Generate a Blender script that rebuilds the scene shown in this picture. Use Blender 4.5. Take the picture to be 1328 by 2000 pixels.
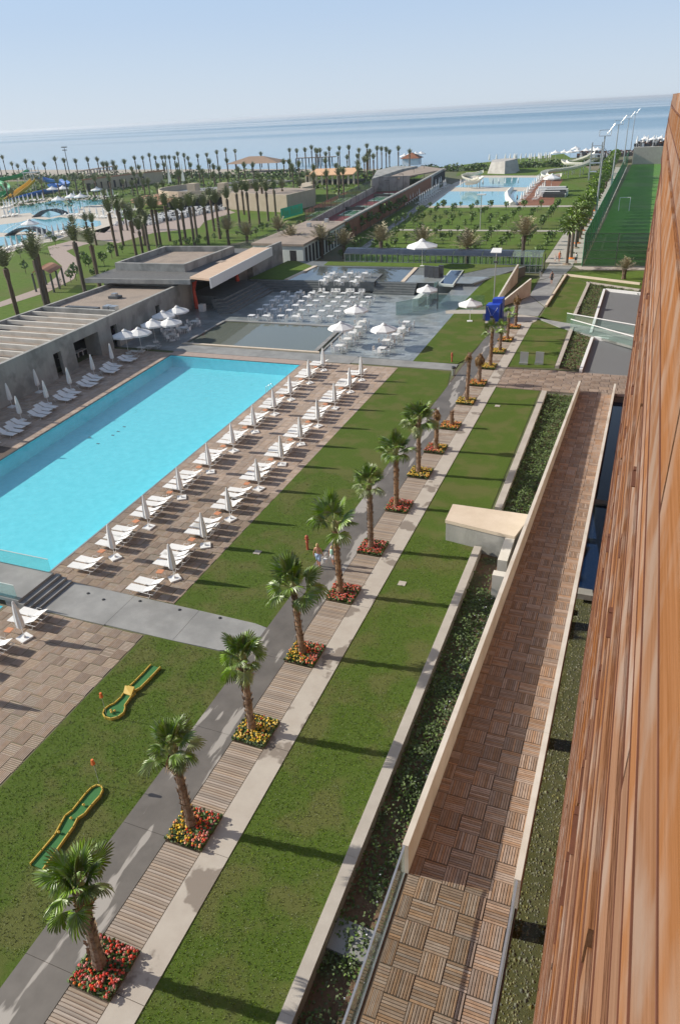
import bpy, math, random
from math import sin, cos, pi, radians
from mathutils import Vector, Matrix
random.seed(7)
R = random.random
def U(a, b): return a + (b - a) * R()
S = bpy.context.scene
for o in list(bpy.data.objects): bpy.data.objects.remove(o)
COL = S.collection

# ------------------------------------------------------------ camera, sky, sun
cam_d = bpy.data.cameras.new('camera'); cam = bpy.data.objects.new('camera', cam_d); COL.objects.link(cam)
cam_d.sensor_fit = 'VERTICAL'; cam_d.sensor_height = 24.0; cam_d.lens = 16.655
cam_d.clip_start = 0.05; cam_d.clip_end = 60000
cam_d.dof.use_dof = True; cam_d.dof.focus_distance = 60; cam_d.dof.aperture_fstop = 7.0
cam.matrix_world = Matrix(((0.93059443,-0.13928109,0.33851851,0),(0.36294380,0.47133676,-0.80381183,0),(-0.04760043,0.87088601,0.48917457,24),(0,0,0,1)))
S.camera = cam
W = bpy.data.worlds.new('World'); S.world = W; W.use_nodes = True
nt = W.node_tree; nt.nodes.clear()
sky = nt.nodes.new('ShaderNodeTexSky'); sky.sky_type = 'NISHITA'; sky.sun_disc = False
SUN_EL, SUN_AZ = radians(27.5), radians(6.3)     # light travels towards (+cos az, +sin az)
sky.sun_elevation = SUN_EL
sdir = Vector((-cos(SUN_AZ), -sin(SUN_AZ)))
sky.sun_rotation = math.atan2(sdir.x, sdir.y)
sky.air_density = 1.0; sky.dust_density = 0.6; sky.ozone_density = 1.0; sky.altitude = 20
bg = nt.nodes.new('ShaderNodeBackground'); bg.inputs[1].default_value = 0.12
ow = nt.nodes.new('ShaderNodeOutputWorld')
hsv = nt.nodes.new('ShaderNodeHueSaturation'); hsv.inputs['Saturation'].default_value = 0.8
nt.links.new(sky.outputs[0], hsv.inputs['Color']); 
# pale humid horizon: the lowest band of the real sky is whiter than the clear-air model
wtc = nt.nodes.new('ShaderNodeTexCoord'); wsp = nt.nodes.new('ShaderNodeSeparateXYZ'); nt.links.new(wtc.outputs['Generated'], wsp.inputs[0])
wr = nt.nodes.new('ShaderNodeValToRGB'); nt.links.new(wsp.outputs['Z'], wr.inputs[0])
wr.color_ramp.elements[0].position = 0.0; wr.color_ramp.elements[0].color = (0.58, 0.67, 0.77, 1)
wr.color_ramp.elements[1].position = 0.17; wr.color_ramp.elements[1].color = (0.37, 0.53, 0.78, 1)
wsc = nt.nodes.new('ShaderNodeVectorMath'); wsc.operation = 'SCALE'; wsc.inputs[3].default_value = 7.3; nt.links.new(wr.outputs[0], wsc.inputs[0])
wmr = nt.nodes.new('ShaderNodeMapRange'); wmr.inputs[1].default_value = 0.10; wmr.inputs[2].default_value = 0.5; wmr.inputs[3].default_value = 0.92; wmr.inputs[4].default_value = 0.0
nt.links.new(wsp.outputs['Z'], wmr.inputs[0])
wmx = nt.nodes.new('ShaderNodeMix'); wmx.data_type = 'RGBA'; nt.links.new(wmr.outputs[0], wmx.inputs[0]); nt.links.new(hsv.outputs[0], wmx.inputs[6]); nt.links.new(wsc.outputs[0], wmx.inputs[7])
nt.links.new(wmx.outputs[2], bg.inputs[0]); nt.links.new(bg.outputs[0], ow.inputs[0])
sd = bpy.data.lights.new('sun', 'SUN'); sd.energy = 5.0; sd.angle = radians(0.5); sd.color = (1.0, 0.93, 0.82)
so = bpy.data.objects.new('sun', sd); COL.objects.link(so)
dv = Vector((cos(SUN_EL) * cos(SUN_AZ), cos(SUN_EL) * sin(SUN_AZ), -sin(SUN_EL)))
so.rotation_euler = dv.to_track_quat('-Z', 'Y').to_euler(); so.location = (-60, 0, 60)
S.view_settings.view_transform = 'Standard'; S.view_settings.look = 'None'
S.view_settings.exposure = 0.3; S.view_settings.gamma = 1.0; S.view_settings.use_curve_mapping = False
S.render.engine = 'CYCLES'
S.cycles.max_bounces = 6; S.cycles.transparent_max_bounces = 24
S.cycles.volume_bounces = 0

# ------------------------------------------------------------ materials
def mat(name, c1, c2=None, scale=3.0, rough=0.8, bump=0.0, bscale=None, metal=0.0, c3=None, s3=0.15, jitter=0.0, detail=6, spec=None, stretch=None, p3=0.48, st3=None, alpha=None, trans=0.0):
    m = bpy.data.materials.new(name); m.use_nodes = True
    n = m.node_tree.nodes; l = m.node_tree.links
    p = n['Principled BSDF']; p.inputs['Roughness'].default_value = rough; p.inputs['Metallic'].default_value = metal
    if spec is not None: p.inputs['Specular IOR Level'].default_value = spec
    tc = n.new('ShaderNodeTexCoord'); co = tc.outputs['Object']
    if stretch:
        mp = n.new('ShaderNodeMapping'); mp.inputs['Scale'].default_value = stretch
        l.new(co, mp.inputs[0]); co = mp.outputs[0]
    if c2 is None: c2 = tuple(v * 0.8 for v in c1)
    nz = n.new('ShaderNodeTexNoise'); nz.inputs['Scale'].default_value = scale; nz.inputs['Detail'].default_value = detail
    nz.inputs['Roughness'].default_value = 0.62
    l.new(co, nz.inputs['Vector'])
    rp = n.new('ShaderNodeValToRGB'); rp.color_ramp.elements[0].position = 0.35; rp.color_ramp.elements[1].position = 0.65
    rp.color_ramp.elements[0].color = (*c1, 1); rp.color_ramp.elements[1].color = (*c2, 1)
    l.new(nz.outputs['Fac'], rp.inputs[0]); out = rp.outputs[0]
    if c3:
        n3 = n.new('ShaderNodeTexNoise'); n3.inputs['Scale'].default_value = s3; n3.inputs['Detail'].default_value = 5
        if st3:
            mp3 = n.new('ShaderNodeMapping'); mp3.inputs['Scale'].default_value = st3
            l.new(tc.outputs['Object'], mp3.inputs[0]); l.new(mp3.outputs[0], n3.inputs['Vector'])
        else: l.new(tc.outputs['Object'], n3.inputs['Vector'])
        r3 = n.new('ShaderNodeValToRGB'); r3.color_ramp.elements[0].position = p3; r3.color_ramp.elements[1].position = p3 + (0.14 if p3 < 0.5 else 0.03)
        l.new(n3.outputs['Fac'], r3.inputs[0])
        mx = n.new('ShaderNodeMix'); mx.data_type = 'RGBA'; l.new(r3.outputs[0], mx.inputs[0]); l.new(out, mx.inputs[6])
        mx.inputs[7].default_value = (*c3, 1); out = mx.outputs[2]
    if jitter:
        oi = n.new('ShaderNodeObjectInfo'); at = n.new('ShaderNodeAttribute'); at.attribute_name = 'tint'
        ad = n.new('ShaderNodeMath'); ad.operation = 'ADD'; l.new(oi.outputs['Random'], ad.inputs[0]); l.new(at.outputs['Fac'], ad.inputs[1])
        fr = n.new('ShaderNodeMath'); fr.operation = 'FRACT'; l.new(ad.outputs[0], fr.inputs[0])
        mr = n.new('ShaderNodeMapRange'); mr.inputs[3].default_value = 1 - jitter; mr.inputs[4].default_value = 1 + jitter
        l.new(fr.outputs[0], mr.inputs[0])
        fr2 = n.new('ShaderNodeMath'); fr2.operation = 'MULTIPLY'; fr2.inputs[1].default_value = 7.31; l.new(ad.outputs[0], fr2.inputs[0])
        fr3 = n.new('ShaderNodeMath'); fr3.operation = 'FRACT'; l.new(fr2.outputs[0], fr3.inputs[0])
        hs = n.new('ShaderNodeHueSaturation'); l.new(out, hs.inputs['Color']); l.new(mr.outputs[0], hs.inputs['Value'])
        mr2 = n.new('ShaderNodeMapRange'); mr2.inputs[3].default_value = 1 - jitter * 1.1; mr2.inputs[4].default_value = 1 + jitter * 1.1
        l.new(fr3.outputs[0], mr2.inputs[0]); l.new(mr2.outputs[0], hs.inputs['Saturation']); out = hs.outputs[0]
    l.new(out, p.inputs['Base Color'])
    if bump:
        nb = n.new('ShaderNodeTexNoise'); nb.inputs['Scale'].default_value = bscale or scale * 4; nb.inputs['Detail'].default_value = 6
        l.new(co, nb.inputs['Vector'])
        b = n.new('ShaderNodeBump'); b.inputs['Strength'].default_value = bump; b.inputs['Distance'].default_value = 0.05
        l.new(nb.outputs['Fac'], b.inputs['Height']); l.new(b.outputs[0], p.inputs['Normal'])
    if trans: p.inputs['Transmission Weight'].default_value = trans
    return m

M = {}
M['grass'] = mat('lawn grass', (0.068, 0.118, 0.016), (0.105, 0.15, 0.03), 9, 0.95, 0.9, 45, c3=(0.125, 0.14, 0.042), s3=0.5, p3=0.47, spec=0.1)
M['grass_far'] = mat('distant lawn grass', (0.085, 0.145, 0.022), (0.12, 0.18, 0.034), 1.2, 0.95, 0.6, 8, c3=(0.12, 0.15, 0.04), s3=0.07, spec=0.1)
M['blade'] = mat('grass blades', (0.11, 0.18, 0.025), (0.17, 0.23, 0.055), 2.2, 0.8, jitter=0.35, c3=(0.18, 0.205, 0.07), s3=0.5, p3=0.47, spec=0.2)
M['turf'] = mat('football turf', (0.085, 0.21, 0.035), (0.11, 0.25, 0.055), 1.0, 0.9, 0.3, 6, c3=(0.13, 0.23, 0.07), s3=0.06, spec=0.15)
M['scrub'] = mat('scrub ground', (0.07, 0.10, 0.03), (0.12, 0.12, 0.05), 0.3, 0.95, 0.5, 1.0, c3=(0.20, 0.17, 0.11), s3=0.02)
M['soil'] = mat('garden soil', (0.13, 0.075, 0.042), (0.19, 0.12, 0.072), 3, 0.95, 0.9, 14, c3=(0.07, 0.07, 0.03), s3=0.7)
M['asphalt'] = mat('damp concrete path', (0.11, 0.099, 0.085), (0.155, 0.14, 0.122), 0.7, 0.55, 0.1, 40, c3=(0.35, 0.325, 0.29), s3=0.7, p3=0.565, st3=(1.8, .33, 1))
M['concrete'] = mat('pale concrete', (0.40, 0.36, 0.31), (0.46, 0.42, 0.365), 1.3, 0.85, 0.12, 30)
M['concrete2'] = mat('walk concrete', (0.42, 0.375, 0.32), (0.47, 0.43, 0.37), 1.1, 0.8, 0.12, 30, c3=(0.235, 0.20, 0.165), s3=0.5, p3=0.56)
M['wallconc'] = mat('board marked concrete', (0.30, 0.30, 0.275), (0.40, 0.39, 0.36), 0.7, 0.85, 0.25, 9, c3=(0.24, 0.24, 0.22), s3=0.5, stretch=(1, 1, 0.4))
M['rampwall'] = mat('cream rendered wall', (0.60, 0.56, 0.48), (0.67, 0.63, 0.56), 1.2, 0.85, 0.08, 30, c3=(0.54, 0.49, 0.41), s3=0.6)
M['cream'] = mat('cream coping', (0.60, 0.50, 0.38), (0.66, 0.56, 0.44), 1.2, 0.85, 0.08, 30)
M['orange_slab'] = mat('salmon roof slab', (0.56, 0.40, 0.28), (0.62, 0.46, 0.33), 1.2, 0.85)
M['slate'] = mat('slate paving', (0.19, 0.22, 0.23), (0.29, 0.32, 0.325), 0.8, 0.3, 0.1, 12, c3=(0.24, 0.26, 0.25), s3=0.5, jitter=0.22)
M['greyslab'] = mat('grey stone slab', (0.25, 0.25, 0.24), (0.31, 0.31, 0.295), 1.0, 0.7, 0.08, 30, c3=(0.22, 0.22, 0.21), s3=0.4)
M['darkstone'] = mat('dark stone', (0.07, 0.075, 0.08), (0.11, 0.115, 0.12), 1.5, 0.5, 0.1)
M['stairstone'] = mat('grey green stair stone', (0.13, 0.145, 0.145), (0.18, 0.19, 0.185), 1.5, 0.6, 0.1)
M['teak'] = mat('weathered teak slats', (0.37, 0.28, 0.215), (0.45, 0.355, 0.28), 2.5, 0.8, 0.15, 30, jitter=0.17, stretch=(1, 1, 1))
M['teak_dark'] = mat('warm teak slats', (0.27, 0.175, 0.12), (0.34, 0.235, 0.17), 2.5, 0.75, 0.15, 30, jitter=0.24)
M['teakgap'] = mat('dark gaps under slats', (0.09, 0.065, 0.05), (0.12, 0.09, 0.07), 6, 0.95)
M['board'] = mat('grey brown deck boards', (0.33, 0.27, 0.21), (0.41, 0.345, 0.28), 4, 0.85, 0.2, 20, jitter=0.18, c3=(0.27, 0.20, 0.15), s3=0.9)
M['facade'] = mat('red cedar planks', (0.185, 0.085, 0.040), (0.26, 0.132, 0.072), 2.2, 0.8, 0.3, 9, jitter=0.16, spec=0.12, stretch=(14, 0.5, 14), c3=(0.26, 0.175, 0.13), s3=1.6)
M['facade_gap'] = mat('dark cedar backing', (0.10, 0.035, 0.016), (0.14, 0.05, 0.025), 4, 0.9)
M['white'] = mat('white powder coat', (0.80, 0.80, 0.78), (0.76, 0.76, 0.74), 3, 0.5)
M['fabric'] = mat('white sling fabric', (0.78, 0.77, 0.74), (0.72, 0.71, 0.68), 8, 0.85, 0.1, 60, jitter=0.04)
M['canvas'] = mat('white parasol canvas', (0.80, 0.79, 0.77), (0.72, 0.72, 0.70), 3, 0.85, 0.3, 6, jitter=0.05)
M['steel'] = mat('galvanised steel', (0.45, 0.47, 0.48), (0.52, 0.53, 0.54), 4, 0.35, metal=0.7)
M['darksteel'] = mat('dark painted steel', (0.05, 0.055, 0.055), (0.07, 0.075, 0.075), 4, 0.5)
M['terracotta'] = mat('terracotta plastic', (0.55, 0.22, 0.10), (0.6, 0.26, 0.13), 4, 0.6)
M['hydrant'] = mat('brick red paint', (0.36, 0.07, 0.035), (0.42, 0.10, 0.05), 8, 0.55)
M['red'] = mat('red painted column', (0.62, 0.055, 0.02), (0.68, 0.075, 0.03), 3, 0.5)
M['roofgravel'] = mat('roof gravel', (0.30, 0.235, 0.185), (0.37, 0.30, 0.24), 6, 0.95, 0.5, 40, c3=(0.26, 0.215, 0.175), s3=0.3)
M['roofdark'] = mat('dark roofing felt', (0.10, 0.10, 0.10), (0.14, 0.14, 0.135), 2, 0.85)
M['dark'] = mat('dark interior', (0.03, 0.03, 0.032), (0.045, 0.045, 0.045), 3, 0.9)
M['wallgreen'] = mat('white green wall', (0.55, 0.60, 0.56), (0.60, 0.64, 0.60), 2, 0.7)
M['trunk'] = mat('fan palm trunk', (0.20, 0.115, 0.065), (0.34, 0.225, 0.145), 9, 0.95, 0.8, 25, jitter=0.15)
M['trunk2'] = mat('date palm trunk', (0.085, 0.06, 0.042), (0.14, 0.105, 0.075), 4, 0.95, 0.8, 12, jitter=0.2)
M['trunkbase'] = mat('cut leaf bases', (0.33, 0.25, 0.17), (0.24, 0.17, 0.11), 9, 0.9, jitter=0.16)
M['frond'] = mat('fan palm leaf', (0.115, 0.20, 0.028), (0.19, 0.28, 0.05), 2.0, 0.42, jitter=0.30, spec=0.6)
M['frond_back'] = mat('pale fan palm leaf', (0.20, 0.26, 0.09), (0.28, 0.34, 0.15), 2.0, 0.5, jitter=0.2)
M['frond_dead'] = mat('dry fan palm leaf', (0.30, 0.19, 0.08), (0.38, 0.26, 0.13), 3.0, 0.8, jitter=0.2)
M['petiole'] = mat('leaf stalk', (0.17, 0.20, 0.06), (0.23, 0.22, 0.08), 3.0, 0.6)
M['feather'] = mat('date palm leaves', (0.12, 0.145, 0.06), (0.19, 0.21, 0.10), 1.0, 0.7, jitter=0.28)
M['feather_dry'] = mat('dry date palm leaves', (0.24, 0.215, 0.12), (0.33, 0.29, 0.18), 1.0, 0.8, jitter=0.2)
M['leaf'] = mat('shrub leaves', (0.055, 0.10, 0.022), (0.11, 0.165, 0.045), 1.5, 0.7, jitter=0.35)
M['leaf_young'] = mat('young tree leaves', (0.085, 0.15, 0.03), (0.15, 0.22, 0.06), 1.5, 0.7, jitter=0.3)
M['leaf_grey'] = mat('grey green shrub leaves', (0.085, 0.125, 0.045), (0.13, 0.17, 0.07), 1.2, 0.95, jitter=0.25, spec=0.1)
M['flower_white'] = mat('white blossoms', (0.62, 0.60, 0.66), (0.7, 0.68, 0.72), 3, 0.8)
M['flower_red'] = mat('red blossoms', (0.48, 0.045, 0.035), (0.58, 0.12, 0.08), 3, 0.7, jitter=0.25)
M['flower_yellow'] = mat('yellow blossoms', (0.60, 0.38, 0.02), (0.68, 0.46, 0.05), 3, 0.7, jitter=0.15)
M['flower_orange'] = mat('orange blossoms', (0.72, 0.15, 0.03), (0.75, 0.25, 0.05), 3, 0.7, jitter=0.2)
M['golfgreen'] = mat('green felt', (0.03, 0.14, 0.035), (0.04, 0.17, 0.045), 10, 0.9)
M['golfyellow'] = mat('yellow fibreglass kerb', (0.58, 0.39, 0.06), (0.64, 0.45, 0.09), 4, 0.4)
M['orangeflag'] = mat('orange flag', (0.75, 0.15, 0.03), (0.75, 0.2, 0.05), 4, 0.7)
M['pooltile'] = mat('turquoise pool tiles', (0.175, 0.635, 0.71), (0.235, 0.71, 0.78), 1.6, 0.6)  # tile mottling also imitates rippling light on the pool floor
M['poolrim'] = mat('dark pool rim', (0.035, 0.045, 0.05), (0.05, 0.06, 0.06), 3, 0.4)
M['pebble'] = mat('pebbles', (0.12, 0.11, 0.055), (0.22, 0.20, 0.12), 3, 0.7, jitter=0.5)
M['pondfloor'] = mat('mossy pond floor', (0.075, 0.075, 0.022), (0.12, 0.11, 0.04), 2.5, 0.9, 0.5, 20)
M['gravelgrey'] = mat('grey gravel bed', (0.12, 0.128, 0.132), (0.20, 0.21, 0.215), 9, 0.9, 0.8, 30)
M['gravelbrown'] = mat('brown gravel bed', (0.125, 0.13, 0.11), (0.235, 0.24, 0.22), 9, 0.9, 0.8, 30)
M['brickwall'] = mat('rust red wall', (0.20, 0.075, 0.035), (0.27, 0.11, 0.055), 1.0, 0.85, 0.2)
M['court_red'] = mat('red tennis court', (0.22, 0.05, 0.045), (0.26, 0.065, 0.055), 1.0, 0.8)
M['court_green'] = mat('green tennis court', (0.05, 0.15, 0.07), (0.06, 0.18, 0.085), 1.0, 0.8)
M['pinkpave'] = mat('pinkish paving', (0.34, 0.26, 0.22), (0.40, 0.32, 0.27), 2.0, 0.85, 0.1)
M['sandpave'] = mat('sand coloured paving', (0.50, 0.45, 0.37), (0.58, 0.52, 0.44), 1.0, 0.85)
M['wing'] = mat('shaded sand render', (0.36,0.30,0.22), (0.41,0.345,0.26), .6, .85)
M['sand'] = mat('beach sand', (0.36, 0.32, 0.26), (0.42, 0.37, 0.30), 0.3, 0.95)
M['slide_white'] = mat('cream slide', (0.70, 0.68, 0.58), (0.74, 0.72, 0.62), 2, 0.35)
M['slide_yellow'] = mat('yellow slide', (0.70, 0.42, 0.02), (0.72, 0.46, 0.04), 2, 0.35)
M['slide_blue'] = mat('blue slide', (0.02, 0.13, 0.42), (0.03, 0.16, 0.46), 2, 0.35)
M['slide_green'] = mat('green slide', (0.03, 0.32, 0.12), (0.04, 0.36, 0.15), 2, 0.35)
M['awning'] = mat('red brown awning', (0.40, 0.19, 0.11), (0.44, 0.24, 0.15), 2, 0.85)
M['orange_roof'] = mat('orange canvas roof', (0.70, 0.40, 0.20), (0.74, 0.46, 0.26), 2, 0.8)
M['bluecover'] = mat('blue machine cover', (0.012, 0.05, 0.42), (0.02, 0.075, 0.48), 2, 0.5, 0.6, 5)
M['greenbanner'] = mat('green banner', (0.02, 0.42, 0.24), (0.03, 0.46, 0.27), 2, 0.7)
M['signgrey'] = mat('grey sign panel', (0.33, 0.35, 0.34), (0.36, 0.38, 0.37), 2, 0.4)
M['skin'] = mat('tanned skin', (0.50, 0.24, 0.15), (0.55, 0.28, 0.18), 3, 0.6)
M['cloth_blue'] = mat('pale blue cloth', (0.40, 0.52, 0.72), (0.45, 0.57, 0.76), 6, 0.9)
M['cloth_green'] = mat('mint cloth', (0.35, 0.60, 0.48), (0.4, 0.64, 0.52), 6, 0.9)
M['cloth_white'] = mat('white cloth', (0.75, 0.75, 0.75), (0.7, 0.7, 0.72), 6, 0.9)
M['cloth_orange'] = mat('orange swimwear', (0.6, 0.16, 0.07), (0.62, 0.2, 0.1), 6, 0.9)
M['cloth_dark'] = mat('dark cloth', (0.05, 0.055, 0.06), (0.07, 0.075, 0.08), 6, 0.9)
M['hair'] = mat('fair hair', (0.45, 0.30, 0.13), (0.5, 0.35, 0.17), 12, 0.7)
M['hair_dark'] = mat('dark hair', (0.04, 0.025, 0.018), (0.05, 0.03, 0.02), 12, 0.7)
M['purple'] = mat('purple blossoms', (0.16, 0.04, 0.30), (0.2, 0.06, 0.36), 5, 0.8, jitter=0.3)
M['black'] = mat('black plastic', (0.02, 0.02, 0.02), (0.03, 0.03, 0.03), 3, 0.5)

def water_mat(name, tint, rings=False, wscale=1.2, strength=0.25, body=None, bodyfac=0.0, rough=0.03, seacol=False):
    m = bpy.data.materials.new(name); m.use_nodes = True
    n = m.node_tree.nodes; l = m.node_tree.links; n.clear()
    out = n.new('ShaderNodeOutputMaterial'); tc = n.new('ShaderNodeTexCoord')
    tr = n.new('ShaderNodeBsdfTransparent'); tr.inputs[0].default_value = (*tint, 1)
    base = tr.outputs[0]
    if bodyfac:
        df = n.new('ShaderNodeBsdfDiffuse'); df.inputs[0].default_value = (*body, 1)
        m1 = n.new('ShaderNodeMixShader'); m1.inputs[0].default_value = bodyfac
        l.new(base, m1.inputs[1]); l.new(df.outputs[0], m1.inputs[2]); base = m1.outputs[0]
    gl = n.new('ShaderNodeBsdfGlossy'); gl.inputs['Roughness'].default_value = rough
    fr0 = n.new('ShaderNodeLayerWeight'); fr0.inputs['Blend'].default_value = 0.5
    pw = n.new('ShaderNodeMath'); pw.operation = 'POWER'; pw.inputs[1].default_value = 4.5; l.new(fr0.outputs['Facing'], pw.inputs[0])
    fr = n.new('ShaderNodeMath'); fr.operation = 'MULTIPLY_ADD'; fr.inputs[1].default_value = 0.97; fr.inputs[2].default_value = 0.025; l.new(pw.outputs[0], fr.inputs[0])
    nz = n.new('ShaderNodeTexNoise'); nz.inputs['Scale'].default_value = wscale; nz.inputs['Detail'].default_value = 4
    nz.inputs['Distortion'].default_value = 0.6
    l.new(tc.outputs['Object'], nz.inputs['Vector']); h = nz.outputs['Fac']
    if rings:
        vo = n.new('ShaderNodeTexVoronoi'); vo.voronoi_dimensions = '2D'; vo.inputs['Scale'].default_value = 0.20
        l.new(tc.outputs['Object'], vo.inputs['Vector'])
        mu = n.new('ShaderNodeMath'); mu.operation = 'MULTIPLY'; mu.inputs[1].default_value = 150; l.new(vo.outputs['Distance'], mu.inputs[0])
        sn = n.new('ShaderNodeMath'); sn.operation = 'SINE'; l.new(mu.outputs[0], sn.inputs[0])
        mr = n.new('ShaderNodeMapRange'); mr.inputs[1].default_value = 0.0; mr.inputs[2].default_value = 0.16; mr.inputs[3].default_value = 0.22; mr.inputs[4].default_value = 0
        l.new(vo.outputs['Distance'], mr.inputs[0])
        m2 = n.new('ShaderNodeMath'); m2.operation = 'MULTIPLY'; l.new(sn.outputs[0], m2.inputs[0]); l.new(mr.outputs[0], m2.inputs[1])
        a = n.new('ShaderNodeMath'); a.operation = 'ADD'; l.new(h, a.inputs[0]); l.new(m2.outputs[0], a.inputs[1]); h = a.outputs[0]
    b = n.new('ShaderNodeBump'); b.inputs['Strength'].default_value = strength; b.inputs['Distance'].default_value = 0.08
    l.new(h, b.inputs['Height']); l.new(b.outputs[0], gl.inputs['Normal']); l.new(b.outputs[0], fr0.inputs['Normal'])
    mx = n.new('ShaderNodeMixShader'); l.new(fr.outputs[0], mx.inputs[0]); l.new(base, mx.inputs[1]); l.new(gl.outputs[0], mx.inputs[2])
    l.new(mx.outputs[0], out.inputs[0]); return m
M['poolwater'] = water_mat('rippled pool water', (0.78, 0.98, 1.0), True, 3.5, 0.45)
M['stillwater'] = water_mat('still pond water', (0.90, 0.94, 0.90), False, 0.8, 0.05, rough=0.02)
M['darkwater'] = water_mat('dark shade tinted water', (0.25, 0.33, 0.45), False, 0.8, 0.08, body=(0.01, 0.03, 0.09), bodyfac=0.75)
M['lagoon'] = water_mat('lagoon water', (0.75, 0.95, 1.0), False, 1.0, 0.2, body=(0.20, 0.66, 0.80), bodyfac=0.75)
def glass_mat(name, tint, body, bf):
    m = water_mat(name, tint, False, 0.2, 0.0, body, bf, 0.01); return m
M['glass'] = glass_mat('green balustrade glass', (0.90, 0.965, 0.945), (0.35, 0.50, 0.46), 0.07)
M['glass2'] = glass_mat('frosted turquoise glass', (0.80, 0.90, 0.89), (0.42, 0.52, 0.52), 0.28)
M['net'] = glass_mat('fine mesh', (0.85, 0.95, 0.92), (0.02, 0.30, 0.24), 0.45)

def sea_mat():
    m = bpy.data.materials.new('calm sea'); m.use_nodes = True
    n = m.node_tree.nodes; l = m.node_tree.links; p = n['Principled BSDF']
    tc = n.new('ShaderNodeTexCoord'); mp = n.new('ShaderNodeMapping'); mp.inputs['Scale'].default_value = (0.35, 1.6, 1)
    l.new(tc.outputs['Object'], mp.inputs[0])
    nz = n.new('ShaderNodeTexNoise'); nz.inputs['Scale'].default_value = 0.00055; nz.inputs['Detail'].default_value = 2; l.new(mp.outputs[0], nz.inputs['Vector'])
    rp = n.new('ShaderNodeValToRGB'); rp.color_ramp.elements[0].position = 0.46; rp.color_ramp.elements[1].position = 0.56
    rp.color_ramp.elements[0].color = (0.11, 0.11, 0.11, 1); rp.color_ramp.elements[1].color = (0.30, 0.30, 0.30, 1)
    l.new(nz.outputs['Fac'], rp.inputs[0]); l.new(rp.outputs[0], p.inputs['Roughness'])
    p.inputs['Base Color'].default_value = (0.06, 0.20, 0.30, 1); p.inputs['IOR'].default_value = 1.33
    n2 = n.new('ShaderNodeTexNoise'); n2.inputs['Scale'].default_value = 0.5; n2.inputs['Detail'].default_value = 5
    mp2 = n.new('ShaderNodeMapping'); mp2.inputs['Scale'].default_value = (0.5, 1.2, 1); l.new(tc.outputs['Object'], mp2.inputs[0]); l.new(mp2.outputs[0], n2.inputs['Vector'])
    b = n.new('ShaderNodeBump'); b.inputs['Distance'].default_value = 0.4
    mr = n.new('ShaderNodeMapRange'); mr.inputs[3].default_value = 0.01; mr.inputs[4].default_value = 0.035
    r2 = n.new('ShaderNodeValToRGB'); r2.color_ramp.elements[0].position = 0.46; r2.color_ramp.elements[1].position = 0.55; l.new(nz.outputs['Fac'], r2.inputs[0])
    l.new(r2.outputs[0], mr.inputs[0]); l.new(mr.outputs[0], b.inputs['Strength'])
    l.new(n2.outputs['Fac'], b.inputs['Height']); l.new(b.outputs[0], p.inputs['Normal'])
    return m
M['sea'] = sea_mat()

M['roofglass'] = mat('dark curved roof glass', (0.03,0.04,0.06), (0.05,0.06,0.08), 1.0, 0.15)

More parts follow.
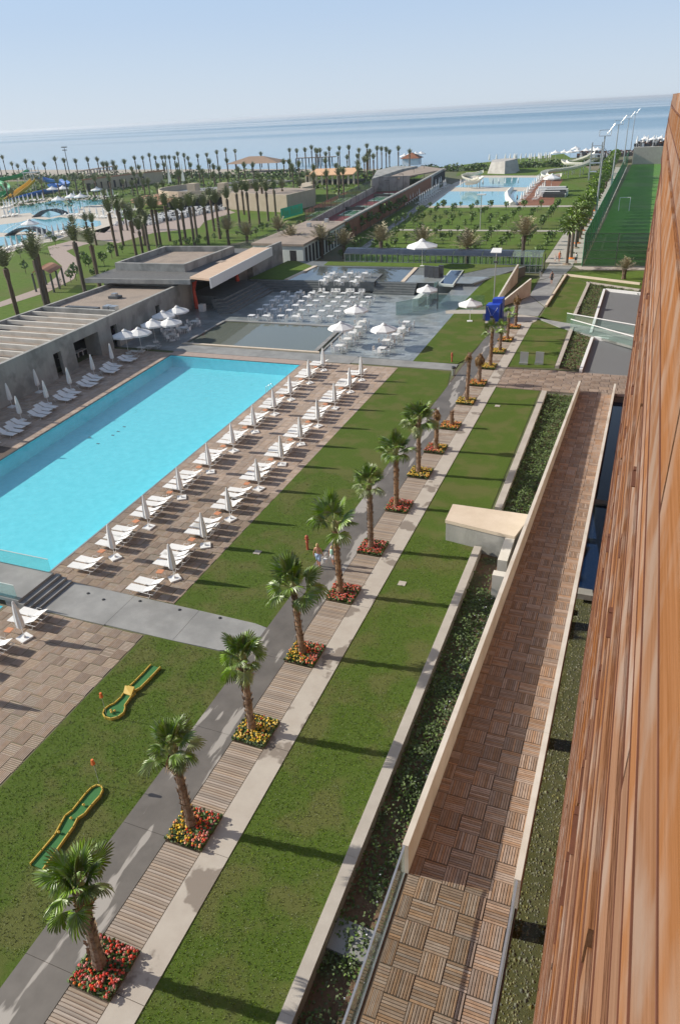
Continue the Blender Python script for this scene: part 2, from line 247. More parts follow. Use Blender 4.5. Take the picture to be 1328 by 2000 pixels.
# ------------------------------------------------------------ mesh helpers
class MB:
    def __init__(s): s.v = []; s.f = []; s.mi = []; s.t = []; s.cur = 0; s.tint = 0.0
    def face(s, idx): s.f.append(idx); s.mi.append(s.cur); s.t.append(s.tint)
    def quad(s, a, b, c, d):
        i = len(s.v); s.v += [a, b, c, d]; s.face((i, i+1, i+2, i+3)); return s
    def tri(s, a, b, c):
        i = len(s.v); s.v += [a, b, c]; s.face((i, i+1, i+2)); return s
    def box(s, x0, x1, y0, y1, z0, z1, bottom=True):
        i = len(s.v)
        s.v += [(x0,y0,z0),(x1,y0,z0),(x1,y1,z0),(x0,y1,z0),(x0,y0,z1),(x1,y0,z1),(x1,y1,z1),(x0,y1,z1)]
        fs = [(4,5,6,7),(0,1,5,4),(1,2,6,5),(2,3,7,6),(3,0,4,7)]
        if bottom: fs.append((3,2,1,0))
        for f in fs: s.face(tuple(i+k for k in f))
        return s
    def prism(s, poly, z0, z1, bottom=True):
        """poly: 2d points; z0 / z1 numbers or lists (per point)"""
        a = sum(poly[k][0]*poly[(k+1) % len(poly)][1] - poly[(k+1) % len(poly)][0]*poly[k][1] for k in range(len(poly)))
        n = len(poly); Z0 = z0 if isinstance(z0, (list, tuple)) else [z0]*n; Z1 = z1 if isinstance(z1, (list, tuple)) else [z1]*n
        if a < 0: poly = poly[::-1]; Z0 = Z0[::-1]; Z1 = Z1[::-1]
        i = len(s.v)
        s.v += [(p[0], p[1], z) for p, z in zip(poly, Z0)] + [(p[0], p[1], z) for p, z in zip(poly, Z1)]
        s.face(tuple(range(i+n, i+2*n)))
        if bottom: s.face(tuple(range(i+n-1, i-1, -1)))
        for k in range(n):
            k2 = (k+1) % n; s.face((i+k, i+k2, i+n+k2, i+n+k))
        return s
    def flat(s, poly, z):
        a = sum(poly[k][0]*poly[(k+1) % len(poly)][1] - poly[(k+1) % len(poly)][0]*poly[k][1] for k in range(len(poly)))
        if a < 0: poly = poly[::-1]
        i = len(s.v); s.v += [(p[0], p[1], z) for p in poly]; s.face(tuple(range(i, i+len(poly)))); return s
    def tube(s, pts, rad, n=6, cap=True):
        pts = [Vector(p) for p in pts]; m = len(pts)
        rads = rad if isinstance(rad, (list, tuple)) else [rad]*m
        i = len(s.v); up = None
        for k, p in enumerate(pts):
            d = (pts[min(k+1, m-1)] - pts[max(k-1, 0)])
            if d.length < 1e-9: d = Vector((0,0,1))
            d.normalize()
            if up is None: up = Vector((1,0,0)) if abs(d.x) < 0.8 else Vector((0,1,0))
            a = d.cross(up); a.normalize(); b = d.cross(a); up = -b if False else up
            for j in range(n):
                t = 2*pi*j/n; q = p + (a*cos(t) + b*sin(t))*rads[k]; s.v.append(tuple(q))
        for k in range(m-1):
            for j in range(n):
                j2 = (j+1) % n; s.face((i+k*n+j, i+k*n+j2, i+(k+1)*n+j2, i+(k+1)*n+j))
        if cap:
            s.face(tuple(i+j for j in range(n-1, -1, -1))); s.face(tuple(i+(m-1)*n+j for j in range(n)))
        return s
    def lathe(s, prof, n=10, c=(0,0), flute=0.0, ph=0):
        i = len(s.v); m = len(prof)
        for r, z in prof:
            for j in range(n):
                t = 2*pi*j/n + ph; rr = r*(1 - (flute if j % 2 else 0)); s.v.append((c[0]+rr*cos(t), c[1]+rr*sin(t), z))
        for k in range(m-1):
            for j in range(n):
                j2 = (j+1) % n; s.face((i+k*n+j, i+k*n+j2, i+(k+1)*n+j2, i+(k+1)*n+j))
        s.face(tuple(i+(m-1)*n+j for j in range(n))); s.face(tuple(i+j for j in range(n-1, -1, -1)))
        return s
    def mesh(s, name, mats, off=(0,0,0), smooth=False):
        me = bpy.data.meshes.new(name)
        ox, oy, oz = off
        me.from_pydata([(x-ox, y-oy, z-oz) for x, y, z in s.v], [], s.f)
        if not isinstance(mats, (list, tuple)): mats = [mats]
        for m in mats: me.materials.append(m)
        if len(mats) > 1: me.polygons.foreach_set('material_index', s.mi)
        if any(s.t):
            at = me.attributes.new('tint', 'FLOAT', 'FACE'); at.data.foreach_set('value', s.t)
        if smooth: me.polygons.foreach_set('use_smooth', [True]*len(me.polygons))
        me.update(); return me
    def build(s, name, mats, parent=None, smooth=False, **kw):
        off = (0,0,0)
        if parent is not None: off = worldloc(parent)
        elif s.v:
            xs = [v[0] for v in s.v]; ys = [v[1] for v in s.v]; zs = [v[2] for v in s.v]
            off = ((min(xs)+max(xs))/2, (min(ys)+max(ys))/2, min(zs))
            if kw.get('kind') in ('structure', 'stuff'): off = (0,0,0)
        o = put(name, s.mesh(name, mats, off, smooth), parent)
        if parent is None: o.location = off
        tag(o, **kw); return o
def worldloc(o):
    x = Vector((0,0,0))
    while o is not None: x = x + o.location; o = o.parent
    return tuple(x)
def put(name, data, parent=None, loc=None, rz=0):
    o = bpy.data.objects.new(name, data); COL.objects.link(o)
    if parent is not None: o.parent = parent
    if loc is not None: o.location = loc
    if rz: o.rotation_euler = (0, 0, rz)
    return o
def tag(o, label=None, cat=None, group=None, kind=None):
    if label: o['label'] = label
    if cat: o['category'] = cat
    if group: o['group'] = group
    if kind: o['kind'] = kind
    return o
def thing(name, label, cat, loc=(0,0,0), rz=0, group=None):
    o = put(name, None, None, loc, rz); o.empty_display_size = 0.3
    return tag(o, label, cat, group)
def clone(root, loc, rz=0, label=None, group=None, sc=None):
    r = root.copy(); COL.objects.link(r); r.location = loc; r.rotation_euler = (0, 0, rz)
    if sc: r.scale = (sc, sc, sc)
    if label: r['label'] = label
    if group: r['group'] = group
    for ch in KIDS[root.name]:
        c = ch.copy(); COL.objects.link(c); c.parent = r
        for g in KIDS.get(ch.name, []):
            d = g.copy(); COL.objects.link(d); d.parent = c
    return r
KIDS = {}
def proto(root):
    KIDS[root.name] = [o for o in bpy.data.objects if o.parent == root]
    for k in KIDS[root.name]: KIDS[k.name] = [o for o in bpy.data.objects if o.parent == k]
    return root
def place(root, used, loc, rz=0, label=None, group=None, sc=None):
    """first call moves the prototype itself, later calls copy it"""
    if not used.get(root.name):
        used[root.name] = True
        root.location = loc; root.rotation_euler = (0, 0, rz)
        if sc: root.scale = (sc, sc, sc)
        if label: root['label'] = label
        if group: root['group'] = group
        return root
    return clone(root, loc, rz, label, group, sc)
USED = {}
ORD = ['first','second','third','fourth','fifth','sixth','seventh','eighth','ninth','tenth','eleventh','twelfth','thirteenth','fourteenth','fifteenth','sixteenth','seventeenth','eighteenth','nineteenth','twentieth']
def ordn(i):
    if i < 20: return ORD[i]
    tens = {2:'twenty',3:'thirty',4:'forty',5:'fifty',6:'sixty'}
    tt = {2:'twentieth',3:'thirtieth',4:'fortieth',5:'fiftieth',6:'sixtieth'}
    k = i+1
    return tt[k//10] if k % 10 == 0 else tens[k//10] + '-' + ORD[k % 10 - 1]

def sheet(name, poly, z, m, thick=0.0, **kw):
    b = MB()
    if thick: b.prism(poly, z-thick, z)
    else: b.flat(poly, z)
    kw.setdefault('kind', 'structure')
    return b.build(name, M[m], None, **kw)
def struct_empty(name):
    o = put(name, None, None); o['kind'] = 'structure'; return o
def rect(x0, x1, y0, y1): return [(x0,y0),(x1,y0),(x1,y1),(x0,y1)]
def interp(p, q, t): return (p[0]+(q[0]-p[0])*t, p[1]+(q[1]-p[1])*t)

# ------------------------------------------------------------ ground and sea
def ground_with_holes(name, x0, x1, y0, y1, holes, z, m):
    xs = sorted({x0, x1, *[h[0] for h in holes], *[h[1] for h in holes]}); ys = sorted({y0, y1, *[h[2] for h in holes], *[h[3] for h in holes]})
    b = MB()
    for i in range(len(xs)-1):
        for j in range(len(ys)-1):
            cx, cy = (xs[i]+xs[i+1])/2, (ys[j]+ys[j+1])/2
            if any(h[0] < cx < h[1] and h[2] < cy < h[3] for h in holes): continue
            b.flat(rect(xs[i], xs[i+1], ys[j], ys[j+1]), z)
    return b.build(name, M[m], None, kind='structure')
PX0, PX1, PY0, PY1 = -49.5, -32.9, 27.0, 69.0
def poolR(y): return -31.25 - 1.65*(y-27.0)/42.0
def poolL(y): return -46.2 - 3.4*(y-27.0)/42.0
HOLES = [(-50.5, -31.0, 26.5, 69.4), (-47.5, -31.4, 2, 23.5), (-6.45, 0.9, 2, 66.8)]
ground_with_holes('ground', -1600, 900, -60, 345, HOLES, -0.03, 'scrub')
sheet('bed_floor', rect(-6.6, 1.2, 2, 66.9), -0.72, 'soil')
b = MB(); b.box(-6.43,-3.92,3,66.8,-.719,-.30); b.build('bed_soil', M['soil'], None, kind='structure')
b = MB(); b.box(-6.7,1.3,66.82,66.98,-.74,-.035); b.build('bed_end_wall', M['concrete'], None, kind='structure')
shore = [(-1600,520),(-700,470),(-444,440),(-283,398),(-205,378),(-130,357),(-90,352),(-64,385),(-20,400),(60,405),(900,420)]
sheet('beach', [(-1600,344.9)] + shore + [(900,344.9)], -0.05, 'sand')
sheet('sea_bank', [(-64,344.9),(-64,386),(-20,398),(60,404),(900,418),(900,344.9)], -0.02, 'scrub')
b = MB(); b.flat([(p[0], p[1]-6) for p in shore] + [(40000,420),(40000,48000),(-40000,48000),(-40000,520)], -0.6)
b.build('sea', M['sea'], None, kind='structure')

# ------------------------------------------------------------ near lawns and paths
XA, XB, XC, XD, XE, XF = -6.87, -11.03, -12.13, -13.67, -15.75, -21.78
sheet('lawn', rect(XB, XA, 3, 66.85), 0.0, 'grass')
sheet('lawn', rect(XF, XE, 3, 23.9), 0.0, 'grass')
sheet('lawn', [(XF,26.55),(XE,26.5),(XE,60),(-15.6,66),(-16.4,70.6),(-22.1,70.6)], 0.0, 'grass')
# concrete walk in long slabs with open joints
wk = struct_empty('walkway')
y = 3.0; k = 0
while y < 92:
    L = 5.35; b = MB(); b.prism(rect(XC+0.012, XB, y, min(y+L-0.02, 92)), -0.03, 0.03, False)
    b.build('slab', M['concrete2'], wk); y += L
pth = struct_empty('path')
y = 3.0
while y < 98:
    L = 5.35; b = MB(); x0 = XE if y < 50 else XE + (y-50)*0.012
    b.prism([(x0,y),(XD-0.01,y),(XD-0.01,y+L-0.015),(x0,y+L-0.015)], -0.03, 0.025, False); b.build('slab', M['asphalt'], pth); y += L
# dark joint strip under boards and slabs
sheet('path_base', rect(XE+0.05, XB-0.02, 3, 92), -0.006, 'teakgap')

# deck boards between the flower beds
BEDY = [3.3, 8.85, 14.35, 19.6, 25.05, 30.5, 35.6, 41.2, 46.6, 51.1, 56.1, 62.2, 67.4, 72.7, 78.2, 83.0, 88.6]
bw = struct_empty('boardwalk')
bm = []
for k in range(3):
    q = MB(); q.box(-0.5, 0.5, -0.5, 0.5, -0.03, 0.0, False); bm.append(q.mesh('board', M['board']))
nb = 0; rest = MB()
for i in range(len(BEDY)-1):
    y0, y1 = BEDY[i]+0.84, BEDY[i+1]-0.84; n = int((y1-y0)/0.113); p = (y1-y0)/n
    for j in range(n):
        yc = y0 + (j+0.5)*p; dz = U(0.018, 0.03)
        if nb < 300:
            o = put('board', random.choice(bm), bw, ((XC+XD)/2, yc, dz)); o.scale = (1.50, p-0.019, 1); nb += 1
        else:
            rest.tint = R(); rest.box(XD+0.02, XC-0.02, yc-p/2+0.008, yc+p/2-0.008, -0.006, dz, False)
rest.build('boards', M['board'], bw, kind='stuff')

# ------------------------------------------------------------ slatted square tiles
def slat_mesh(along_x, n=8, nm='tile', gap=.032, tj=.1):
    q = MB()
    for k in range(n):
        a, c = -0.485 + 0.97*k/n, -0.485 + 0.97*(k+1)/n - gap
        q.tint = R() * tj
        if along_x: q.box(-0.488, 0.488, a, c, -0.03, 0.0 , False)
        else: q.box(a, c, -0.488, 0.488, -0.03, 0.0, False)
    return q
TILES = {}
for mk in ('teak', 'teak_dark'):
    for ax in (0, 1): TILES[mk, ax] = [slat_mesh(ax, 7 if mk == 'teak' else 8, gap=.065 if mk == 'teak' else .03, tj=.08 if mk == 'teak' else .45).mesh('tile', M[mk]) for _ in range(3)]
def add_slats(q, x0, x1, y0, y1, z, ax, n=8, za=None):
    t0 = R()
    for k in range(n):
        q.tint = (t0 + R()*.12) % 1
        if ax:
            a = y0+0.01 + (y1-y0-0.02)*k/n; c = a + (y1-y0-0.02)/n - 0.014; q.box(x0+0.01, x1-0.01, a, c, z-0.03, z, False)
        else:
            a = x0+0.01 + (x1-x0-0.02)*k/n; c = a + (x1-x0-0.02)/n - 0.014; q.box(a, c, y0+0.01, y1-0.01, z-0.03, z, False)
def tile_obj(par, mk, ax, xc, yc, z, w, d, rx=0):
    o = put('tile', random.choice(TILES[mk, ax]), par, (xc, yc, z)); o.scale = (w, d, 1)
    if rx: o.rotation_euler = (rx, 0, 0)
    return o
def tiled(name, y0, y1, xl, xr, ncol, d, z=0.0, limit=300, mk='teak', near=(0, 0)):
    root = struct_empty(name); cells = []
    nr = int(round((y1-y0)/d)); d = (y1-y0)/nr
    for j in range(nr):
        a, c = xl(y0+(j+.5)*d), xr(y0+(j+.5)*d); w = (c-a)/ncol
        for i in range(ncol): cells.append((a+(i+.5)*w, y0+(j+.5)*d, w, (i+j) % 2))
    cells.sort(key=lambda q: (q[0]-near[0])**2 + (q[1]-near[1])**2)
    for q in cells[:limit]: tile_obj(root, mk, q[3], q[0], q[1], z + U(-0.004, 0.004), q[2], d)
    m = MB()
    for q in cells[limit:]: add_slats(m, q[0]-q[2]/2, q[0]+q[2]/2, q[1]-d/2, q[1]+d/2, z, q[3], 8 if q[1] < 50 else 5)
    if m.v: m.build('tiles', M[mk], root, kind='stuff')
    return root
poolpoly = [(poolL(69),69),(poolR(69),69),(poolR(27),27),(poolL(27),27)]
# deck base slabs (also the pool's side walls)
sheet('deck_base', [(poolR(26.6),26.6),(XF,26.6),(-22.1,70.6),(poolR(70.6),70.6)], -0.031, 'teakgap', 1.6)
sheet('deck_base', [(-31.2,4),(XF-.05,4),(XF-.05,24.0),(-31.2,24.0)], -0.031, 'teakgap', 1.6)
sheet('deck_base', [(-60.5,38),(poolL(38),38),(poolL(70.6),70.6),(-60.5,70.6)], -0.031, 'teakgap', 1.6)
tiled('pool_deck', 26.75, 70.5, lambda y: poolR(y)+0.12, lambda y: XF-0.05-0.2*(y-26.7)/44, 15, 0.69, near=(-24, 20))
tiled('pool_deck', 10.0, 23.8, lambda y: -31.1, lambda y: XF-0.08, 14, 0.69, near=(-22, 14))
tiled('pool_deck', 42.0, 69.9, lambda y: -57.7-0.06*(y-42), lambda y: poolL(y)-0.16, 13, 0.75, limit=0, near=(-47, 40))
PRM = struct_empty('pool_surround')
b = MB(); b.prism([(poolL(30),30),(poolL(69.5),69.5),(poolL(69.5)-.14,69.5),(poolL(30)-.14,30)], -1.2, 0.0); b.build('rim', M['poolrim'], PRM)
b = MB(); b.prism([(poolR(26.9),26.9),(poolR(69.2),69.2),(poolR(69.2)+.12,69.2),(poolR(26.9)+.12,26.9)], -1.2, 0.012); b.build('rim', M['greyslab'], PRM)
b = MB(); b.prism([(poolL(69)-.14,69),(poolR(69),69),(poolR(69),69.15),(poolL(69)-.14,69.15)], -1.2, 0.0); b.build('rim', M['poolrim'], PRM)
b = MB(); b.prism([(poolL(69.4)-.14,69.16),(poolR(69.4)+.1,69.16),(poolR(69.4)+.1,70.6),(poolL(70.6)-.4,70.6)], -1.2, 0.004); b.build('pool_deck_edge', M['pinkpave'], None, kind='structure')
# pool basin
b = MB(); b.flat(poolpoly, -1.35)
ins = [(poolL(69)+.03,68.97),(poolR(69)-.03,68.97),(poolR(27)-.03,27.03),(poolL(27)+.03,27.03)]
for k in range(4):
    p, q = ins[k], ins[(k+1) % 4]; b.quad((p[0],p[1],-1.35),(q[0],q[1],-1.35),(q[0],q[1],-0.02),(p[0],p[1],-0.02))
b.build('pool_basin', M['pooltile'], None, kind='structure')
sheet('pool_water', poolpoly, -0.10, 'poolwater')
p2 = [(-47,4),(-31.25,4),(-31.25,23.6),(-47,23.6)]
b = MB(); b.flat(p2, -1.35); p2i = [(-46.97,4.03),(-31.28,4.03),(-31.28,23.52),(-46.97,23.52)]
for k in range(4):
    p, q = p2i[k], p2i[(k+1) % 4]; b.quad((p[0],p[1],-1.35),(q[0],q[1],-1.35),(q[0],q[1],-0.02),(p[0],p[1],-0.02))
b.build('pool_basin', M['pooltile'], None, kind='structure')
sheet('pool_water', p2, -0.10, 'poolwater')
# three drain grates on the pool floor
for k, (x, y) in enumerate([(-45.26,48.29),(-43.51,47.25),(-43.41,49.29),(-43.45,50.19),(-43.61,51.35)]):
    q = MB(); q.box(x-.15, x+.15, y-.08, y+.08, -1.35, -1.33); q.build('drain_grate', M['darkstone'], None, label='small dark drain grate on the pool floor, %s from the left' % ordn(k), cat='drain grate', group='drain grates on the pool floor')

# ------------------------------------------------------------ crossing bridge between the pools
BR = thing('footbridge', 'raised grey stone footbridge with glass sides crossing between the two turquoise pools', 'footbridge', (-38,25,0))
b = MB(); b.prism(rect(-47.5,-30.1,23.55,26.5), 0.42, 0.62); b.build('deck_slab', M['greyslab'], BR)
b = MB(); b.box(-31.2,-30.12,23.6,26.45,-0.9,0.42); b.build('abutment', M['greyslab'], BR)
for k in range(3):
    b = MB(); b.box(-30.1+0.37*k+0.002, -30.1+0.37*(k+1), 23.5, 26.7, -0.03, 0.62-0.155*(k+1)); b.build('step', M['greyslab'] , BR)
for yy, nm in ((26.42, 0), (23.62, 1)):
    for k in range(8):
        x0 = -30.15-1.9*(k+1); b = MB(); b.box(x0+0.015, x0+1.885, yy-0.012, yy+0.012, 0.5, 1.62)
        g = b.build('glass_panel', M['glass'], BR)
    b = MB(); b.box(-45.4, -30.15, yy-0.022, yy+0.022, 1.621, 1.65); b.build('handrail', M['wallgreen'], BR)
cr = struct_empty('cross_path')
poly = [(-29.44,26.7),(-29.44,23.95),(-21.85,23.88),(-17.3,23.95),(-15.75,24.6),(-15.8,26.4),(-16.5,26.55),(-21.8,26.65)]
b = MB(); b.prism([(-28.99,23.85),(-24.5,23.85),(-24.5,26.68),(-28.99,26.72)], -0.03, 0.03); b.build('slab', M['greyslab'], cr)
b = MB(); b.prism([(-24.48,23.9),(-20.1,23.9),(-20.1,26.62),(-24.48,26.68)], -0.03, 0.03); b.build('slab', M['greyslab'], cr)
b = MB(); b.prism([(-20.08,23.9),(-17.3,23.98),(-15.76,24.5),(-15.76,26.4),(-16.5,26.55),(-20.08,26.62)], -0.03, 0.03); b.build('slab', M['greyslab'], cr)
for k, (x, y) in enumerate([(-27.31,26.03),(-26.03,25.8),(-23.87,26.33),(-21.2,26.32),(-18.62,26.37)]):
    q = MB(); q.lathe([(0.09,0.03),(0.09,0.06),(0.05,0.07)], 8, (x,y)); q.build('path_light', M['black'], None, label='small black spotlight in the grey cross path, %s from the steps' % ordn(k), cat='spotlight', group='spotlights in the cross path')

# ------------------------------------------------------------ ramp with its walls
ZP, YP, YE = 4.15, 12.7, 67.3
def rz_(y): return ZP if y <= YP else ZP*(1-(y-YP)/(YE-YP))
def rxl(y): return -3.78 + 0.5*max(0, y-YP)/(YE-YP)
def rxr(y): return -0.76 + 0.42*max(0, y-YP)/(YE-YP)
ramp = struct_empty('ramp')
b = MB(); b.prism([(-3.95,3),(-.6,3),(-.6,YP),(-3.95,YP)], ZP-0.4, ZP-0.035)
b.build('platform_slab', M['teakgap'], ramp)
b = MB()
for (ya, yb) in ((YP, YE),):
    xl0, xr0, xl1, xr1 = rxl(ya)-.1, rxr(ya)+.1, rxl(yb)-.1, rxr(yb)+.1
    b.prism([(xl0,ya),(xr0,ya),(xr1,yb),(xl1,yb)], [ZP-.4,ZP-.4,-.4,-.4], [ZP-.035,ZP-.035,-.035,-.035])
b.build('ramp_slab', M['teakgap'], ramp)
cells = []; y = 4.0; j = 0; D = 0.672; ang = -math.atan(ZP/(YE-YP))
rows = [YP - D*(k+.5) for k in range(12)] + [YP + D*(k+.5) for k in range(int((YE-YP)/D))]
rows = sorted(rows)
for j, yc in enumerate(rows):
    a, c = rxl(yc)+.005, rxr(yc)-.005; w = (c-a)/4.5
    for i in range(5):
        if i == 0: cells.append((a+w/4, yc, w/2, (i+j) % 2))
        else: cells.append((a+w/2+(i-.5)*w, yc, w, (i+j) % 2))
for q in cells[:300]:
    tile_obj(ramp, 'teak_dark', q[3], q[0], q[1], rz_(q[1]) + U(-.003,.003), q[2], D, ang if q[1] > YP else 0)
m = MB()
for q in cells[300:]: add_slats(m, q[0]-q[2]/2, q[0]+q[2]/2, q[1]-D/2, q[1]+D/2, rz_(q[1]), q[3], 6)
m.build('tiles', M['teak_dark'], ramp, kind='stuff')
def sloped_wall(nm, xo0, xi0, xo1, xi1, h0, h1, label, bot=-0.72):
    w = thing(nm, label, 'wall', ((xo0+xi0)/2, YP, bot)); 
    NS = 9
    for k in range(NS):
        t0, t1 = k/NS, (k+1)/NS; ya, yb = YP+(YE+.3-YP)*t0+0.004, YP+(YE+.3-YP)*t1-0.004
        L = lambda a, c, t: a+(c-a)*t
        ga, gb = rz_(ya), max(rz_(min(yb,YE)),0)
        q = MB(); za, zb = ga+L(h0,h1,t0), gb+L(h0,h1,t1); ba, bb = max(bot, ga-.45), max(bot, gb-.45)
        q.prism([(L(xo0,xo1,t0),ya),(L(xi0,xi1,t0),ya),(L(xi0,xi1,t1),yb),(L(xo0,xo1,t1),yb)], [ba,ba,bb,bb], [za,za,zb,zb])
        q.build('wall_section', M['rampwall'], w)
    return w
sloped_wall('parapet_wall', -3.97, -3.78, -3.47, -3.28, 1.25, 1.0, 'long cream parapet wall on the planting bed side of the wooden ramp')
sloped_wall('parapet_wall', -0.58, -0.76, -0.16, -0.34, 1.27, 1.0, 'long cream parapet wall between the wooden ramp and the pebble pond')
def glass_rail(nm, x, ya, yb, z0, z1, label, n=5):
    g = thing(nm, label, 'glass railing', (x, (ya+yb)/2, z0))
    L = (yb-ya)/n
    for k in range(n):
        q = MB(); q.box(x-.008, x+.008, ya+L*k+.01, ya+L*(k+1)-.01, z0, z1); q.build('glass_panel', M['glass'], g)
    q = MB(); q.box(x-.03, x+.03, ya, yb, z1+.001, z1+.04); q.build('handrail', M['steel'], g)
    q = MB(); q.box(x-.03, x+.03, ya, yb, z0-.38, z0-.0); q.build('base_channel', M['steel'], g)
    return g
glass_rail('glass_railing', -3.9, 5.5, YP-.01, ZP, ZP+1.2, 'glass railing with steel handrail above the planting bed, foreground')
glass_rail('glass_railing', -0.68, 5.5, YP-.01, ZP, ZP+1.2, 'glass railing with steel handrail along the pebble pond, foreground')

# pebble pond, water darkened for ramp shade and building foot
sheet('pond_floor', rect(-0.9, 1.1, 2, 66.7), -0.70, 'pondfloor')
pb = MB()
for k in range(5200):
    x, y = U(-.75,.75), 5+40*R()**1.3; r = U(.02,.05)*(1+ (R()<.06)*.8); pb.tint = R(); a = U(0,pi)
    i = len(pb.v); n = 5
    for j in range(n): pb.v.append((x+r*cos(a+2*pi*j/n), y+r*1.2*sin(a+2*pi*j/n), -.70))
    pb.v.append((x, y, -.70+r*.7))
    for j in range(n): pb.face((i+j, i+(j+1)%n, i+n))
pb.build('pebbles', M['pebble'], None, kind='stuff')
sheet('pond_water', rect(-3.91, 0.9, 2, 34.9), -0.50, 'stillwater')
sheet('pond_water', rect(-0.6, 0.9, 35.1, 66.7), -0.46, 'darkwater')  # shade of the low ramp end is put into this water's tint
for yy in (6.2, 14.9, 23.6, 32.3, 41.0, 49.7):
    q = MB(); q.box(-3.5+.004*yy, -.75, yy-.2, yy+.2, -.72, rz_(yy)-.45); q.build('pier', M['wallconc'], ramp)
for yy, zz, hh in ((35.0,-.1,.35),(46.4,-.3,.15)):
    q = MB(); q.box(-.59,.95,yy-.3,yy+.3,zz-hh,zz) ; q.build('cross_beam', M['wallconc'], None, label='concrete beam spanning the pond where the pebbles end' if yy < 40 else 'concrete beam across the dark water beyond the pebbles', cat='beam')
# kerb walls of the planting bed and the low concrete block
def kerb_wall(nm, x0, x1, y0, y1, z0, z1, m, label, n):
    w = thing(nm, label, 'wall', ((x0+x1)/2, (y0+y1)/2, z0)); L = (y1-y0)/n
    for k in range(n):
        q = MB(); q.box(x0, x1, y0+L*k+.004, y0+L*(k+1)-.004, z0, z1+U(-.004,.004)); q.build('kerb_section', M[m], w)
    return w
kerb_wall('retaining_kerb', -6.87, -6.42, 4, 37.35, -.72, .3, 'concrete', 'long low concrete kerb wall between the near lawn and the sunken planting bed', 6)
kerb_wall('retaining_kerb', -6.6, -6.12, 42.6, 66.2, -.72, .3, 'concrete', 'low concrete kerb wall between the lawn and the bed beyond the concrete block', 4)
BK = thing('concrete_block', 'pale concrete service block with sandy flat top beside the ramp', 'concrete block', (-6.8,39,-.7))
b = MB(); b.prism([(-8.83,37.95),(-4.5,37.2),(-4.0,40.0),(-8.86,40.0)], -.7, 1.27); b.build('body', M['wallgreen'] if False else M['wallconc'], BK)
b = MB(); b.prism([(-8.87,37.92),(-4.45,37.15),(-3.9,40.05),(-8.9,40.05)], 1.272, 1.5); b.build('cap', M['cream'], BK)
b = MB(); b.box(-5.0,-4.45,34.6,37.1,-.7,1.35); b.build('low_wall', M['rampwall'], None, label='short thick wall stub against the near face of the concrete block', cat='wall')
b = MB(); b.box(-5.0,-4.2,33.0,33.5,-.7,1.35); b.build('low_wall', M['rampwall'], None, label='small separate wall stub standing just nearer than the block', cat='wall')
sheet('bed_slab', [(-6.4,12.0),(-4.3,11.9),(-4.3,13.0),(-6.4,13.1)], -.12, 'greyslab', .2)
# ------------------------------------------------------------ grass tufts, bed plants, flowers
def tufts(name, areas, dens, hmin, hmax):
    q = MB()
    for x0, x1, y0, y1, d in areas:
        for k in range(int((x1-x0)*(y1-y0)*d*dens)):
            x, y = U(x0,x1), U(y0,y1); q.tint = R()
            for j in range(3):
                a = U(0,2*pi); h = U(hmin,hmax); w = U(.008,.016); dx, dy = cos(a), sin(a); lx, ly = U(-.03,.03), U(-.03,.03)
                i = len(q.v); q.v += [(x+lx-dy*w,y+ly+dx*w,0),(x+lx+dy*w,y+ly-dx*w,0),(x+lx+dx*U(.01,.045),y+ly+dy*.03,h)]; q.face((i,i+1,i+2))
    return q.build(name, M['blade'], None, kind='stuff')
tufts('grass', [(XB+.03,XA-.02,6,24,1),(XB+.03,XA-.02,24,37.9,.6),(XF+.1,XE-.03,8,23.8,.9),(XF+.05,XE-.03,26.7,45,.5)], 110, .02, .05)

def leafmass(name, spots, mats, split, size, parent=None, **kw):
    q = MB()
    for (x, y, z, r) in spots:
        q.tint = R(); q.cur = 0 if R() > split else 1
        s = size*U(.6,1.3)*(0.6 if q.cur else 1); a = U(0,2*pi); t = U(.1,1.2)
        ux, uy, uz = cos(a)*s, sin(a)*s, 0; vx, vy, vz = -sin(a)*cos(t)*s, cos(a)*cos(t)*s, sin(t)*s
        i = len(q.v); q.v += [(x-ux*.5,y-uy*.5,z),(x+vx*.5-ux*.0,y+vy*.5,z+vz*.5),(x+ux*.5,y+uy*.5,z+.01),(x-vx*.5,y-vy*.5,z-vz*.5)]; q.face((i,i+1,i+2,i+3))
    return q.build(name, mats, parent, **kw)
def moundz(x, y, s=1.0): return 0.5 + 0.5*sin(x*3.1+y*1.7)*cos(y*2.3-x*1.1)
sp = []
for k in range(42000):
    y = 6.5+60*R(); x0, x1 = -6.38, -3.95+.5*(y-12.7)/54.6
    x = U(x0, x1)
    if 33.5 < y < 42 and not (R() < .12 and y < 37 and x < -5.2): continue
    if 15 < y < 18.5 and R() < .5: continue
    if y < 15 and R() < .5 - .3*sin(y*2.2): continue
    h = .08 + .42*moundz(x, y)*R()
    if R() < .25 and x > -5.9: sp.append((x, y, -.28+h+.06, 1)); continue
    sp.append((x, y, -.30+h, 0))
leafmass('ground_cover', [s for s in sp if s[1] < 44], [M['leaf_grey'], M['leaf']], .45, .12, kind='stuff')
leafmass('small_white_flowers', [(s[0], s[1], s[2]+.06, 0) for s in random.sample([t for t in sp if t[1] < 44 and t[0] > -5.6], 420)], [M['flower_white'], M['flower_white']], .5, .06, kind='stuff')
leafmass('ground_cover', [s for s in sp if s[1] >= 44], [M['leaf_grey'], M['leaf']], .35, .13, kind='stuff')
# pale stones edging the far bed
for k in range(22):
    y = 45+19*k/22; x = -4.15+.5*(y-12.7)/54.6; q = MB(); w = U(.1,.17); l = U(.28,.42)
    q.prism([(x-w,y-l),(x+w,y-l*.8),(x+w*.9,y+l*.9),(x-w*.7,y+l)], -.3, -.1+U(-.05,.05)); 
    q.build('edging_stone', M['cream'], None, label='pale edging stone, %s from the concrete block in the row along the ramp wall' % ordn(k), cat='stone', group='edging stones beside the ramp wall')

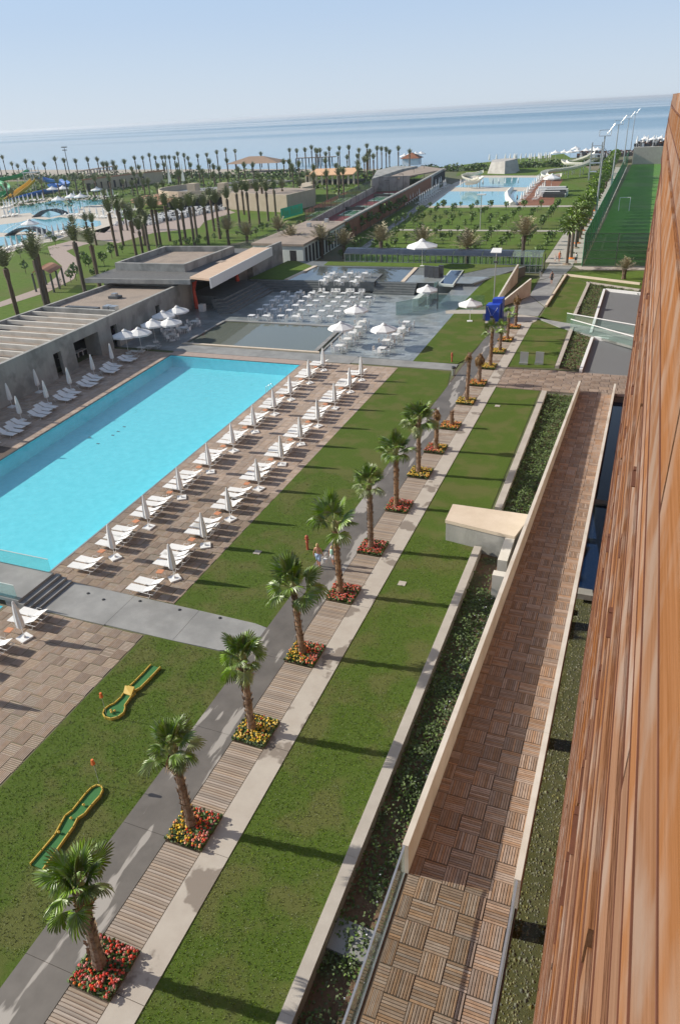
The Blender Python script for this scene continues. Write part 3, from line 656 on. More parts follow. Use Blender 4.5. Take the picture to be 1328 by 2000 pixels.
# flower beds: 17 squares along the walk
def bed_parts(kind, seed):
    st = random.getstate(); random.seed(seed)
    fol = MB(); flo = MB(); mats = []
    for k in range(900):
        x, y = U(-.8,.8), U(-.8,.8); z = .10+.16*R(); fol.tint = R(); s = U(.05,.09); a = U(0,2*pi); t = U(0,1)
        i = len(fol.v); fol.v += [(x-s*cos(a),y-s*sin(a),z-.02),(x+s*sin(a)*.6,y-s*cos(a)*.6,z+s*t),(x+s*cos(a),y+s*sin(a),z),(x-s*sin(a)*.6,y+s*cos(a)*.6,z-s*t*.5)]; fol.face((i,i+1,i+2,i+3))
    for k in range(250 if kind != 'sparse' else 90):
        x, y = U(-.78,.78), U(-.78,.78); z = .20+.10*R(); r = U(.04,.062)
        if kind == 'red': c = 0 if R() < .94 else 2
        elif kind == 'yellow': c = 1 if R() < .9 else 0
        elif kind == 'orange': c = 2 if R() < .7 else 1
        else: c = (1 if (x+y*.6+U(-.3,.3)) < -.1 else 0) if R() < .8 else 2
        flo.cur = c; flo.tint = R(); i = len(flo.v)
        for j in range(5): flo.v.append((x+r*cos(2*pi*j/5), y+r*sin(2*pi*j/5), z))
        flo.v.append((x, y, z+r*.75))
        for j in range(5): flo.face((i+j, i+(j+1)%5, i+5))
    random.setstate(st)
    return fol.mesh('foliage', M['leaf']), flo.mesh('blossoms', [M['flower_red'], M['flower_yellow'], M['flower_orange']])
BEDM = {k: [bed_parts(k, s) for s in (1,2)] for k in ('red','yellow','mixed','orange','sparse')}
soilbed = MB(); soilbed.box(-.79,.79,-.8,.8,-.02,.08); soilm = soilbed.mesh('soil', M['soil'])
kinds = ['red','red','mixed','yellow','mixed','red','red','red','yellow','mixed','orange','yellow','orange','yellow','yellow','orange','orange']
lookup = {'red':'thick red flowers','yellow':'yellow flowers','mixed':'mixed red and yellow flowers','orange':'orange and yellow flowers','sparse':'thin flowers'}
for k, yb in enumerate(BEDY):
    if k == 0: where = 'just below the frame'
    else: where = '%s from the foreground in the boardwalk row' % ordn(k-1)
    if k == 0: continue
    t = thing('flower_bed', 'square bed of %s, %s' % (lookup[kinds[k]], where), 'flower bed', ((XC+XD)/2, yb, 0), 0, 'flower beds along the boardwalk')
    put('soil', soilm, t); fm = random.choice(BEDM[kinds[k]])
    rz = random.choice((0, pi)); o1 = put('foliage', fm[0], t, None, rz); o2 = put('blossoms', fm[1], t, None, rz); o1['kind'] = 'stuff'; o2['kind'] = 'stuff'

# ------------------------------------------------------------ fan palms
def fan_mesh(seed, back=False, R0=0.78, droop=0.25, petl=0.75):
    """one frond: stalk along +x from the origin, folded fan at its end"""
    st = random.getstate(); random.seed(seed); q = MB(); q.cur = 1
    q.tube([(0,0,0),(petl*.5,0,.05),(petl,0,.02)], [.022,.016,.012], 4, False)
    q.cur = 0; n = 22; span = radians(250)
    for k in range(n):
        a0 = -span/2 + span*k/n; a1 = a0+span/n; am = (a0+a1)/2
        L = R0*(1 - .22*abs(am)/(span/2))*U(.92,1.06); zz = -droop*L*U(.7,1.3); f = .022
        q.tint = R()*.5
        def P(a, r, z): return (petl+r*cos(a), r*sin(a), .02+z)
        i = len(q.v); r1, r2 = L*.55, L
        q.v += [P(am,0,0), P(a0,r1,-.02-.1*droop), P(am,r1*1.02,f-.1*droop), P(a1,r1,-.02-.1*droop), P(am+U(-.02,.02),r2,zz), P(a0*.7+am*.3,r1+(r2-r1)*.6,zz*.45-.015), P(a1*.7+am*.3,r1+(r2-r1)*.6,zz*.45-.015)]
        q.face((i,i+1,i+2)); q.face((i,i+2,i+3)); q.face((i+1,i+5,i+4,i+2)); q.face((i+2,i+4,i+6,i+3))
    random.setstate(st)
    return q
FAN = [fan_mesh(s, droop=d, petl=.82).mesh('frond', [M['frond'], M['petiole']]) for s, d in ((1,.1),(2,.25),(3,.45),(4,.7))]
FANB = [fan_mesh(s, droop=d).mesh('frond', [M['frond_back'], M['petiole']]) for s, d in ((5,.5),(6,.9))]
FANB = FANB[:1]
FAND = [fan_mesh(s, droop=d, R0=.45, petl=.35).mesh('frond', [M['frond_dead'], M['frond_dead']]) for s, d in ((7,1.2),(8,1.7))]
def trunk_mesh(h, lx, ly, r0, r1, seed, scales=True, mats=None):
    st = random.getstate(); random.seed(seed); q = MB()
    n = max(6, int(h/.13)); pts = []; rr = []
    for k in range(n+1):
        t = k/n; c = sin(t*pi)*.06
        pts.append((lx*t+c*lx, ly*t+c*ly, h*t)); rr.append((r0+(r1-r0)*min(1,t*1.3))*U(.93,1.07) + .07*max(0,1-t*8))
    q.tube(pts, rr, 9)
    if scales:
        for k in range(int(h*46)):
            t = R()**.9; a = U(0,2*pi); x, y, z = lx*t, ly*t, h*t; r = r0+(r1-r0)*t; w = U(.035,.07); L = U(.08,.19)
            ca, sa = cos(a), sin(a); q.cur = 1 if R() < .45 else 0; q.tint = R()
            i = len(q.v)
            q.v += [(x+ca*r-sa*w, y+sa*r+ca*w, z),(x+ca*r+sa*w, y+sa*r-ca*w, z),(x+ca*(r+L*.5)+sa*w*.5, y+sa*(r+L*.5)-ca*w*.5, z+L),(x+ca*(r+L*.5)-sa*w*.5, y+sa*(r+L*.5)+ca*w*.5, z+L)]
            q.face((i,i+1,i+2,i+3))
    random.setstate(st)
    return q.mesh('trunk', mats or [M['trunk'], M['trunkbase']])
def fan_palm(x, y, h, lx, nf, style, seed, label, sc=1.0, group='fan palms along the boardwalk'):
    if style in ('skirt','live') and y < 50: h += .8 if y < 12 else .55
    t = thing('fan_palm', label, 'palm', (x, y, 0.05), 0, group)
    random.seed(seed)
    put('trunk', trunk_mesh(h, lx, U(-.08,.08), .20 if y < 12 else .17, .16 if y < 12 else .14, seed), t)
    top = (lx, 0, h-.05)
    if style == 'dead':
        for k in range(6):
            o = put('frond', random.choice(FAND), t, top); o.rotation_euler = (U(-.3,.3), U(.5,1.2), U(0,2*pi)); o.scale = (sc,)*3
        return t
    if style == 'stump': return t
    q = MB()
    q.lathe([(.13,h-.35),(.2,h-.1),(.14,h+.15),(.03,h+.3)], 8, (lx,0)); put('crown_shaft', q.mesh('crown_shaft', M['petiole']), t)
    nf = int(nf*.82)
    for k in range(nf):
        u = (k+.5)/nf; el = radians(86 - 108*u**1.2 + U(-15,15)); az = k*2.39996 + U(-.4,.4)
        fm = FAN[0] if u < .3 else FAN[1] if u < .55 else random.choice(FAN[1:3]) if u < .78 else random.choice(FANB+[FAN[3],FAN[2]])
        o = put('frond', fm, t, top); o.rotation_euler = (0, -el, az); o.scale = (sc*U(.8,1.25),sc*U(.75,1.1),sc*U(.8,1.15))
        o.rotation_euler.rotate_axis('X', U(-.5,.5))
    if style == 'skirt':
        for k in range(5):
            o = put('frond', random.choice(FAND), t, (lx,0,h-.2)); o.rotation_euler = (0, U(.8,1.3), U(0,2*pi))
    return t
# x, y, trunk height, lean x, number of fronds, style, look
FP = [(-13.1,8.85,3.7,.42,26,'skirt','nearest tall fan palm with sprawling crown, in the bottom left bed of red flowers',.78),
 (-13.05,14.4,3.75,-.05,24,'skirt','fan palm with dense rounded crown beside the damp path, second from the foreground',.72),
 (-13.1,19.6,3.65,.08,24,'skirt','fan palm with bushy crown in the third flower bed, yellow blossoms at its foot',.76),
 (-13.03,25.05,3.55,-.2,24,'live','broad fan palm in front of the end of the grey cross path',1.0),
 (-13.08,30.5,4.0,-.15,15,'live','ragged fan palm with loose drooping fronds in front of the walking woman and child',1.1),
 (-12.98,35.5,4.1,0,20,'live','slim fan palm with upright crown behind the walking pair',.74),
 (-13.1,41.2,3.7,0,24,'live','fan palm with wide shaggy crown, seventh from the foreground',.85),
 (-13.05,46.6,3.85,0,30,'skirt','biggest crowned fan palm of the middle of the row',.92),
 (-12.85,51.05,3.4,0,0,'dead','leafless palm trunk with a dry drooping tuft, just behind the big crowned palm',.9),
 (-12.8,56.1,1.4,0,0,'stump','short bare palm stump in a bed of orange flowers',1),
 (-12.87,62.2,4.6,.1,0,'dead','tallest leafless palm trunk with frayed top near the tiled crossing',.8),
 (-12.78,67.4,3.0,0,0,'dead','leafless palm trunk with brown leaves hanging from its top near the tiled crossing',1.2),
 (-12.7,72.7,3.9,0,12,'live','fan palm with small green crown just beyond the tiled crossing',.75),
 (-12.7,78.2,2.6,0,8,'live','short fan palm with a thick trunk and few green leaves',.7),
 (-12.7,83.0,2.9,0,6,'live','young fan palm with one open star of upright leaves beside the blue machine',.8),
 (-12.7,88.6,3.9,0,0,'dead','furthest palm of the flower bed row with dried brown crown',1.2)]
for k, p in enumerate(FP): fan_palm(p[0], p[1], p[2], p[3], p[4], p[5], 100+k, p[6], p[7])
random.seed(21)

# ------------------------------------------------------------ feather palms
def feather_crown(seed, n=26, L=2.6, upright=0.75, dry=False, leaves=9):
    st = random.getstate(); random.seed(seed); q = MB()
    for k in range(n):
        az = k*2.39996; u = (k+.5)/n; el = radians(88 - (1-upright)*120*u - 18*u + U(-5,5)); l = L*U(.8,1.1); dr = (1-upright)*1.1*u+.12
        pts = []
        for j in range(5):
            s = j/4; r = l*s*cos(el) + dr*l*.18*s*s; z = l*s*sin(el) - dr*l*.5*s*s
            pts.append(Vector((r*cos(az), r*sin(az), z)))
        q.tint = R()
        sd = Vector((-sin(az), cos(az), 0))
        for j in range(4):
            p0, p1 = pts[j], pts[j+1]; w0 = .24*L/2.6*sin(pi*(j+.3)/4.6)+.03; w1 = .24*L/2.6*sin(pi*(j+1.3)/4.6)*(j < 3)+.015
            for sg in (-1, 1):
                for m in range(2):
                    a = p0.lerp(p1, m/2); c = p0.lerp(p1, m/2+.33); dd = (p1-p0).normalized(); w = (w0 if m == 0 else w1)*U(.8,1.3)*1.5
                    tip = a + sd*sg*w + dd*w*1.1 + Vector((0,0,-.15*w+U(-.03,.03)))
                    q.tri(tuple(a), tuple(c), tuple(tip))
    random.setstate(st)
    return q.mesh('crown', M['feather_dry' if dry else 'feather'])
def plain_trunk(h, r, seed, lean=0):
    st = random.getstate(); random.seed(seed); q = MB(); n = 9
    q.tube([(lean*k/n,0,h*k/n) for k in range(n+1)], [r*(1.15 if k == 0 else U(.9,1.08))*(1.25 if k > n-2 else 1) for k in range(n+1)], 7)
    random.setstate(st); return q.mesh('trunk', M['trunk2'])
CR_UP = [feather_crown(s, 26, 2.6, .88) for s in (1,2,3)]
CR_MID = [feather_crown(s, 30, 2.8, .86) for s in (4,5,6)]
CR_OPEN = [feather_crown(s, 34, 2.8, .5) for s in (7,8,9)]
CR_DRY = [feather_crown(s, 46, 2.9, .62, True) for s in (10,11)]
TR = [plain_trunk(1.0, .26, s, l) for s, l in ((1,0),(2,.04),(3,-.03))]
TRB = None
def feather_palm(x, y, h, crowns, label, group, cs=1.0, r=1.0, nm='date_palm'):
    t = thing(nm, label, 'palm', (x, y, -.03), U(0,6.28), group)
    th = max(.6, h - 1.9*cs); o = put('trunk', random.choice(TR), t); o.scale = (r, r, th)
    c = put('crown', random.choice(crowns), t, (0,0,th-.05), U(0,6)); c.scale = (cs*1.15, cs*1.15, cs*1.15)
    return t
# rows seen from the camera: (x, y, height to the crown tip)
beachL = [(-377.96,385.67,10.45),(-383.96,398.24,5.99),(-378.09,396.76,4.76),(-347.15,371.43,8.31),(-352.06,383,6.82),(-322.66,359.27,6.91),(-308.83,353.06,9.83),(-288.99,336.88,9.6),(-288.82,345.67,8.77),(-284.91,350.87,9.08),(-289.25,364.45,8.33),(-254.55,324.44,7.91),(-251.77,323.9,7.88),(-252.14,329.4,7.97),(-251.37,337.64,8.1)]
beachM = [(-243.46,335.94,9.64),(-247.47,348.42,8.98),(-244.74,350.78,9.96),(-240.54,349.79,8.7),(-235.64,348.64,8.88),(-233.4,348.11,8.85),(-228.19,343.97,8.97),(-224.57,343.13,8.69),(-224.22,345.95,10.37),(-217.79,341.57,9.75),(-217.4,344.35,8.19),(-210.71,342.78,9.25),(-209.36,349.43,9.28),(-205.64,353.25,10.11),(-209.96,369.92,10.26),(-207.54,375.76,9.39),(-197.71,386.33,7.27)]
beachR = [(-174.05,372.58,9.04),(-166.06,363.94,9.04),(-152,342.49,10.22),(-151.51,349.17,10.94),(-145.87,340.92,9.91),(-143.69,337.62,9.81),(-146.67,347.88,9.56),(-143.48,347.02,8),(-139.54,342.05,10.29),(-146.67,370.77,6.72),(-148.58,377.81,8.92),(-128.7,339.22,10.73),(-127.57,333.56,7.09),(-130.26,356.69,8.59),(-122.11,332.18,7.43),(-123.43,348.93,10.71),(-122.86,348.77,7.31),(-121.93,348.51,8.36),(-103.64,300.36,8.83),(-119.08,350.56,9.43),(-118.19,354.36,8.99),(-109.32,334.15,9.58),(-107.69,333.73,8.55),(-106.85,344.29,9.38),(-103.27,350,7.72)]
garden = [(-101.61,128.58,10.53),(-108.94,140.7,9.66),(-97.64,129.72,8.83),(-97.58,131.95,6.59),(-103.86,141.89,9.28),(-98.08,135,7.4),(-103.57,141.77,6.99),(-98.74,135.76,10.3),(-98.56,138.94,9.96),(-98.95,140.76,9.67),(-100.94,147.55,9.69),(-94.68,142.41,9.45),(-94.64,144.45,8.71),(-91.39,142.65,9.9),(-96.97,152.92,8.87),(-88.48,143.79,9.65),(-98.01,162.7,9.33),(-90,151.53,9.58),(-99.67,173.48,8.29),(-94.32,169.15,9.92),(-105.94,193.35,8.26),(-92.02,170.25,10.12),(-91.02,173.62,9.69),(-103.89,201.46,8.31),(-91.86,180.45,9.08),(-94.54,190.42,8.73),(-100.11,207.19,7.33),(-101.84,223.45,6.36)]
midl = [(-197.46,228.65,8.58),(-199.93,236.86,8.81),(-174.45,219.7,4.57),(-176.87,227.24,8.31),(-124.07,163.07,6.76),(-119.23,158.99,6.59),(-125.64,163.02,6.17),(-127.16,146.68,5.22),(-116.67,140.97,6.48),(-135.17,160.93,4.01),(-203.43,269.82,3.9),(-184.23,252.5,5.44),(-173.97,242.88,5.75),(-164.44,237.15,4.75),(-91.68,221.41,8.63),(-95.19,239.99,7.71),(-89.82,230.77,8.59),(-94.01,255.7,7.61),(-93.31,215.08,8.47)]
nearl = [(-83.95,96.25,10.16),(-84.38,100.59,9),(-82.93,80,9.22),(-82.95,85.9,9.3),(-84.49,88.12,10.08)]
for nm, lst, crs, gp, cs in (('palm', beachL, CR_MID, 'row of palms before the sea on the left', 1.15), ('palm', beachM, CR_UP, 'row of palms before the sea in the middle', 1.0), ('palm', beachR, CR_UP, 'grove of palms before the sea left of the grey roofs', 1.0), ('palm', garden, CR_MID, 'tall palms in the garden lawn behind the roof box', 1.0), ('palm', midl, CR_MID, 'palms round the lagoon and restaurant', .9)):
    srt = sorted(lst, key=lambda p: p[0]/p[1])
    desc = {'row of palms before the sea on the left':'slim palm against the sea, %s from left in the row behind the slides','row of palms before the sea in the middle':'narrow palm before the sea, %s from left behind the restaurant','grove of palms before the sea left of the grey roofs':'narrow palm, %s from left in the beach grove before the jetties','tall palms in the garden lawn behind the roof box':'tall dark trunked palm on the garden lawn, %s from left of its grove','palms round the lagoon and restaurant':'small palm between lagoon and terraces, %s from left'}[gp]
    for k, (x, y, h) in enumerate(srt):
        feather_palm(x, y, min(h, 12.5), crs, desc % ordn(k), gp, cs*(1.0 if gp[0] != 't' else 1.15), 1.15 if gp[0] == 't' else 1.0)
random.seed(77); belt = []
while len(belt) < 55:
    x, y = U(-235, -92), U(228, 325)
    if (x+133)**2+(y-222)**2 < 900 or x > -92-(y-228)*.1 or any((x-b_[0])**2+(y-b_[1])**2 < 60 for b_ in belt): continue
    belt.append((x, y))
belt.sort(key=lambda p: p[0]/p[1])
for k, (x, y) in enumerate(belt): feather_palm(x, y, U(4.5,8.0), CR_MID, 'smaller palm in the green belt behind the restaurant, %s from left' % ordn(k), 'palms in the green belt behind the restaurant', 1.0, .9)
nl = ['tall palm behind the terrace roof, left of the two by the stone path','slimmer tall palm beside the stone path right of its neighbour','squat palm at the left edge above the concrete building','leaning palm left of the twin pair by the wooden pergola','palm with open arching leaves in front of the wooden pergola']
for k, (x, y, h) in enumerate(nearl): feather_palm(x, y, h, CR_OPEN if k in (4,) else CR_MID, nl[k], 'tall palms behind the concrete building', 1.15, 1.25)
dry = [(-62.61,131.75,4.98),(-55.66,130.28,5.39),(-51.37,130.71,4.55),(-42.64,126.79,5.94),(-37.44,134.96,4.45),(-27.01,126,5.22),(-17.27,122.96,7.64),(-83.13,143.38,5.29),(-78.74,143.69,4.03),(-77.09,155.88,3.66),(-1.44,118.9,2.75)]
dl = ['stubby palm with tied dry crown beside the flat roofed house wall','stubby palm with dry crown in front of the house windows','stubby palm at the left end of the glass arcade','palm with dry crown in front of the left part of the glass arcade','palm half hidden behind the big white parasol','palm with dry crown in front of the middle of the glass arcade','largest dry crowned palm at the right part of the glass arcade','young palm with dry upright leaves by the garden fence, left one','young palm with dry upright leaves by the garden fence, right one','young palm at the corner of the flat roofed house','low dry palm on the grass before the football pitch']
for k, (x, y, h) in enumerate(dry): feather_palm(x, y, max(2.2, h), CR_DRY, dl[k], 'pruned date palms with dry crowns', 1.15 if h > 3 else .7, 1.2)
# avenue of fan palms beside the pitch
fc = []
for s in (1,2,3):
    random.seed(40+s); q = MB()
    for k in range(22):
        el = radians(80-110*(k+.5)/22); az = k*2.4; q.tint = R(); c = Vector((cos(az)*cos(el), sin(az)*cos(el), sin(el))); sd = Vector((-sin(az), cos(az), 0)); up = c.cross(sd)
        base = c*.6
        for j in range(7):
            a = radians(-100+200*j/6); d = (c*cos(a)+sd*sin(a)); w = up.cross(d)*.09
            tip = base + d*.75 + Vector((0,0,-.2))
            q.tri(tuple(base), tuple(base+d*.5+sd*.1), tuple(tip)); q.tri(tuple(base), tuple(tip), tuple(base+d*.5-sd*.1))
    fc.append(q.mesh('crown', M['frond']))
random.seed(5)
k = 0; y = 129.5
while y < 330:
    x = -10.9 - max(0, (y-140))*.012 + U(-.3,.3)
    t = thing('fan_palm', 'fan palm of the avenue beside the green netting, %s from its near end' % ordn(k), 'palm', (x, y, 0), U(0,6), 'avenue of fan palms beside the pitch')
    h = U(4.9,6.3); o = put('trunk', TR[k%3], t); o.scale = (.9,.9,h); o.data = TR[k%3]
    c = put('crown', fc[k%3], t, (0,0,h)); c.scale = (1.6,)*3
    if k < 14:
        q = MB(); q.lathe([(.75,0),(.65,.12),(.4,.2),(.05,.22)], 9); o2 = put('flower_ring', q.mesh('flower_ring', M['flower_orange' if k % 3 == 1 else 'trunkbase']), t)
    y += 5.3; k += 1
# ------------------------------------------------------------ sun loungers, closed parasols, side tables
def make_lounger():
    t = thing('sun_lounger', 'x', 'sun lounger')
    f = MB()
    for s in (-.29, .29):
        f.tube([(0,s,.32),(1.2,s,.32),(1.9,s,.30)], .016, 5); f.tube([(.25,s,.31),(.38,s,.01),(.62,s,.01)], .014, 4); f.tube([(1.75,s,.31),(1.6,s,.01),(1.35,s,.01)], .014, 4)
        f.tube([(.85,s,.32),(1.0,s*1.02,.52),(1.35,s*1.02,.50)], .012, 4)
    f.tube([(0,-.29,.32),(0,.29,.32)], .016, 5); f.tube([(1.9,-.29,.30),(1.9,.29,.30)], .016, 5); f.tube([(1.55,-.29,.32),(1.72,-.25,.60)], .01, 4); f.tube([(1.55,.29,.32),(1.72,.25,.60)], .01, 4)
    put('frame', f.mesh('frame', M['white']), t)
    q = MB(); q.box(.03,1.18,-.28,.28,.325,.345); put('seat', q.mesh('seat', M['fabric']), t)
    q = MB(); c, s = cos(radians(24)), sin(radians(24)); i = len(q.v)
    for dz in (0, .02):
        for u, v in ((0,-.28),(.78,-.28),(.78,.28),(0,.28)): q.v.append((1.19+u*c-dz*s, v, .33+u*s+dz*c))
    for fc_ in ((4,5,6,7),(3,2,1,0),(0,1,5,4),(1,2,6,5),(2,3,7,6),(3,0,4,7)): q.face(fc_)
    put('backrest', q.mesh('backrest', M['fabric']), t)
    return proto(t)
def make_closed():
    t = thing('closed_parasol', 'x', 'parasol')
    q = MB(); q.tube([(0,0,.08),(0,0,2.3)], .022, 6); put('pole', q.mesh('pole', M['white']), t)
    q = MB(); q.lathe([(.12,.72),(.23,.80),(.24,1.05),(.20,1.5),(.15,1.95),(.10,2.25),(.06,2.44),(.015,2.5)], 14, flute=.22); put('canopy', q.mesh('canopy', M['canvas']), t)
    q = MB(); q.box(-.33,.33,-.33,.33,0,.09); q.box(-.06,.06,-.06,.06,.091,.2); put('base', q.mesh('base', M['white']), t)
    return proto(t)
def make_open(nm, r, h):
    t = thing(nm, 'x', 'parasol')
    q = MB(); q.tube([(0,0,.05),(0,0,h)], .03, 6); put('pole', q.mesh('pole', M['white']), t)
    q = MB(); n = 8; i = len(q.v); q.v.append((0,0,h+.42*r/1.4))
    for j in range(n): a = 2*pi*(j+.5)/n; q.v.append((r*cos(a), r*sin(a), h-.12))
    for j in range(n): a = 2*pi*(j+.5)/n; q.v.append((r*1.005*cos(a), r*1.005*sin(a), h-.32))
    for j in range(n): q.face((i, i+1+j, i+1+(j+1)%n)); q.face((i+1+j, i+1+n+j, i+1+n+(j+1)%n, i+1+(j+1)%n))
    put('canopy', q.mesh('canopy', M['canvas']), t)
    q = MB(); q.lathe([(.3*r/1.4,h+.34*r/1.4),(.27*r/1.4,h+.40*r/1.4),(.02,h+.56*r/1.4)], 8); put('vent_cap', q.mesh('vent_cap', M['canvas']), t)
    q = MB(); q.box(-.32,.32,-.32,.32,0,.1); put('base', q.mesh('base', M['white']), t)
    return proto(t)
def make_sidetable():
    t = thing('side_table', 'x', 'table')
    q = MB(); q.box(-.2,.2,-.2,.2,.36,.39); put('tabletop', q.mesh('tabletop', M['terracotta']), t)
    for sx in (-1,1):
        for sy in (-1,1): q = MB(); q.tube([(.17*sx,.17*sy,.36),(.2*sx,.2*sy,0)], .012, 4); put('leg', q.mesh('leg', M['white']), t)
    return proto(t)
LG, CP, OP, BP_, ST = make_lounger(), make_closed(), make_open('open_parasol', 1.55, 2.35), make_open('large_parasol', 2.6, 3.3), make_sidetable()
def lounge_row(ys, xf, rowname, tables=True, xoff=0.0, flip=False, g='sun loungers'):
    for k, y in enumerate(ys):
        x = xf(y); w = '%s parasol, %s' % (ordn(k), rowname)
        place(CP, USED, (x, y, .0), U(0,1.5), 'closed white parasol, %s from the near end, %s' % (ordn(k), rowname), 'closed parasols, '+rowname)
        for j, dy in enumerate((-1.85, -1.08, .92, 1.69)):
            if flip: px_, rz0 = x+2.0, pi
            else: px_, rz0 = x-1.75+xoff, 0
            place(LG, USED, (px_+U(-.06,.06), y+dy, 0), rz0+U(-.05,.05), 'white sun lounger, %s of four beside %s' % (('first','second','third','fourth')[j], w), g+', '+rowname)
        if tables: place(ST, USED, (x-.95, y-.05, 0), U(-.3,.3), 'small terracotta topped table by %s' % w, 'small tables, '+rowname)
YA = [29.81+.9,34.4,38.9,43.3,47.6,52.0,56.3,60.6,64.9,69.3]
YA = [35.8,40.5,45.7,50.9,55.8,60.7,65.8,70.3]
rA = [(-28.13,29.81),(-28.5,33.72),(-28.98,38.07),(-28.78,42.44),(-28.96,46.51),(-29.15,50.58),(-29.21,54.85),(-29.36,58.73),(-29.7,63.68),(-29.82,67.78)]
rB = [(-23.11,28.94),(-23.29,32.76),(-23.49,36.31),(-23.81,40.93),(-23.76,45.22),(-23.96,49.2),(-24.12,53.24),(-24.23,57.65),(-24.16,62.09),(-24.6,65.71)]
lounge_row([p[1] for p in rA], lambda y: -28.2-.035*(y-29.8), 'poolside row', xoff=-.25)
lounge_row([p[1] for p in rB], lambda y: -23.2-.035*(y-29), 'row by the lawn', xoff=-.2)
rL = [(-51.97,47.32),(-52.59,51.6),(-52.89,55.67),(-53.63,60.21),(-54.56,64.26)]
lounge_row([rL[0][1]-4.4] + [p[1] for p in rL], lambda y: -52.0-.13*(y-47), 'shaded row left of the pool', False, flip=True)
lounge_row([(-27.91,21.55)[1], (-27.91,21.55)[1]-4.6], lambda y: (-27.91,21.55)[0]-.05, 'near left deck')
for k, p in enumerate([(-55.82,50.06),(-56.22,54.37)]): place(CP, USED, (p[0], p[1], 0), 0, 'closed grey white parasol standing against the concrete wall, %s of two' % ('left','right')[k], 'parasols against the wall')
for k, p in enumerate([(-54.47,66.66),(-55,68.61),(-55.03,70.11),(-54.25,70.93)]): place(LG, USED, (p[0], p[1], 0), U(-.1,.3), 'white lounger under open parasols by the pool corner, %s from the left' % ordn(k), 'loungers by the pool corner')
# terrace tables with parasols by the concrete wall
for k, p in enumerate([(-55.26,68.56),(-54.11,69.66),(-54.75,73.53),(-52.94,74.6),(-55.48,80.24),(-55.92,77.61)]): place(OP, USED, (p[0], p[1], 0), U(0,1), 'open white parasol on the terrace by the concrete wall, %s from the pool corner' % ordn(k), 'open parasols by the concrete wall')
pp = [(-30.91,76.77),(-25.78,77.02),(-32,84.84)]
for k, p in enumerate(pp): place(OP, USED, (p[0], p[1], 0), U(0,1), ['open white parasol by the corner of the gravel pond','open white parasol at the right front of the slate terrace','open white parasol behind the gravel pond corner one'][k], 'open parasols on the slate terrace')
place(OP, USED, (*(-18.72,90.43), 0), .3, 'open white parasol standing alone on the lawn beside the blue machine')
place(BP_, USED, (*(-32.49,117.3), 1.5), .2, 'big white parasol beside the upper pond')
place(OP, USED, (*(-26.19,97.36), 0), .2, 'open white parasol inside the glass walled bar', None)

# ------------------------------------------------------------ square tables and chairs
def make_table():
    t = thing('dining_table', 'x', 'table')
    q = MB(); q.box(-.42,.42,-.42,.42,.72,.755); put('tabletop', q.mesh('tabletop', M['white']), t)
    for sx in (-1,1):
        for sy in (-1,1): q = MB(); q.box(.36*sx-.02,.36*sx+.02,.36*sy-.02,.36*sy+.02,0,.72); put('leg', q.mesh('leg', M['white']), t)
    return proto(t)
def make_chair():
    t = thing('chair', 'x', 'chair')
    q = MB(); q.box(-.22,.22,-.22,.22,.42,.46); put('seat', q.mesh('seat', M['white']), t)
    q = MB(); q.prism([(.20,-.22),(.235,-.22),(.235,.22),(.20,.22)], .46, .88); q.box(-.2,.2,-.25,-.225,.62,.65); q.box(-.2,.2,.225,.25,.62,.65); put('backrest', q.mesh('backrest', M['white']), t)
    for sx in (-1,1):
        for sy in (-1,1): q = MB(); q.box(.19*sx-.018,.19*sx+.018,.2*sy-.018,.2*sy+.018,0,.42); put('leg', q.mesh('leg', M['white']), t)
    return proto(t)
TB, CH = make_table(), make_chair()
def table_set(p, z, lab, chairs, grp):
    place(TB, USED, (p[0], p[1], z), U(-.05,.05), 'white square table, ' + lab, grp)
    for c in chairs:
        dx, dy, rz, w = {'E':(.75,0,0,'right'),'W':(-.75,0,pi,'left'),'N':(0,.75,pi/2,'far'),'S':(0,-.75,-pi/2,'near')}[c]
        place(CH, USED, (p[0]+dx+U(-.05,.05), p[1]+dy+U(-.05,.05), z), rz+U(-.25,.25), 'white chair on the %s side, table %s' % (w, lab), 'chairs, '+grp)
colsT = [[(-49.2,99.49),(-48.68,96.44),(-48.32,93.97),(-48.06,91.31),(-47.72,88.79),(-47.37,85.49)], [(-46.75,99.57),(-46.53,96.97),(-46.12,94.06),(-45.81,91.44),(-45.73,89.14),(-45.31,85.71)], [(-44.63,99.7),(-44.42,97.12),(-44.01,94.41),(-43.78,91.96),(-43.44,89.13),(-43.26,86.08)], [(-42.44,100.04),(-42.01,97.51),(-41.94,94.93),(-41.71,92.14),(-41.64,89.44),(-41.21,86.22)], [(-39.71,100.27),(-39.45,97.45),(-39.11,94.77),(-38.96,92.18),(-38.78,89.54),(-38.49,86.41)], [(-37.7,100.58),(-37.35,97.79),(-37.23,95.09),(-36.69,92.4),(-36.55,89.69),(-36.47,86.94)], [(-35.19,98.33),(-34.89,95.3),(-34.59,92.68),(-34.35,90.01)]]
for i, c in enumerate(colsT):
    for j, p in enumerate(c): table_set(p, 0, '%s from back, %s column from left' % (ordn(j), ordn(i)), 'E' if R() < .6 else 'EN', 'tables set in rows on the slate terrace')
for j, p in enumerate([(-31.45,85.25),(-31,82.69),(-30.88,80.14),(-30.5,77.5),(-30.41,74.7)]): table_set(p, 0, '%s from back by the pond corner' % ordn(j), 'ENWS' if j != 1 else 'EN', 'front left tables on the slate terrace')
for j, p in enumerate([(-25.85,86.16),(-25.57,83.07),(-25.46,80.44),(-25.78,77.85),(-25.3,74.78)]): table_set(p, 0, '%s from back in the column nearest the lawn' % ordn(j), 'ENWS' if j % 2 else 'EWS', 'front right tables on the slate terrace')
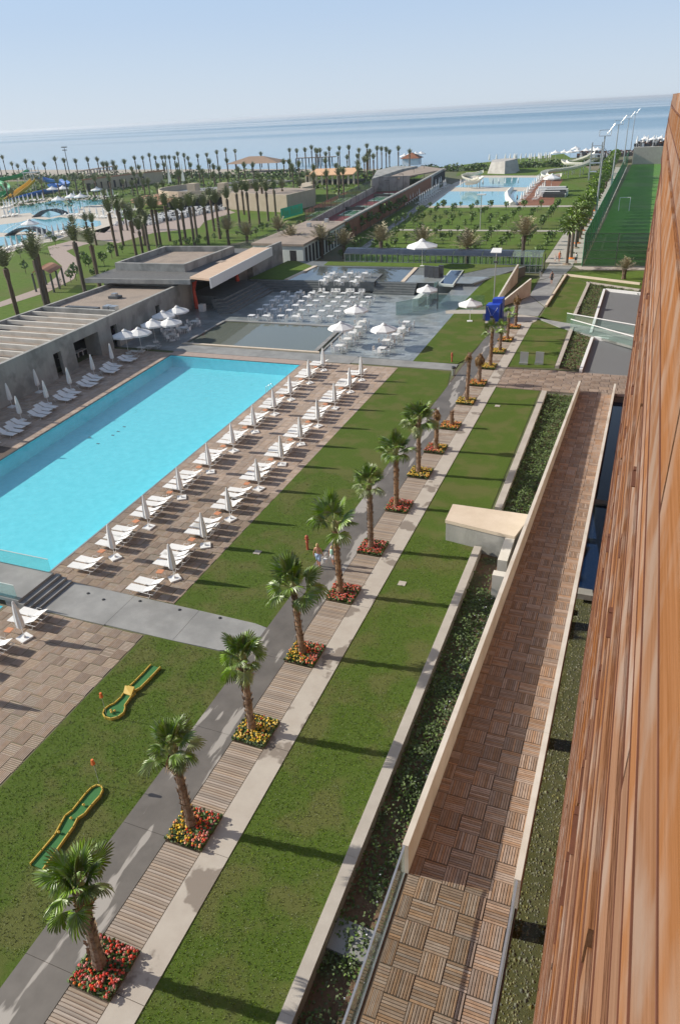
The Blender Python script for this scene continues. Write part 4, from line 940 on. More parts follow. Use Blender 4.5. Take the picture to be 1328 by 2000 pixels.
for j, p in enumerate([(-43.74,105.86),(-43.63,103.31),(-43.27,100.69),(-40.98,106.43),(-40.82,103.47),(-40.85,100.81),(-38.64,106.73),(-38.68,103.75),(-38.35,100.64)]): table_set(p, 1.62, '%s on the upper pond deck' % ordn(j), 'EN' if j % 3 else 'ENW', 'tables on the deck in the upper pond')
for j, p in enumerate([(-44.28,101.93),(-43.75,102.01),(-42.23,101.95),(-41.74,102.02),(-41.24,102.1),(-39.58,102.35),(-39.06,102.34),(-37.96,102.41),(-37.44,102.39),(-39.98,102.29)]): place(CH, USED, (p[0], p[1], 0), pi/2+U(-.2,.2), 'white chair standing in the line against the dark steps, %s from the left' % ordn(j), 'chairs lined against the dark steps')
for j, p in enumerate([(-53.84,81.22),(-53.45,78.01),(-53.2,74.81),(-54.85,76.63)]): table_set(p, 0, '%s from the red column by the wall' % ordn(j), 'ENWS', 'terrace tables by the concrete wall')

# ------------------------------------------------------------ terrace, ponds, steps
tf = struct_empty('terrace'); q = MB(); sxy = []
poly = [(-50.7,84.8),(-33.5,84.9),(-32.4,73.3),(-21.0,72.9),(-19.5,92),(-21.0,105.4),(-57,103),(-56,90),(-55.8,73.5),(-50.8,73.5)]
b = MB(); b.prism([(-60,70.7),(-50.7,70.7),(-50.7,84.6),(-33.6,84.6),(-32.5,73.4),(-20.8,73.0),(-19.3,92),(-20,101.5),(-20.5,106),(-60,106)], -.03, .0, False); b.build('bedding', M['slate'], tf)
def inside(p, pol):
    c = False; n = len(pol)
    for k in range(n):
        a, d = pol[k], pol[(k+1)%n]
        if (a[1] > p[1]) != (d[1] > p[1]) and p[0] < (d[0]-a[0])*(p[1]-a[1])/(d[1]-a[1])+a[0]: c = not c
    return c
TP = [(-60,70.7),(-50.9,70.7),(-50.9,84.9),(-33.3,84.9),(-32.3,73.5),(-20.8,73.0),(-19.3,92),(-20,101.5),(-20.5,106),(-60,106)]
y = 70.8; j = 0
while y < 105.5:
    x = -60 + (j % 3)*.4
    while x < -19.5:
        if all(inside(c, TP) for c in ((x+.05,y+.05),(x+1.15,y+.05),(x+1.15,y+.75),(x+.05,y+.75))):
            q.tint = R(); q.box(x+.01, x+1.19, y+.01, y+.79, 0.0, .012+U(0,.004), False)
        x += 1.2
    y += .8; j += 1
q.build('paving_slabs', M['slate'], tf, kind='stuff')
b = struct_empty('cross_path')
for k in range(9):
    x0 = -50.6+3.83*k; q = MB(); q.prism([(x0+.01,70.62+(k>5)*.3),(x0+3.82,70.62+(k>5)*.3),(x0+3.82,73.25-(k>5)*.25),(x0+.01,73.25-(k>5)*.25)], -.03, .028); q.build('slab', M['greyslab'], b)
# gravel pond with its stone border
gp = [(-50.4,73.9),(-32.9,73.9),(-33.8,84.3),(-50.7,84.0)]
sheet('pond_floor', gp, -.01, 'gravelbrown')
sheet('pond_water', gp, .07, 'stillwater')
PB = thing('pond_border', 'low pale stone border of the gravel pond beside the swimming pool', 'border', (-42,79,0))
for k, pl in enumerate(([(-50.9,73.45),(-32.4,73.45),(-32.6,73.85),(-50.6,73.85)], [(-33.35,73.9),(-32.85,73.9),(-33.7,84.6),(-34.2,84.6)][::1], [(-50.95,84.35),(-34.25,84.35),(-34.25,84.9),(-50.95,84.9)], [(-51.0,73.9),(-50.6,73.9),(-50.8,84.3),(-51.2,84.3)])):
    q = MB(); q.prism(pl, -.02, .13); q.build('border_stone', M['cream' if k == 0 else 'greyslab'], PB)
for nm, xx in (('second_border', -32.45),):
    q = MB(); q.prism([(xx,73.9),(xx+.2,73.9),(xx-.65,84.9),(xx-.85,84.9)], -.02, .1); q.build('border_stone', M['greyslab'], PB)
# upper level behind the terrace
UP = struct_empty('upper_terrace')
up = [(-57.6,103.9),(-21.5,105.9),(-16.2,119.5),(-22,120.4),(-57.8,119.6)]
q = MB(); q.prism(up, -.03, 1.46); q.build('bank', M['stairstone'], UP)
sheet('lawn', [(-57.5,104.0),(-51.4,104.1),(-51.2,115.4),(-56,119.5),(-57.7,119.5)], 1.50, 'grass_far')
sheet('lawn', [(-49.5,116.2),(-22,117.0),(-16.4,119.4),(-22,120.3),(-50,119.6)], 1.50, 'grass_far')
sheet('lawn', [(-29.5,110.8),(-25.6,110.9),(-21.8,116.8),(-31.2,116.4)], 1.495, 'grass_far')
q = MB(); q.prism([(-32.2,104.9),(-21.8,105.6),(-20.2,110.4),(-33,110.4)], 1.46, 1.49); q.build('upper_paving', M['slate'], UP)
q = MB(); q.prism([(-51.2,104.3),(-50.5,104.3),(-50.3,115.5),(-51.0,115.5)], 1.46, 1.56); q.build('border_stone', M['cream'], UP)
upp = [(-50.4,104.0),(-32.4,105.2),(-33.4,115.9),(-50.3,115.2)]
q = MB(); q.prism(upp, 1.462, 1.47); q.build('pond_floor', M['darkstone'], UP)
sheet('pond_water', upp, 1.52, 'stillwater')
dk = [(-44.5,103.4),(-36.2,104.0),(-36.9,110.2),(-44.6,109.6)]
q = MB(); q.prism(dk, .2, 1.62); q.build('pond_deck', M['stairstone'], UP)
q = MB(); q.prism([(-32.4,105.2),(-31.8,105.2),(-32.8,116.0),(-33.4,116.0)], 1.47, 1.58); q.build('border_stone', M['cream'], UP)
for (xa, xb, ya, yb) in ((-57.0,-44.6,103.9,104.6),(-36.2,-29.8,104.9,105.3)):
    for k in range(5):
        q = MB(); q.prism([(xa,ya-.34*(5-k)),(xb,(yb if xa < -50 else ya+.3)-.34*(5-k)-.3),(xb,yb),(xa,ya)], -.02, .29*(k+1)-.02); q.build('step', M['stairstone'], UP)
# side steps along the hall
SS = struct_empty('side_steps')
for k in range(5):
    x = -52.0-.75*k; q = MB(); q.prism([(x-1.6,87.5+.8*k),(x,88.3+.8*k),(x-.4,103.3),(x-1.6,103.3)], -.02, .26*(k+1)); q.build('step', M['stairstone'], SS)
q = MB(); q.prism([(-62,92.5),(-56.6,92.5),(-56.6,103.8),(-62,103.8)], -.02, 1.3); q.build('landing', M['stairstone'], SS)

# lawn patches right of the terrace
sheet('lawn', [(-20.5,73.4),(-16.5,73.3),(-15.7,76),(-15.7,84),(-16.2,91.6),(-19.2,91.9)] if False else [(-21.15,72.94),(-16.27,73.12),(-15.69,75.28),(-15.29,84.62),(-16.32,87.91),(-17.52,94.61),(-21.59,93.87)], .03, 'grass')
# slope of slate and grass right of the upper terrace
q = MB(); q.cur = 0
def P3(x, y, z): return (x, y, z)
sl = [(*(-24.12,110.23),1.47),(*(-20.34,110.36),1.49),(*(-21.84,95.79),.02),(*(-24.76,95.27),.02)]
q.quad(sl[3], sl[2], sl[1], sl[0]); q.build('slate_slope', M['slate'], None, kind='structure')
q = MB(); q.quad((*(-21.84,95.79),.02), (*(-19.32,97.38),.02), (*(-17.22,102.54),.03), (*(-16.49,114.68),1.6)); q.tri((*(-21.84,95.79),.02), (*(-16.49,114.68),1.6), (*(-20.34,110.36),1.49))
q.build('grass_slope', M['grass_far'], None, kind='structure')
def wall_between(nm, a, c, z0, za, zc, th, m, label):
    d = Vector((c[0]-a[0], c[1]-a[1], 0)); d.normalize(); nx, ny = -d.y*th, d.x*th
    q = MB(); q.prism([a, c, (c[0]+nx, c[1]+ny), (a[0]+nx, a[1]+ny)], z0, [za, zc, zc, za]); return q.build(nm, M[m], None, label=label, cat='wall')
wall_between('ramp_wall', (-16.36,98.19), (-13.37,105.69), 0, .5, 2.4, .25, 'rampwall', 'outer sloping concrete wall of the stair ramp beside the grey walk')
wall_between('ramp_wall', (-17.07,101.33), (-16.53,114.19), 0, .6, 2.7, .25, 'rampwall', 'inner sloping concrete wall of the stair ramp against the grass slope')
# glass walled bar
GB = thing('glass_bar', 'glass walled bar counter at the edge of the slate terrace', 'bar counter', (*(-27.57,96.53), 0))
ga, gb_, gc = (-28.95,91.7), (-25.52,95.71), (-26.45,104.59)
def pane(par, a, c, z0, z1, m='glass2', n=1):
    for k in range(n):
        p0, p1 = interp(a, c, k/n), interp(a, c, (k+1)/n); d = Vector((p1[0]-p0[0], p1[1]-p0[1], 0)); d.normalize(); nx, ny = -d.y*.04, d.x*.04
        s_ = .02; q = MB(); q.prism([(p0[0]+d.x*s_,p0[1]+d.y*s_),(p1[0]-d.x*s_,p1[1]-d.y*s_),(p1[0]-d.x*s_+nx,p1[1]-d.y*s_+ny),(p0[0]+d.x*s_+nx,p0[1]+d.y*s_+ny)], z0, z1); q.build('glass_panel', M[m], par)
pane(GB, ga, gb_, 0, 1.75, n=2); pane(GB, gb_, gc, 0, 1.75, n=3); pane(GB, interp(ga,(ga[0]+4.2,ga[1]+11),.0) if False else (-26.9,103.6), gc, 0, 1.9, n=2)
q = MB(); q.box(-28.2,-27.4,97.0,101.5,.0,1.0); q.build('counter', M['wallgreen'], GB)
GF = thing('glass_screen', 'tall clear glass screen with dark post beside the glass bar', 'glass railing', (*(-23.26,96.11), 0))
pane(GF, (-24.42,95.91), (-18.09,96.45), 0, 1.9, 'glass', 4); q = MB(); xx = (-24.35,95.92); q.box(xx[0]-.06,xx[0]+.06,xx[1]-.1,xx[1]-.02,0,3.6); q.build('post', M['darksteel'], GF)
wc = [(-26.35,104.11), (-24.07,103.75), (-24.99,114.43), (-27.05,114.18)]
q = MB(); q.prism(wc, 1.3, 1.62); q.build('water_channel', M['wallgreen'], None, kind='structure'); q = MB()
cx, cy = sum(p[0] for p in wc)/4, sum(p[1] for p in wc)/4; q.flat([(cx+(p[0]-cx)*.82, cy+(p[1]-cy)*.93) for p in wc], 1.64); q.build('channel_water', M['darkwater'], None, kind='structure')
for k, p in enumerate([(-29.49,109.14),(-28.69,108.87),(-27.83,108.61),(-27.42,109.8)]):
    q = MB(); q.box(p[0]-.35,p[0]+.35,p[1]-.2,p[1]+.2,1.49,3.1); q.box(p[0]-.37,p[0]+.37,p[1]-.22,p[1]+.22,3.101,3.16); q.build('grey_cabinet', M['darkstone'], None, label='upright dark grey cabinet beside the big parasol, %s from the left' % ordn(k), cat='cabinet', group='cabinets by the upper pond')

# ------------------------------------------------------------ concrete bar building
def bx(y): return -56.1-.071*(y-42)
BB = thing('bar_building', 'long low board marked concrete building with open bays and beamed roof beside the pool', 'building', (-63,65,0))
ops = [(58.6,59.9,2.7),(62.3,67.0,2.9),(69.6,70.9,2.8),(80.2,81.2,2.7)]
ys = [40.0]; 
for a, c, h in ops: ys += [a, c]
ys.append(91.0); H = 4.05
for k in range(0, len(ys)-1, 1):
    a, c = ys[k], ys[k+1]; op = [o for o in ops if o[0] == a]
    z0 = op[0][2] if op else 0
    n = 1 if op else max(1, int((c-a)/3.2))
    for j in range(n):
        ya, yb = a+(c-a)*j/n+.004, a+(c-a)*(j+1)/n-.004
        q = MB(); q.prism([(bx(ya),ya),(bx(yb),yb),(bx(yb)-.45,yb),(bx(ya)-.45,ya)], z0, H); q.build('lintel' if op else 'wall_panel', M['wallconc'], BB)
for a, c, h in ops[1:2]:
    for yy in (a-.25, c+.25): q = MB(); q.box(bx(yy)-2.2, bx(yy)-.46, yy-.25, yy+.25, 0, 3.2); q.build('pier', M['wallconc'], BB)
q = MB(); q.box(-70.6,-70.2,40,88,0,H); q.build('back_wall', M['wallconc'], BB)
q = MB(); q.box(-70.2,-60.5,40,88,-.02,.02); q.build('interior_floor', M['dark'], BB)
q = MB(); q.prism([(bx(72)-.46,72.3),(bx(88)-.46,87.6),(-70.2,87.6),(-70.2,72.3)], 3.3, 3.62); q.build('roof', M['roofgravel'], BB)
q = MB(); q.prism([(bx(40)-.46,40),(bx(72)-.46,72.0),(-70.2,72.0),(-70.2,40)], 3.0, 3.2); q.build('roof', M['roofgravel'], BB)
q = MB(); q.box(-70.2,-58.9,71.9,72.35,3.2,4.1); q.build('parapet', M['wallconc'], BB); q = MB(); q.box(-70.1,-59.8,87.6,88.0,3.2,4.2); q.build('parapet', M['wallconc'], BB)
for k in range(14):
    y = 42.2+2.15*k; q = MB(); q.box(-70.19, bx(y)-.46, y-.14, y+.14, 3.55, 3.98); q.build('roof_beam', M['rampwall'], BB)
q = MB(); q.box(-65.5,-64,79.3,80.4,3.63,3.95); q.build('roof_unit', M['darkstone'], BB); q = MB(); q.box(-65.1,-64.4,79.5,80.1,3.951,4.3); q.build('vent', M['steel'], BB)
for k, (a, c, e, f) in enumerate(((-61.5,-60.7,73,74),(-60.5,-59.6,73,73.8),(-67,-62,72.6,73.2))): q = MB(); q.box(a,c,e,f,3.63,4.15+.15*(k<2)); q.build('roof_unit', M['steel' if k < 2 else 'darkstone'], BB)
for k in range(5):
    y = 62.8+.85*k; q = MB(); q.box(-60.8,-60.0,y,y+.8,.70,.76); q.box(-60.45,-60.35,y+.35,y+.45,.02,.70); q.build('bar_table', M['white'], None, label='white table inside the large bay of the concrete building, %s from the left' % ordn(k), cat='table', group='tables inside the concrete building')
# hall with parapet box and canopy
HL = thing('hall', 'concrete hall with box parapet roof, salmon canopy, white fascia and red columns', 'building', (-63,98,0))
q = MB(); q.prism([(-73.4,85.0),(-56.7,86.3),(-57.6,111),(-75,110)], 4.55, 4.95); q.build('roof_slab', M['roofdark'], HL)
q = MB(); q.prism([(-73.55,84.8),(-56.75,86.1),(-56.75,86.29),(-73.55,84.99)], 4.35, 4.97); q.build('slab_edge', M['wallconc'], HL)
bxp = [(-72.6,90.9),(-60.5,91.0),(-60.9,106.6),(-73.5,105.6)]
for k in range(4):
    a, c = bxp[k], bxp[(k+1)%4]; d = Vector((c[0]-a[0], c[1]-a[1], 0)); d.normalize(); nx, ny = -d.y*.45, d.x*.45
    q = MB(); q.prism([(a[0]+d.x*.002,a[1]+d.y*.002), (c[0]-d.x*.45,c[1]-d.y*.45), (c[0]+nx-d.x*.45,c[1]+ny-d.y*.45), (a[0]+nx+d.x*.002,a[1]+ny+d.y*.002)], 4.951, 6.05); q.build('parapet', M['wallconc'], HL)
q = MB(); q.prism([(-72,91.5),(-61,91.6),(-61.4,106),(-72.9,105)], 4.951, 5.25); q.build('roof', M['roofgravel'], HL)
cn = [(-57.01,86.64), (-53.4,85.77), (-56.1,110.31), (-59.6,110.29)]
q = MB(); q.prism(cn, 5.0, 5.25); q.build('canopy', M['orange_slab'], HL)
a, c = cn[1], cn[2]; q = MB(); q.prism([a, c, (c[0]+.14,c[1]), (a[0]+.14,a[1])], 4.0, 5.35); q.build('fascia', M['white'], HL)
q = MB(); q.box(-58.9,-57.9,97,98.6,5.251,5.28); q.build('roof_hatch', M['roofgravel'], HL)
q = MB(); q.box(-73,-60.5,88.1,88.5,0,4.5); q.build('back_wall', M['wallconc'], HL)
q = MB(); q.box(-73,-72.6,88.5,108,0,4.5); q.build('back_wall', M['wallconc'], HL); q = MB(); q.box(-72.6,-58.5,107.6,108,0,4.5); q.build('back_wall', M['wallconc'], HL)
for k, (x, y, z0) in enumerate(((-58.9,90.3,0),(-58.9,103.0,1.3))):
    q = MB(); q.tube([(x,y,z0),(x-.12,y,z0+(4.55-z0)*.35),(x-.14,y,z0+(4.55-z0)*.6),(x+.35,y,4.5)], [.34,.26,.22,.40], 8); q.build('column', M['red'], HL)
q = MB(); q.box(-57.6,-56.8,88.6,89.4,0,1.0); q.build('white_box', M['white'], None, label='white cabinet at the foot of the near red column', cat='cabinet')
wall_between('garden_wall', (-59.61,104.93), (-59.11,120.44), 0, 4.3, 4.6, .4, 'wallconc', 'long grey concrete wall running from the canopy to the flat roofed house')
# flat roofed house
FH = thing('flat_roofed_house', 'flat roofed pale house with a row of tall dark windows left of the arcade', 'house', (-60,135,0))
rp = [(-55.2,121.2),(-58.3,150.2),(-67.5,150.5),(-66.0,121.8)]
q = MB(); cx, cy = -61.7, 136; q.prism([(cx+(p[0]-cx)*.95, cy+(p[1]-cy)*.985) for p in rp], 0, 3.65); q.build('wall', M['wallgreen'], FH)
q = MB(); q.prism(rp, 3.651, 4.02); q.build('roof', M['roofgravel'], FH)
for k in range(13):
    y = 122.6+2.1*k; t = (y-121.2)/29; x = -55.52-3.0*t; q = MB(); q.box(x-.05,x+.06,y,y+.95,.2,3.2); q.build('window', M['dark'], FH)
q = MB(); q.box(-58.2,-56.6,121.5,121.62,.02,2.9); q.build('door', M['dark'], FH)
for p in [(-63.17,142.04),(-62.01,148.61)]: q = MB(); q.box(p[0]-.4,p[0]+.4,p[1]-.4,p[1]+.4,4.021,4.7); q.build('roof_vent', M['steel'], FH)
# rust red wall beside the courts, courts and roof beyond
RW = thing('court_wall', 'long rust red wall with pale coping between tennis courts and gardens', 'wall', (-62,200,0))
wp = [(-58.4,150.6),(-61.2,180),(-64.3,215),(-68.5,258),(-71.8,290)]
for k in range(4):
    a, c = wp[k], wp[k+1]; q = MB(); q.prism([a, c, (c[0]-.4,c[1]), (a[0]-.4,a[1])], 0, 3.75); q.build('wall_section', M['brickwall' if k < 3 else 'wallconc'], RW)
    q = MB(); q.prism([(a[0]+.1,a[1]), (c[0]+.1,c[1]), (c[0]-.7,c[1]), (a[0]-.7,a[1])], 3.751, 4.1); q.build('coping', M['wallconc'], RW)
for k in range(8):
    y = 262+3.5*k; x = -68.9-.103*(y-262); q = MB(); q.box(x,x+.12,y,y+1.8,.2,3.4); q.build('doorway', M['dark'], RW)
ct = struct_empty('tennis_court')
q = MB(); q.flat([(-74.56,166.34),(-85.74,249.78),(-74.65,253.2),(-62.91,175.81)], .03); q.build('court_surface', M['court_red'], ct)
for pl in ([(-76.3,189.77),(-71.19,189.71),(-74.1,211.93),(-78.71,212.18)], [(-79.33,222.24),(-74.1,221.87),(-76.86,245),(-81.46,245.52)]):
    q = MB(); q.flat(pl, .045); q.build('court_surface', M['court_green'], ct)
    q = MB(); cx, cy = sum(p[0] for p in pl)/4, sum(p[1] for p in pl)/4; ip = [(cx+(p[0]-cx)*.8, cy+(p[1]-cy)*.85) for p in pl]
    for k in range(4): q.tube([(*ip[k],.05),(*ip[(k+1)%4],.05)], .07, 4)
    m1, m2 = interp(ip[0],ip[3],.5), interp(ip[1],ip[2],.5); q.tube([(*m1,.05),(*m2,.05)], .07, 4); m3, m4 = interp(ip[0],ip[1],.5), interp(ip[3],ip[2],.5); q.tube([(*m3,.05),(*m4,.05)], .06, 4); q.build('court_lines', M['white'], ct)
    q = MB(); d = Vector((m2[0]-m1[0], m2[1]-m1[1], 0)).normalized(); q.prism([(m1[0]-d.x,m1[1]-d.y),(m2[0]+d.x,m2[1]+d.y),(m2[0]+d.x,m2[1]+d.y+.05),(m1[0]-d.x,m1[1]-d.y+.05)], .05, 1.0); q.build('tennis_net', M['darksteel'], None, label='tennis net across the %s green court' % ('nearer' if pl[0][1] < 210 else 'further'), cat='tennis net')
a, c = (-74.91,167.14), (-86.12,251.42); wall_between('garden_wall', a, c, 0, 1.6, 2.0, -.4, 'wallconc', 'low grey concrete wall on the garden side of the tennis courts')
a, c = (-86.12,251.42), (-75.15,254.88); wall_between('garden_wall', a, c, 0, 4.6, 4.4, .4, 'wallconc', 'high grey concrete wall closing the far end of the tennis courts')
q = MB(); q.prism([(-78.43,253.24),(-70.17,286.12),(-84.87,305.1),(-84.93,288.06),(-83.44,258.11)], 3.6, 4.0); q.build('flat_roof', M['roofgravel'], None, label='long grey flat roof beyond the tennis courts', cat='roof')
q = MB(); q.prism([(-84.65,243.24),(-86.05,281.78),(-84.01,295.4),(-94.37,298.67),(-95.26,279.83)], 1, 4.6); q.build('grey_block', M['wallconc'], None, label='grey concrete block at the far left of the long flat roof', cat='building')
def court_lamp(p, h, lab, g):
    t = thing('court_lamp', lab, 'lamp post', (p[0], p[1], 0), 0, g)
    q = MB(); q.tube([(p[0],p[1],0),(p[0],p[1],h)], [.09,.06], 5); q.build('pole', M['darksteel'], t); q = MB(); q.box(p[0]-1.4,p[0]+.1,p[1]-.12,p[1]+.12,h,h+.18); q.build('lamp_head', M['darksteel'], t)
for k, (x, y, h) in enumerate([(-72.92,186.78,3.1),(-69.69,187.73,3.71),(-71.73,201.19,3.28),(-73.01,211.52,3.14),(-74.72,230.85,3.08),(-75.83,242.46,2.75),(-77.09,253.51,2.69),(-78.86,272.71,2.7),(-79.9,290.31,3.02)]): court_lamp((x, y), max(5,min(h,8)), 'slim dark lamp post of the tennis courts, %s from the near end' % ordn(k), 'lamp posts of the tennis courts')
def net_fence(nm, pts, h, m, label, post='darksteel', step=6.0, rails=(1.0,)):
    t = thing(nm, label, 'fence', (*pts[0], 0))
    for a, c in zip(pts[:-1], pts[1:]):
        L = math.hypot(c[0]-a[0], c[1]-a[1]); n = max(1, int(L/step)); d = Vector((c[0]-a[0], c[1]-a[1], 0)).normalized(); nx, ny = -d.y*.02, d.x*.02
        for k in range(n):
            p, r = interp(a, c, k/n), interp(a, c, (k+1)/n); q = MB(); q.prism([p, r, (r[0]+nx,r[1]+ny), (p[0]+nx,p[1]+ny)], .1, h); q.build('net_panel', M[m], t)
            q = MB(); q.tube([(*p,0),(*p,h+.1)], .05, 5); q.build('post', M[post], t)
        for f in rails: q = MB(); q.tube([(*a,h*f),(*c,h*f)], .03, 4); q.build('rail', M[post], t)
    return t
M['net_light'] = glass_mat('thin wire mesh', (0.95,0.97,0.96), (0.05,0.12,0.10), 0.16)
net_fence('mesh_fence', [(-75.18,167.14), (-85.92,251.4)], 4.2, 'net_light', 'green wire mesh fence along the garden side of the tennis courts')
net_fence('mesh_fence', [(-73.77,131.23), (-74.49,163.15)], 2.2, 'net_light', 'low green wire mesh fence behind the concrete hall')
GBn = thing('banner', 'bright green banner hung on the court fence', 'banner', (*(-88.81,181.99), 0))
a, c = (-88.41,181.04), (-87.46,193.02); q = MB(); q.prism([a, c, (c[0],c[1]+.05), (a[0],a[1]+.05)], .3, 2.9); q.build('cloth', M['greenbanner'], GBn)
for k in range(9):
    f = .10+.09*k; p, r = interp(a, c, f), interp(a, c, f+.055)
    if k in (3,): continue
    q = MB(); z0 = .9; hh = (1.7,1.1,1.1,0,1.7,1.1,1.4,1.1,1.6)[k]; q.prism([(p[0],p[1]-.06),(r[0],r[1]-.06),(r[0],r[1]-.01),(p[0],p[1]-.01)], z0, z0+hh); q.build('letter', M['white'] if False else M['slide_green'], GBn)
# glass arcade
GA = thing('glass_arcade', 'long glazed arcade with curved dark glass roof across the gardens', 'arcade', (-31,123,0))
x0, x1, ya, yb = -47.6, -13.9, 121.4, 124.8
for k in range(36):
    x = x0+(x1-x0)*k/35
    for yy in (ya, yb): q = MB(); q.box(x-.06,x+.06,yy-.06,yy+.06,0,2.5); q.build('post', M['steel'] if yy == ya else M['darksteel'], GA)
for k in range(35):
    xa_, xb_ = x0+(x1-x0)*k/35, x0+(x1-x0)*(k+1)/35
    q = MB(); q.box(xa_+.07,xb_-.07,ya-.01,ya+.01,.15,2.35); q.build('pane', M['glass'], GA)
for zz in (.1,1.25,2.52): q = MB(); q.box(x0-.1,x1+.1,ya-.09,ya+.09,zz-.05,zz+.05); q.build('rail', M['steel'], GA)
for j in range(7):
    xa_, xb_ = x0+(x1-x0)*j/7, x0+(x1-x0)*(j+1)/7; q = MB()
    n = 6
    for k in range(n):
        t0, t1 = k/n, (k+1)/n; A = lambda t: (ya-.3+(yb-ya+.6)*t, 2.6+.7*sin(pi*t))
        q.quad((xa_+.03,*A(t0)), (xb_-.03,*A(t0)), (xb_-.03,*A(t1)), (xa_+.03,*A(t1)))
    q.build('roof_glazing', M['glass2'] if j == 6 else M['roofglass'], GA)
# ------------------------------------------------------------ parquet crossing, right hand gardens and gravel pools
tiled('crossing', 67.0, 73.2, lambda y: XB+.02, lambda y: 2.6, 16, .775, z=.01, near=(-5, 60))
sheet('path_base', rect(XB, 2.6, 66.85, 73.3), -.012, 'teakgap')
sheet('lawn', [(-10.9,73.46),(-6.39,73.97),(-6.58,90.53),(-11.08,95.25),(-11.25,88.9)], .005, 'grass')
sheet('lawn', [(-10.46,93.52),(-10.21,120.42),(-10.07,121.24),(-6.44,115.62),(-6.3,91.31)], .005, 'grass')
sheet('lawn', [(-10.18,120.82),(-6.57,116.34),(1.1,111.87),(1.84,116.44)], .006, 'grass')
sheet('bed_floor', [(-6.04,74.05),(-3.34,73.16),(-3.08,87.1),(-6.1,89.91)], -.012, 'soil')
sheet('bed_floor', [(-6.41,96.36),(-6.12,115.31),(1.11,111.54),(1.18,108.33),(-3.83,111.12),(-3.86,93.99)], -.012, 'soil')
def bedcover(name, poly, n, mats, split):
    xs = [p[0] for p in poly]; ys = [p[1] for p in poly]; sp = []
    while len(sp) < n:
        x, y = U(min(xs),max(xs)), U(min(ys),max(ys))
        if inside((x,y), poly): sp.append((x, y, .02+.3*moundz(x,y)*R(), 0))
    leafmass(name, sp, mats, split, .16, kind='stuff')
bedcover('ground_cover', [(-5.88,74.43),(-3.77,73.56),(-3.72,88.08),(-5.88,89.48)], 2500, [M['leaf_grey'], M['leaf']], .4)
bedcover('ground_cover', [(-6.21,96.93),(-5.9,114.26),(-3.83,111.12),(-4.04,94.72)], 3200, [M['leaf_grey'], M['leaf']], .4)
bedcover('ground_cover', [(-5.93,114.62),(1.12,110.88),(1.18,108.33),(-3.81,110.79)], 1800, [M['leaf_grey'], M['leaf']], .4)
def kerb_line(pts, w, h, m, label, nm='garden_kerb'):
    t = thing(nm, label, 'kerb', (*pts[0], 0))
    for a, c in zip(pts[:-1], pts[1:]):
        d = Vector((c[0]-a[0], c[1]-a[1], 0)).normalized(); nx, ny = -d.y*w, d.x*w; q = MB(); q.prism([a, c, (c[0]+nx,c[1]+ny), (a[0]+nx,a[1]+ny)], -.05, h); q.build('kerb_section', M[m], t)
kerb_line([(-6.29,73.99),(-6.29,89.4)], -.4, .25, 'concrete', 'concrete kerb of the small bed just beyond the tiled crossing')
kerb_line([(-6.58,95.54),(-6.34,115.27),(1.11,111.21)], -.4, .25, 'concrete', 'concrete kerb wrapping the bed round the far gravel pool')
kerb_line([(-10.59,99.48),(-10.14,120.43),(1.02,115.27)], -.3, .3, 'cream', 'pale kerb bounding the lawn beside the grey walk')
def gravel_pool(pl, m, label):
    sheet('pond_floor', pl, .0, m); t = thing('low_rim_wall', label, 'wall', (*pl[0], 0))
    for k in range(len(pl)-1):
        a, c = pl[k], pl[k+1]; d = Vector((c[0]-a[0], c[1]-a[1], 0)).normalized(); nx, ny = -d.y*.3, d.x*.3; q = MB(); q.prism([a, c, (c[0]+nx,c[1]+ny), (a[0]+nx,a[1]+ny)], -.03, .35); q.build('rim_section', M['white'], t)
gravel_pool([(-3.64,86.99),(-3.56,110.16),(1.97,108.15),(2.32,85.45)][0:3][::1] + [(2.32,85.45)], 'gravelgrey', 'white rim of the far grey gravel pool')
gravel_pool([(-3.54,73.12),(-3.33,85.11),(2.34,83.84),(2.51,72.93)][0:3][::1] + [(2.51,72.93)], 'gravelgrey', 'white rim of the near grey gravel pool')
# green glass footbridge
GBR = thing('glass_footbridge', 'slim footbridge with green glass sides crossing the gravel pools to the building', 'footbridge', (*(-7.1,89.72), 0))
a, c, d2, e = (-10.77,93.38), (1.87,86.03), (1.97,80.84), (-7.72,89.74)
q = MB(); q.prism([a, c, d2, e], [-.05,.2,.2,-.05], [.10,.5,.5,.10]); q.build('deck_slab', M['greyslab'], GBR)
for (p, r) in ((interp(e,d2,.15), d2), (interp(a,c,.3), c)):
    for k in range(6):
        s0, s1 = interp(p, r, k/6), interp(p, r, (k+1)/6); q = MB(); q.prism([s0, s1, (s1[0],s1[1]+.03), (s0[0],s0[1]+.03)], .15, 1.35); q.build('glass_panel', M['glass'], GBR)
    q = MB(); q.tube([(*p,1.4),(*r,1.55)], .05, 5); q.build('handrail', M['white'], GBR)
# grey plaza parts of the walk
pz = struct_empty('plaza')
for pl in ([(-15.29,84.62),(-14,95.52),(-10.65,94),(-10.66,92.21),(-11.95,88.29),(-13.55,75.75)], [(-15.5,97.2),(-13.44,105.68),(-10.65,99.47),(-10.78,94.5),(-14.15,95.22)], [(-13.49,106),(-13.57,116.11),(-10.56,120.77),(-10.66,100.04)], [(-13.69,116.47),(-13.61,127.54),(-9.7,127.99),(-10.22,121.22)]):
    q = MB(); q.prism(pl, -.03, .02); q.build('slab', M['concrete' if pl[0][1] < 95 else 'greyslab'], pz)
q = MB(); q.prism([(-23.19,95.84),(-17.95,96.76),(-16.74,94.75),(-22.66,93.68)], -.03, .018); q.build('slab', M['concrete'], pz)
q = MB(); q.prism([(-13.66,127.98),(-9.74,128.43),(-11.07,158.77),(-13.84,158.63)], -.03, .02); q.build('slab', M['concrete'], pz)
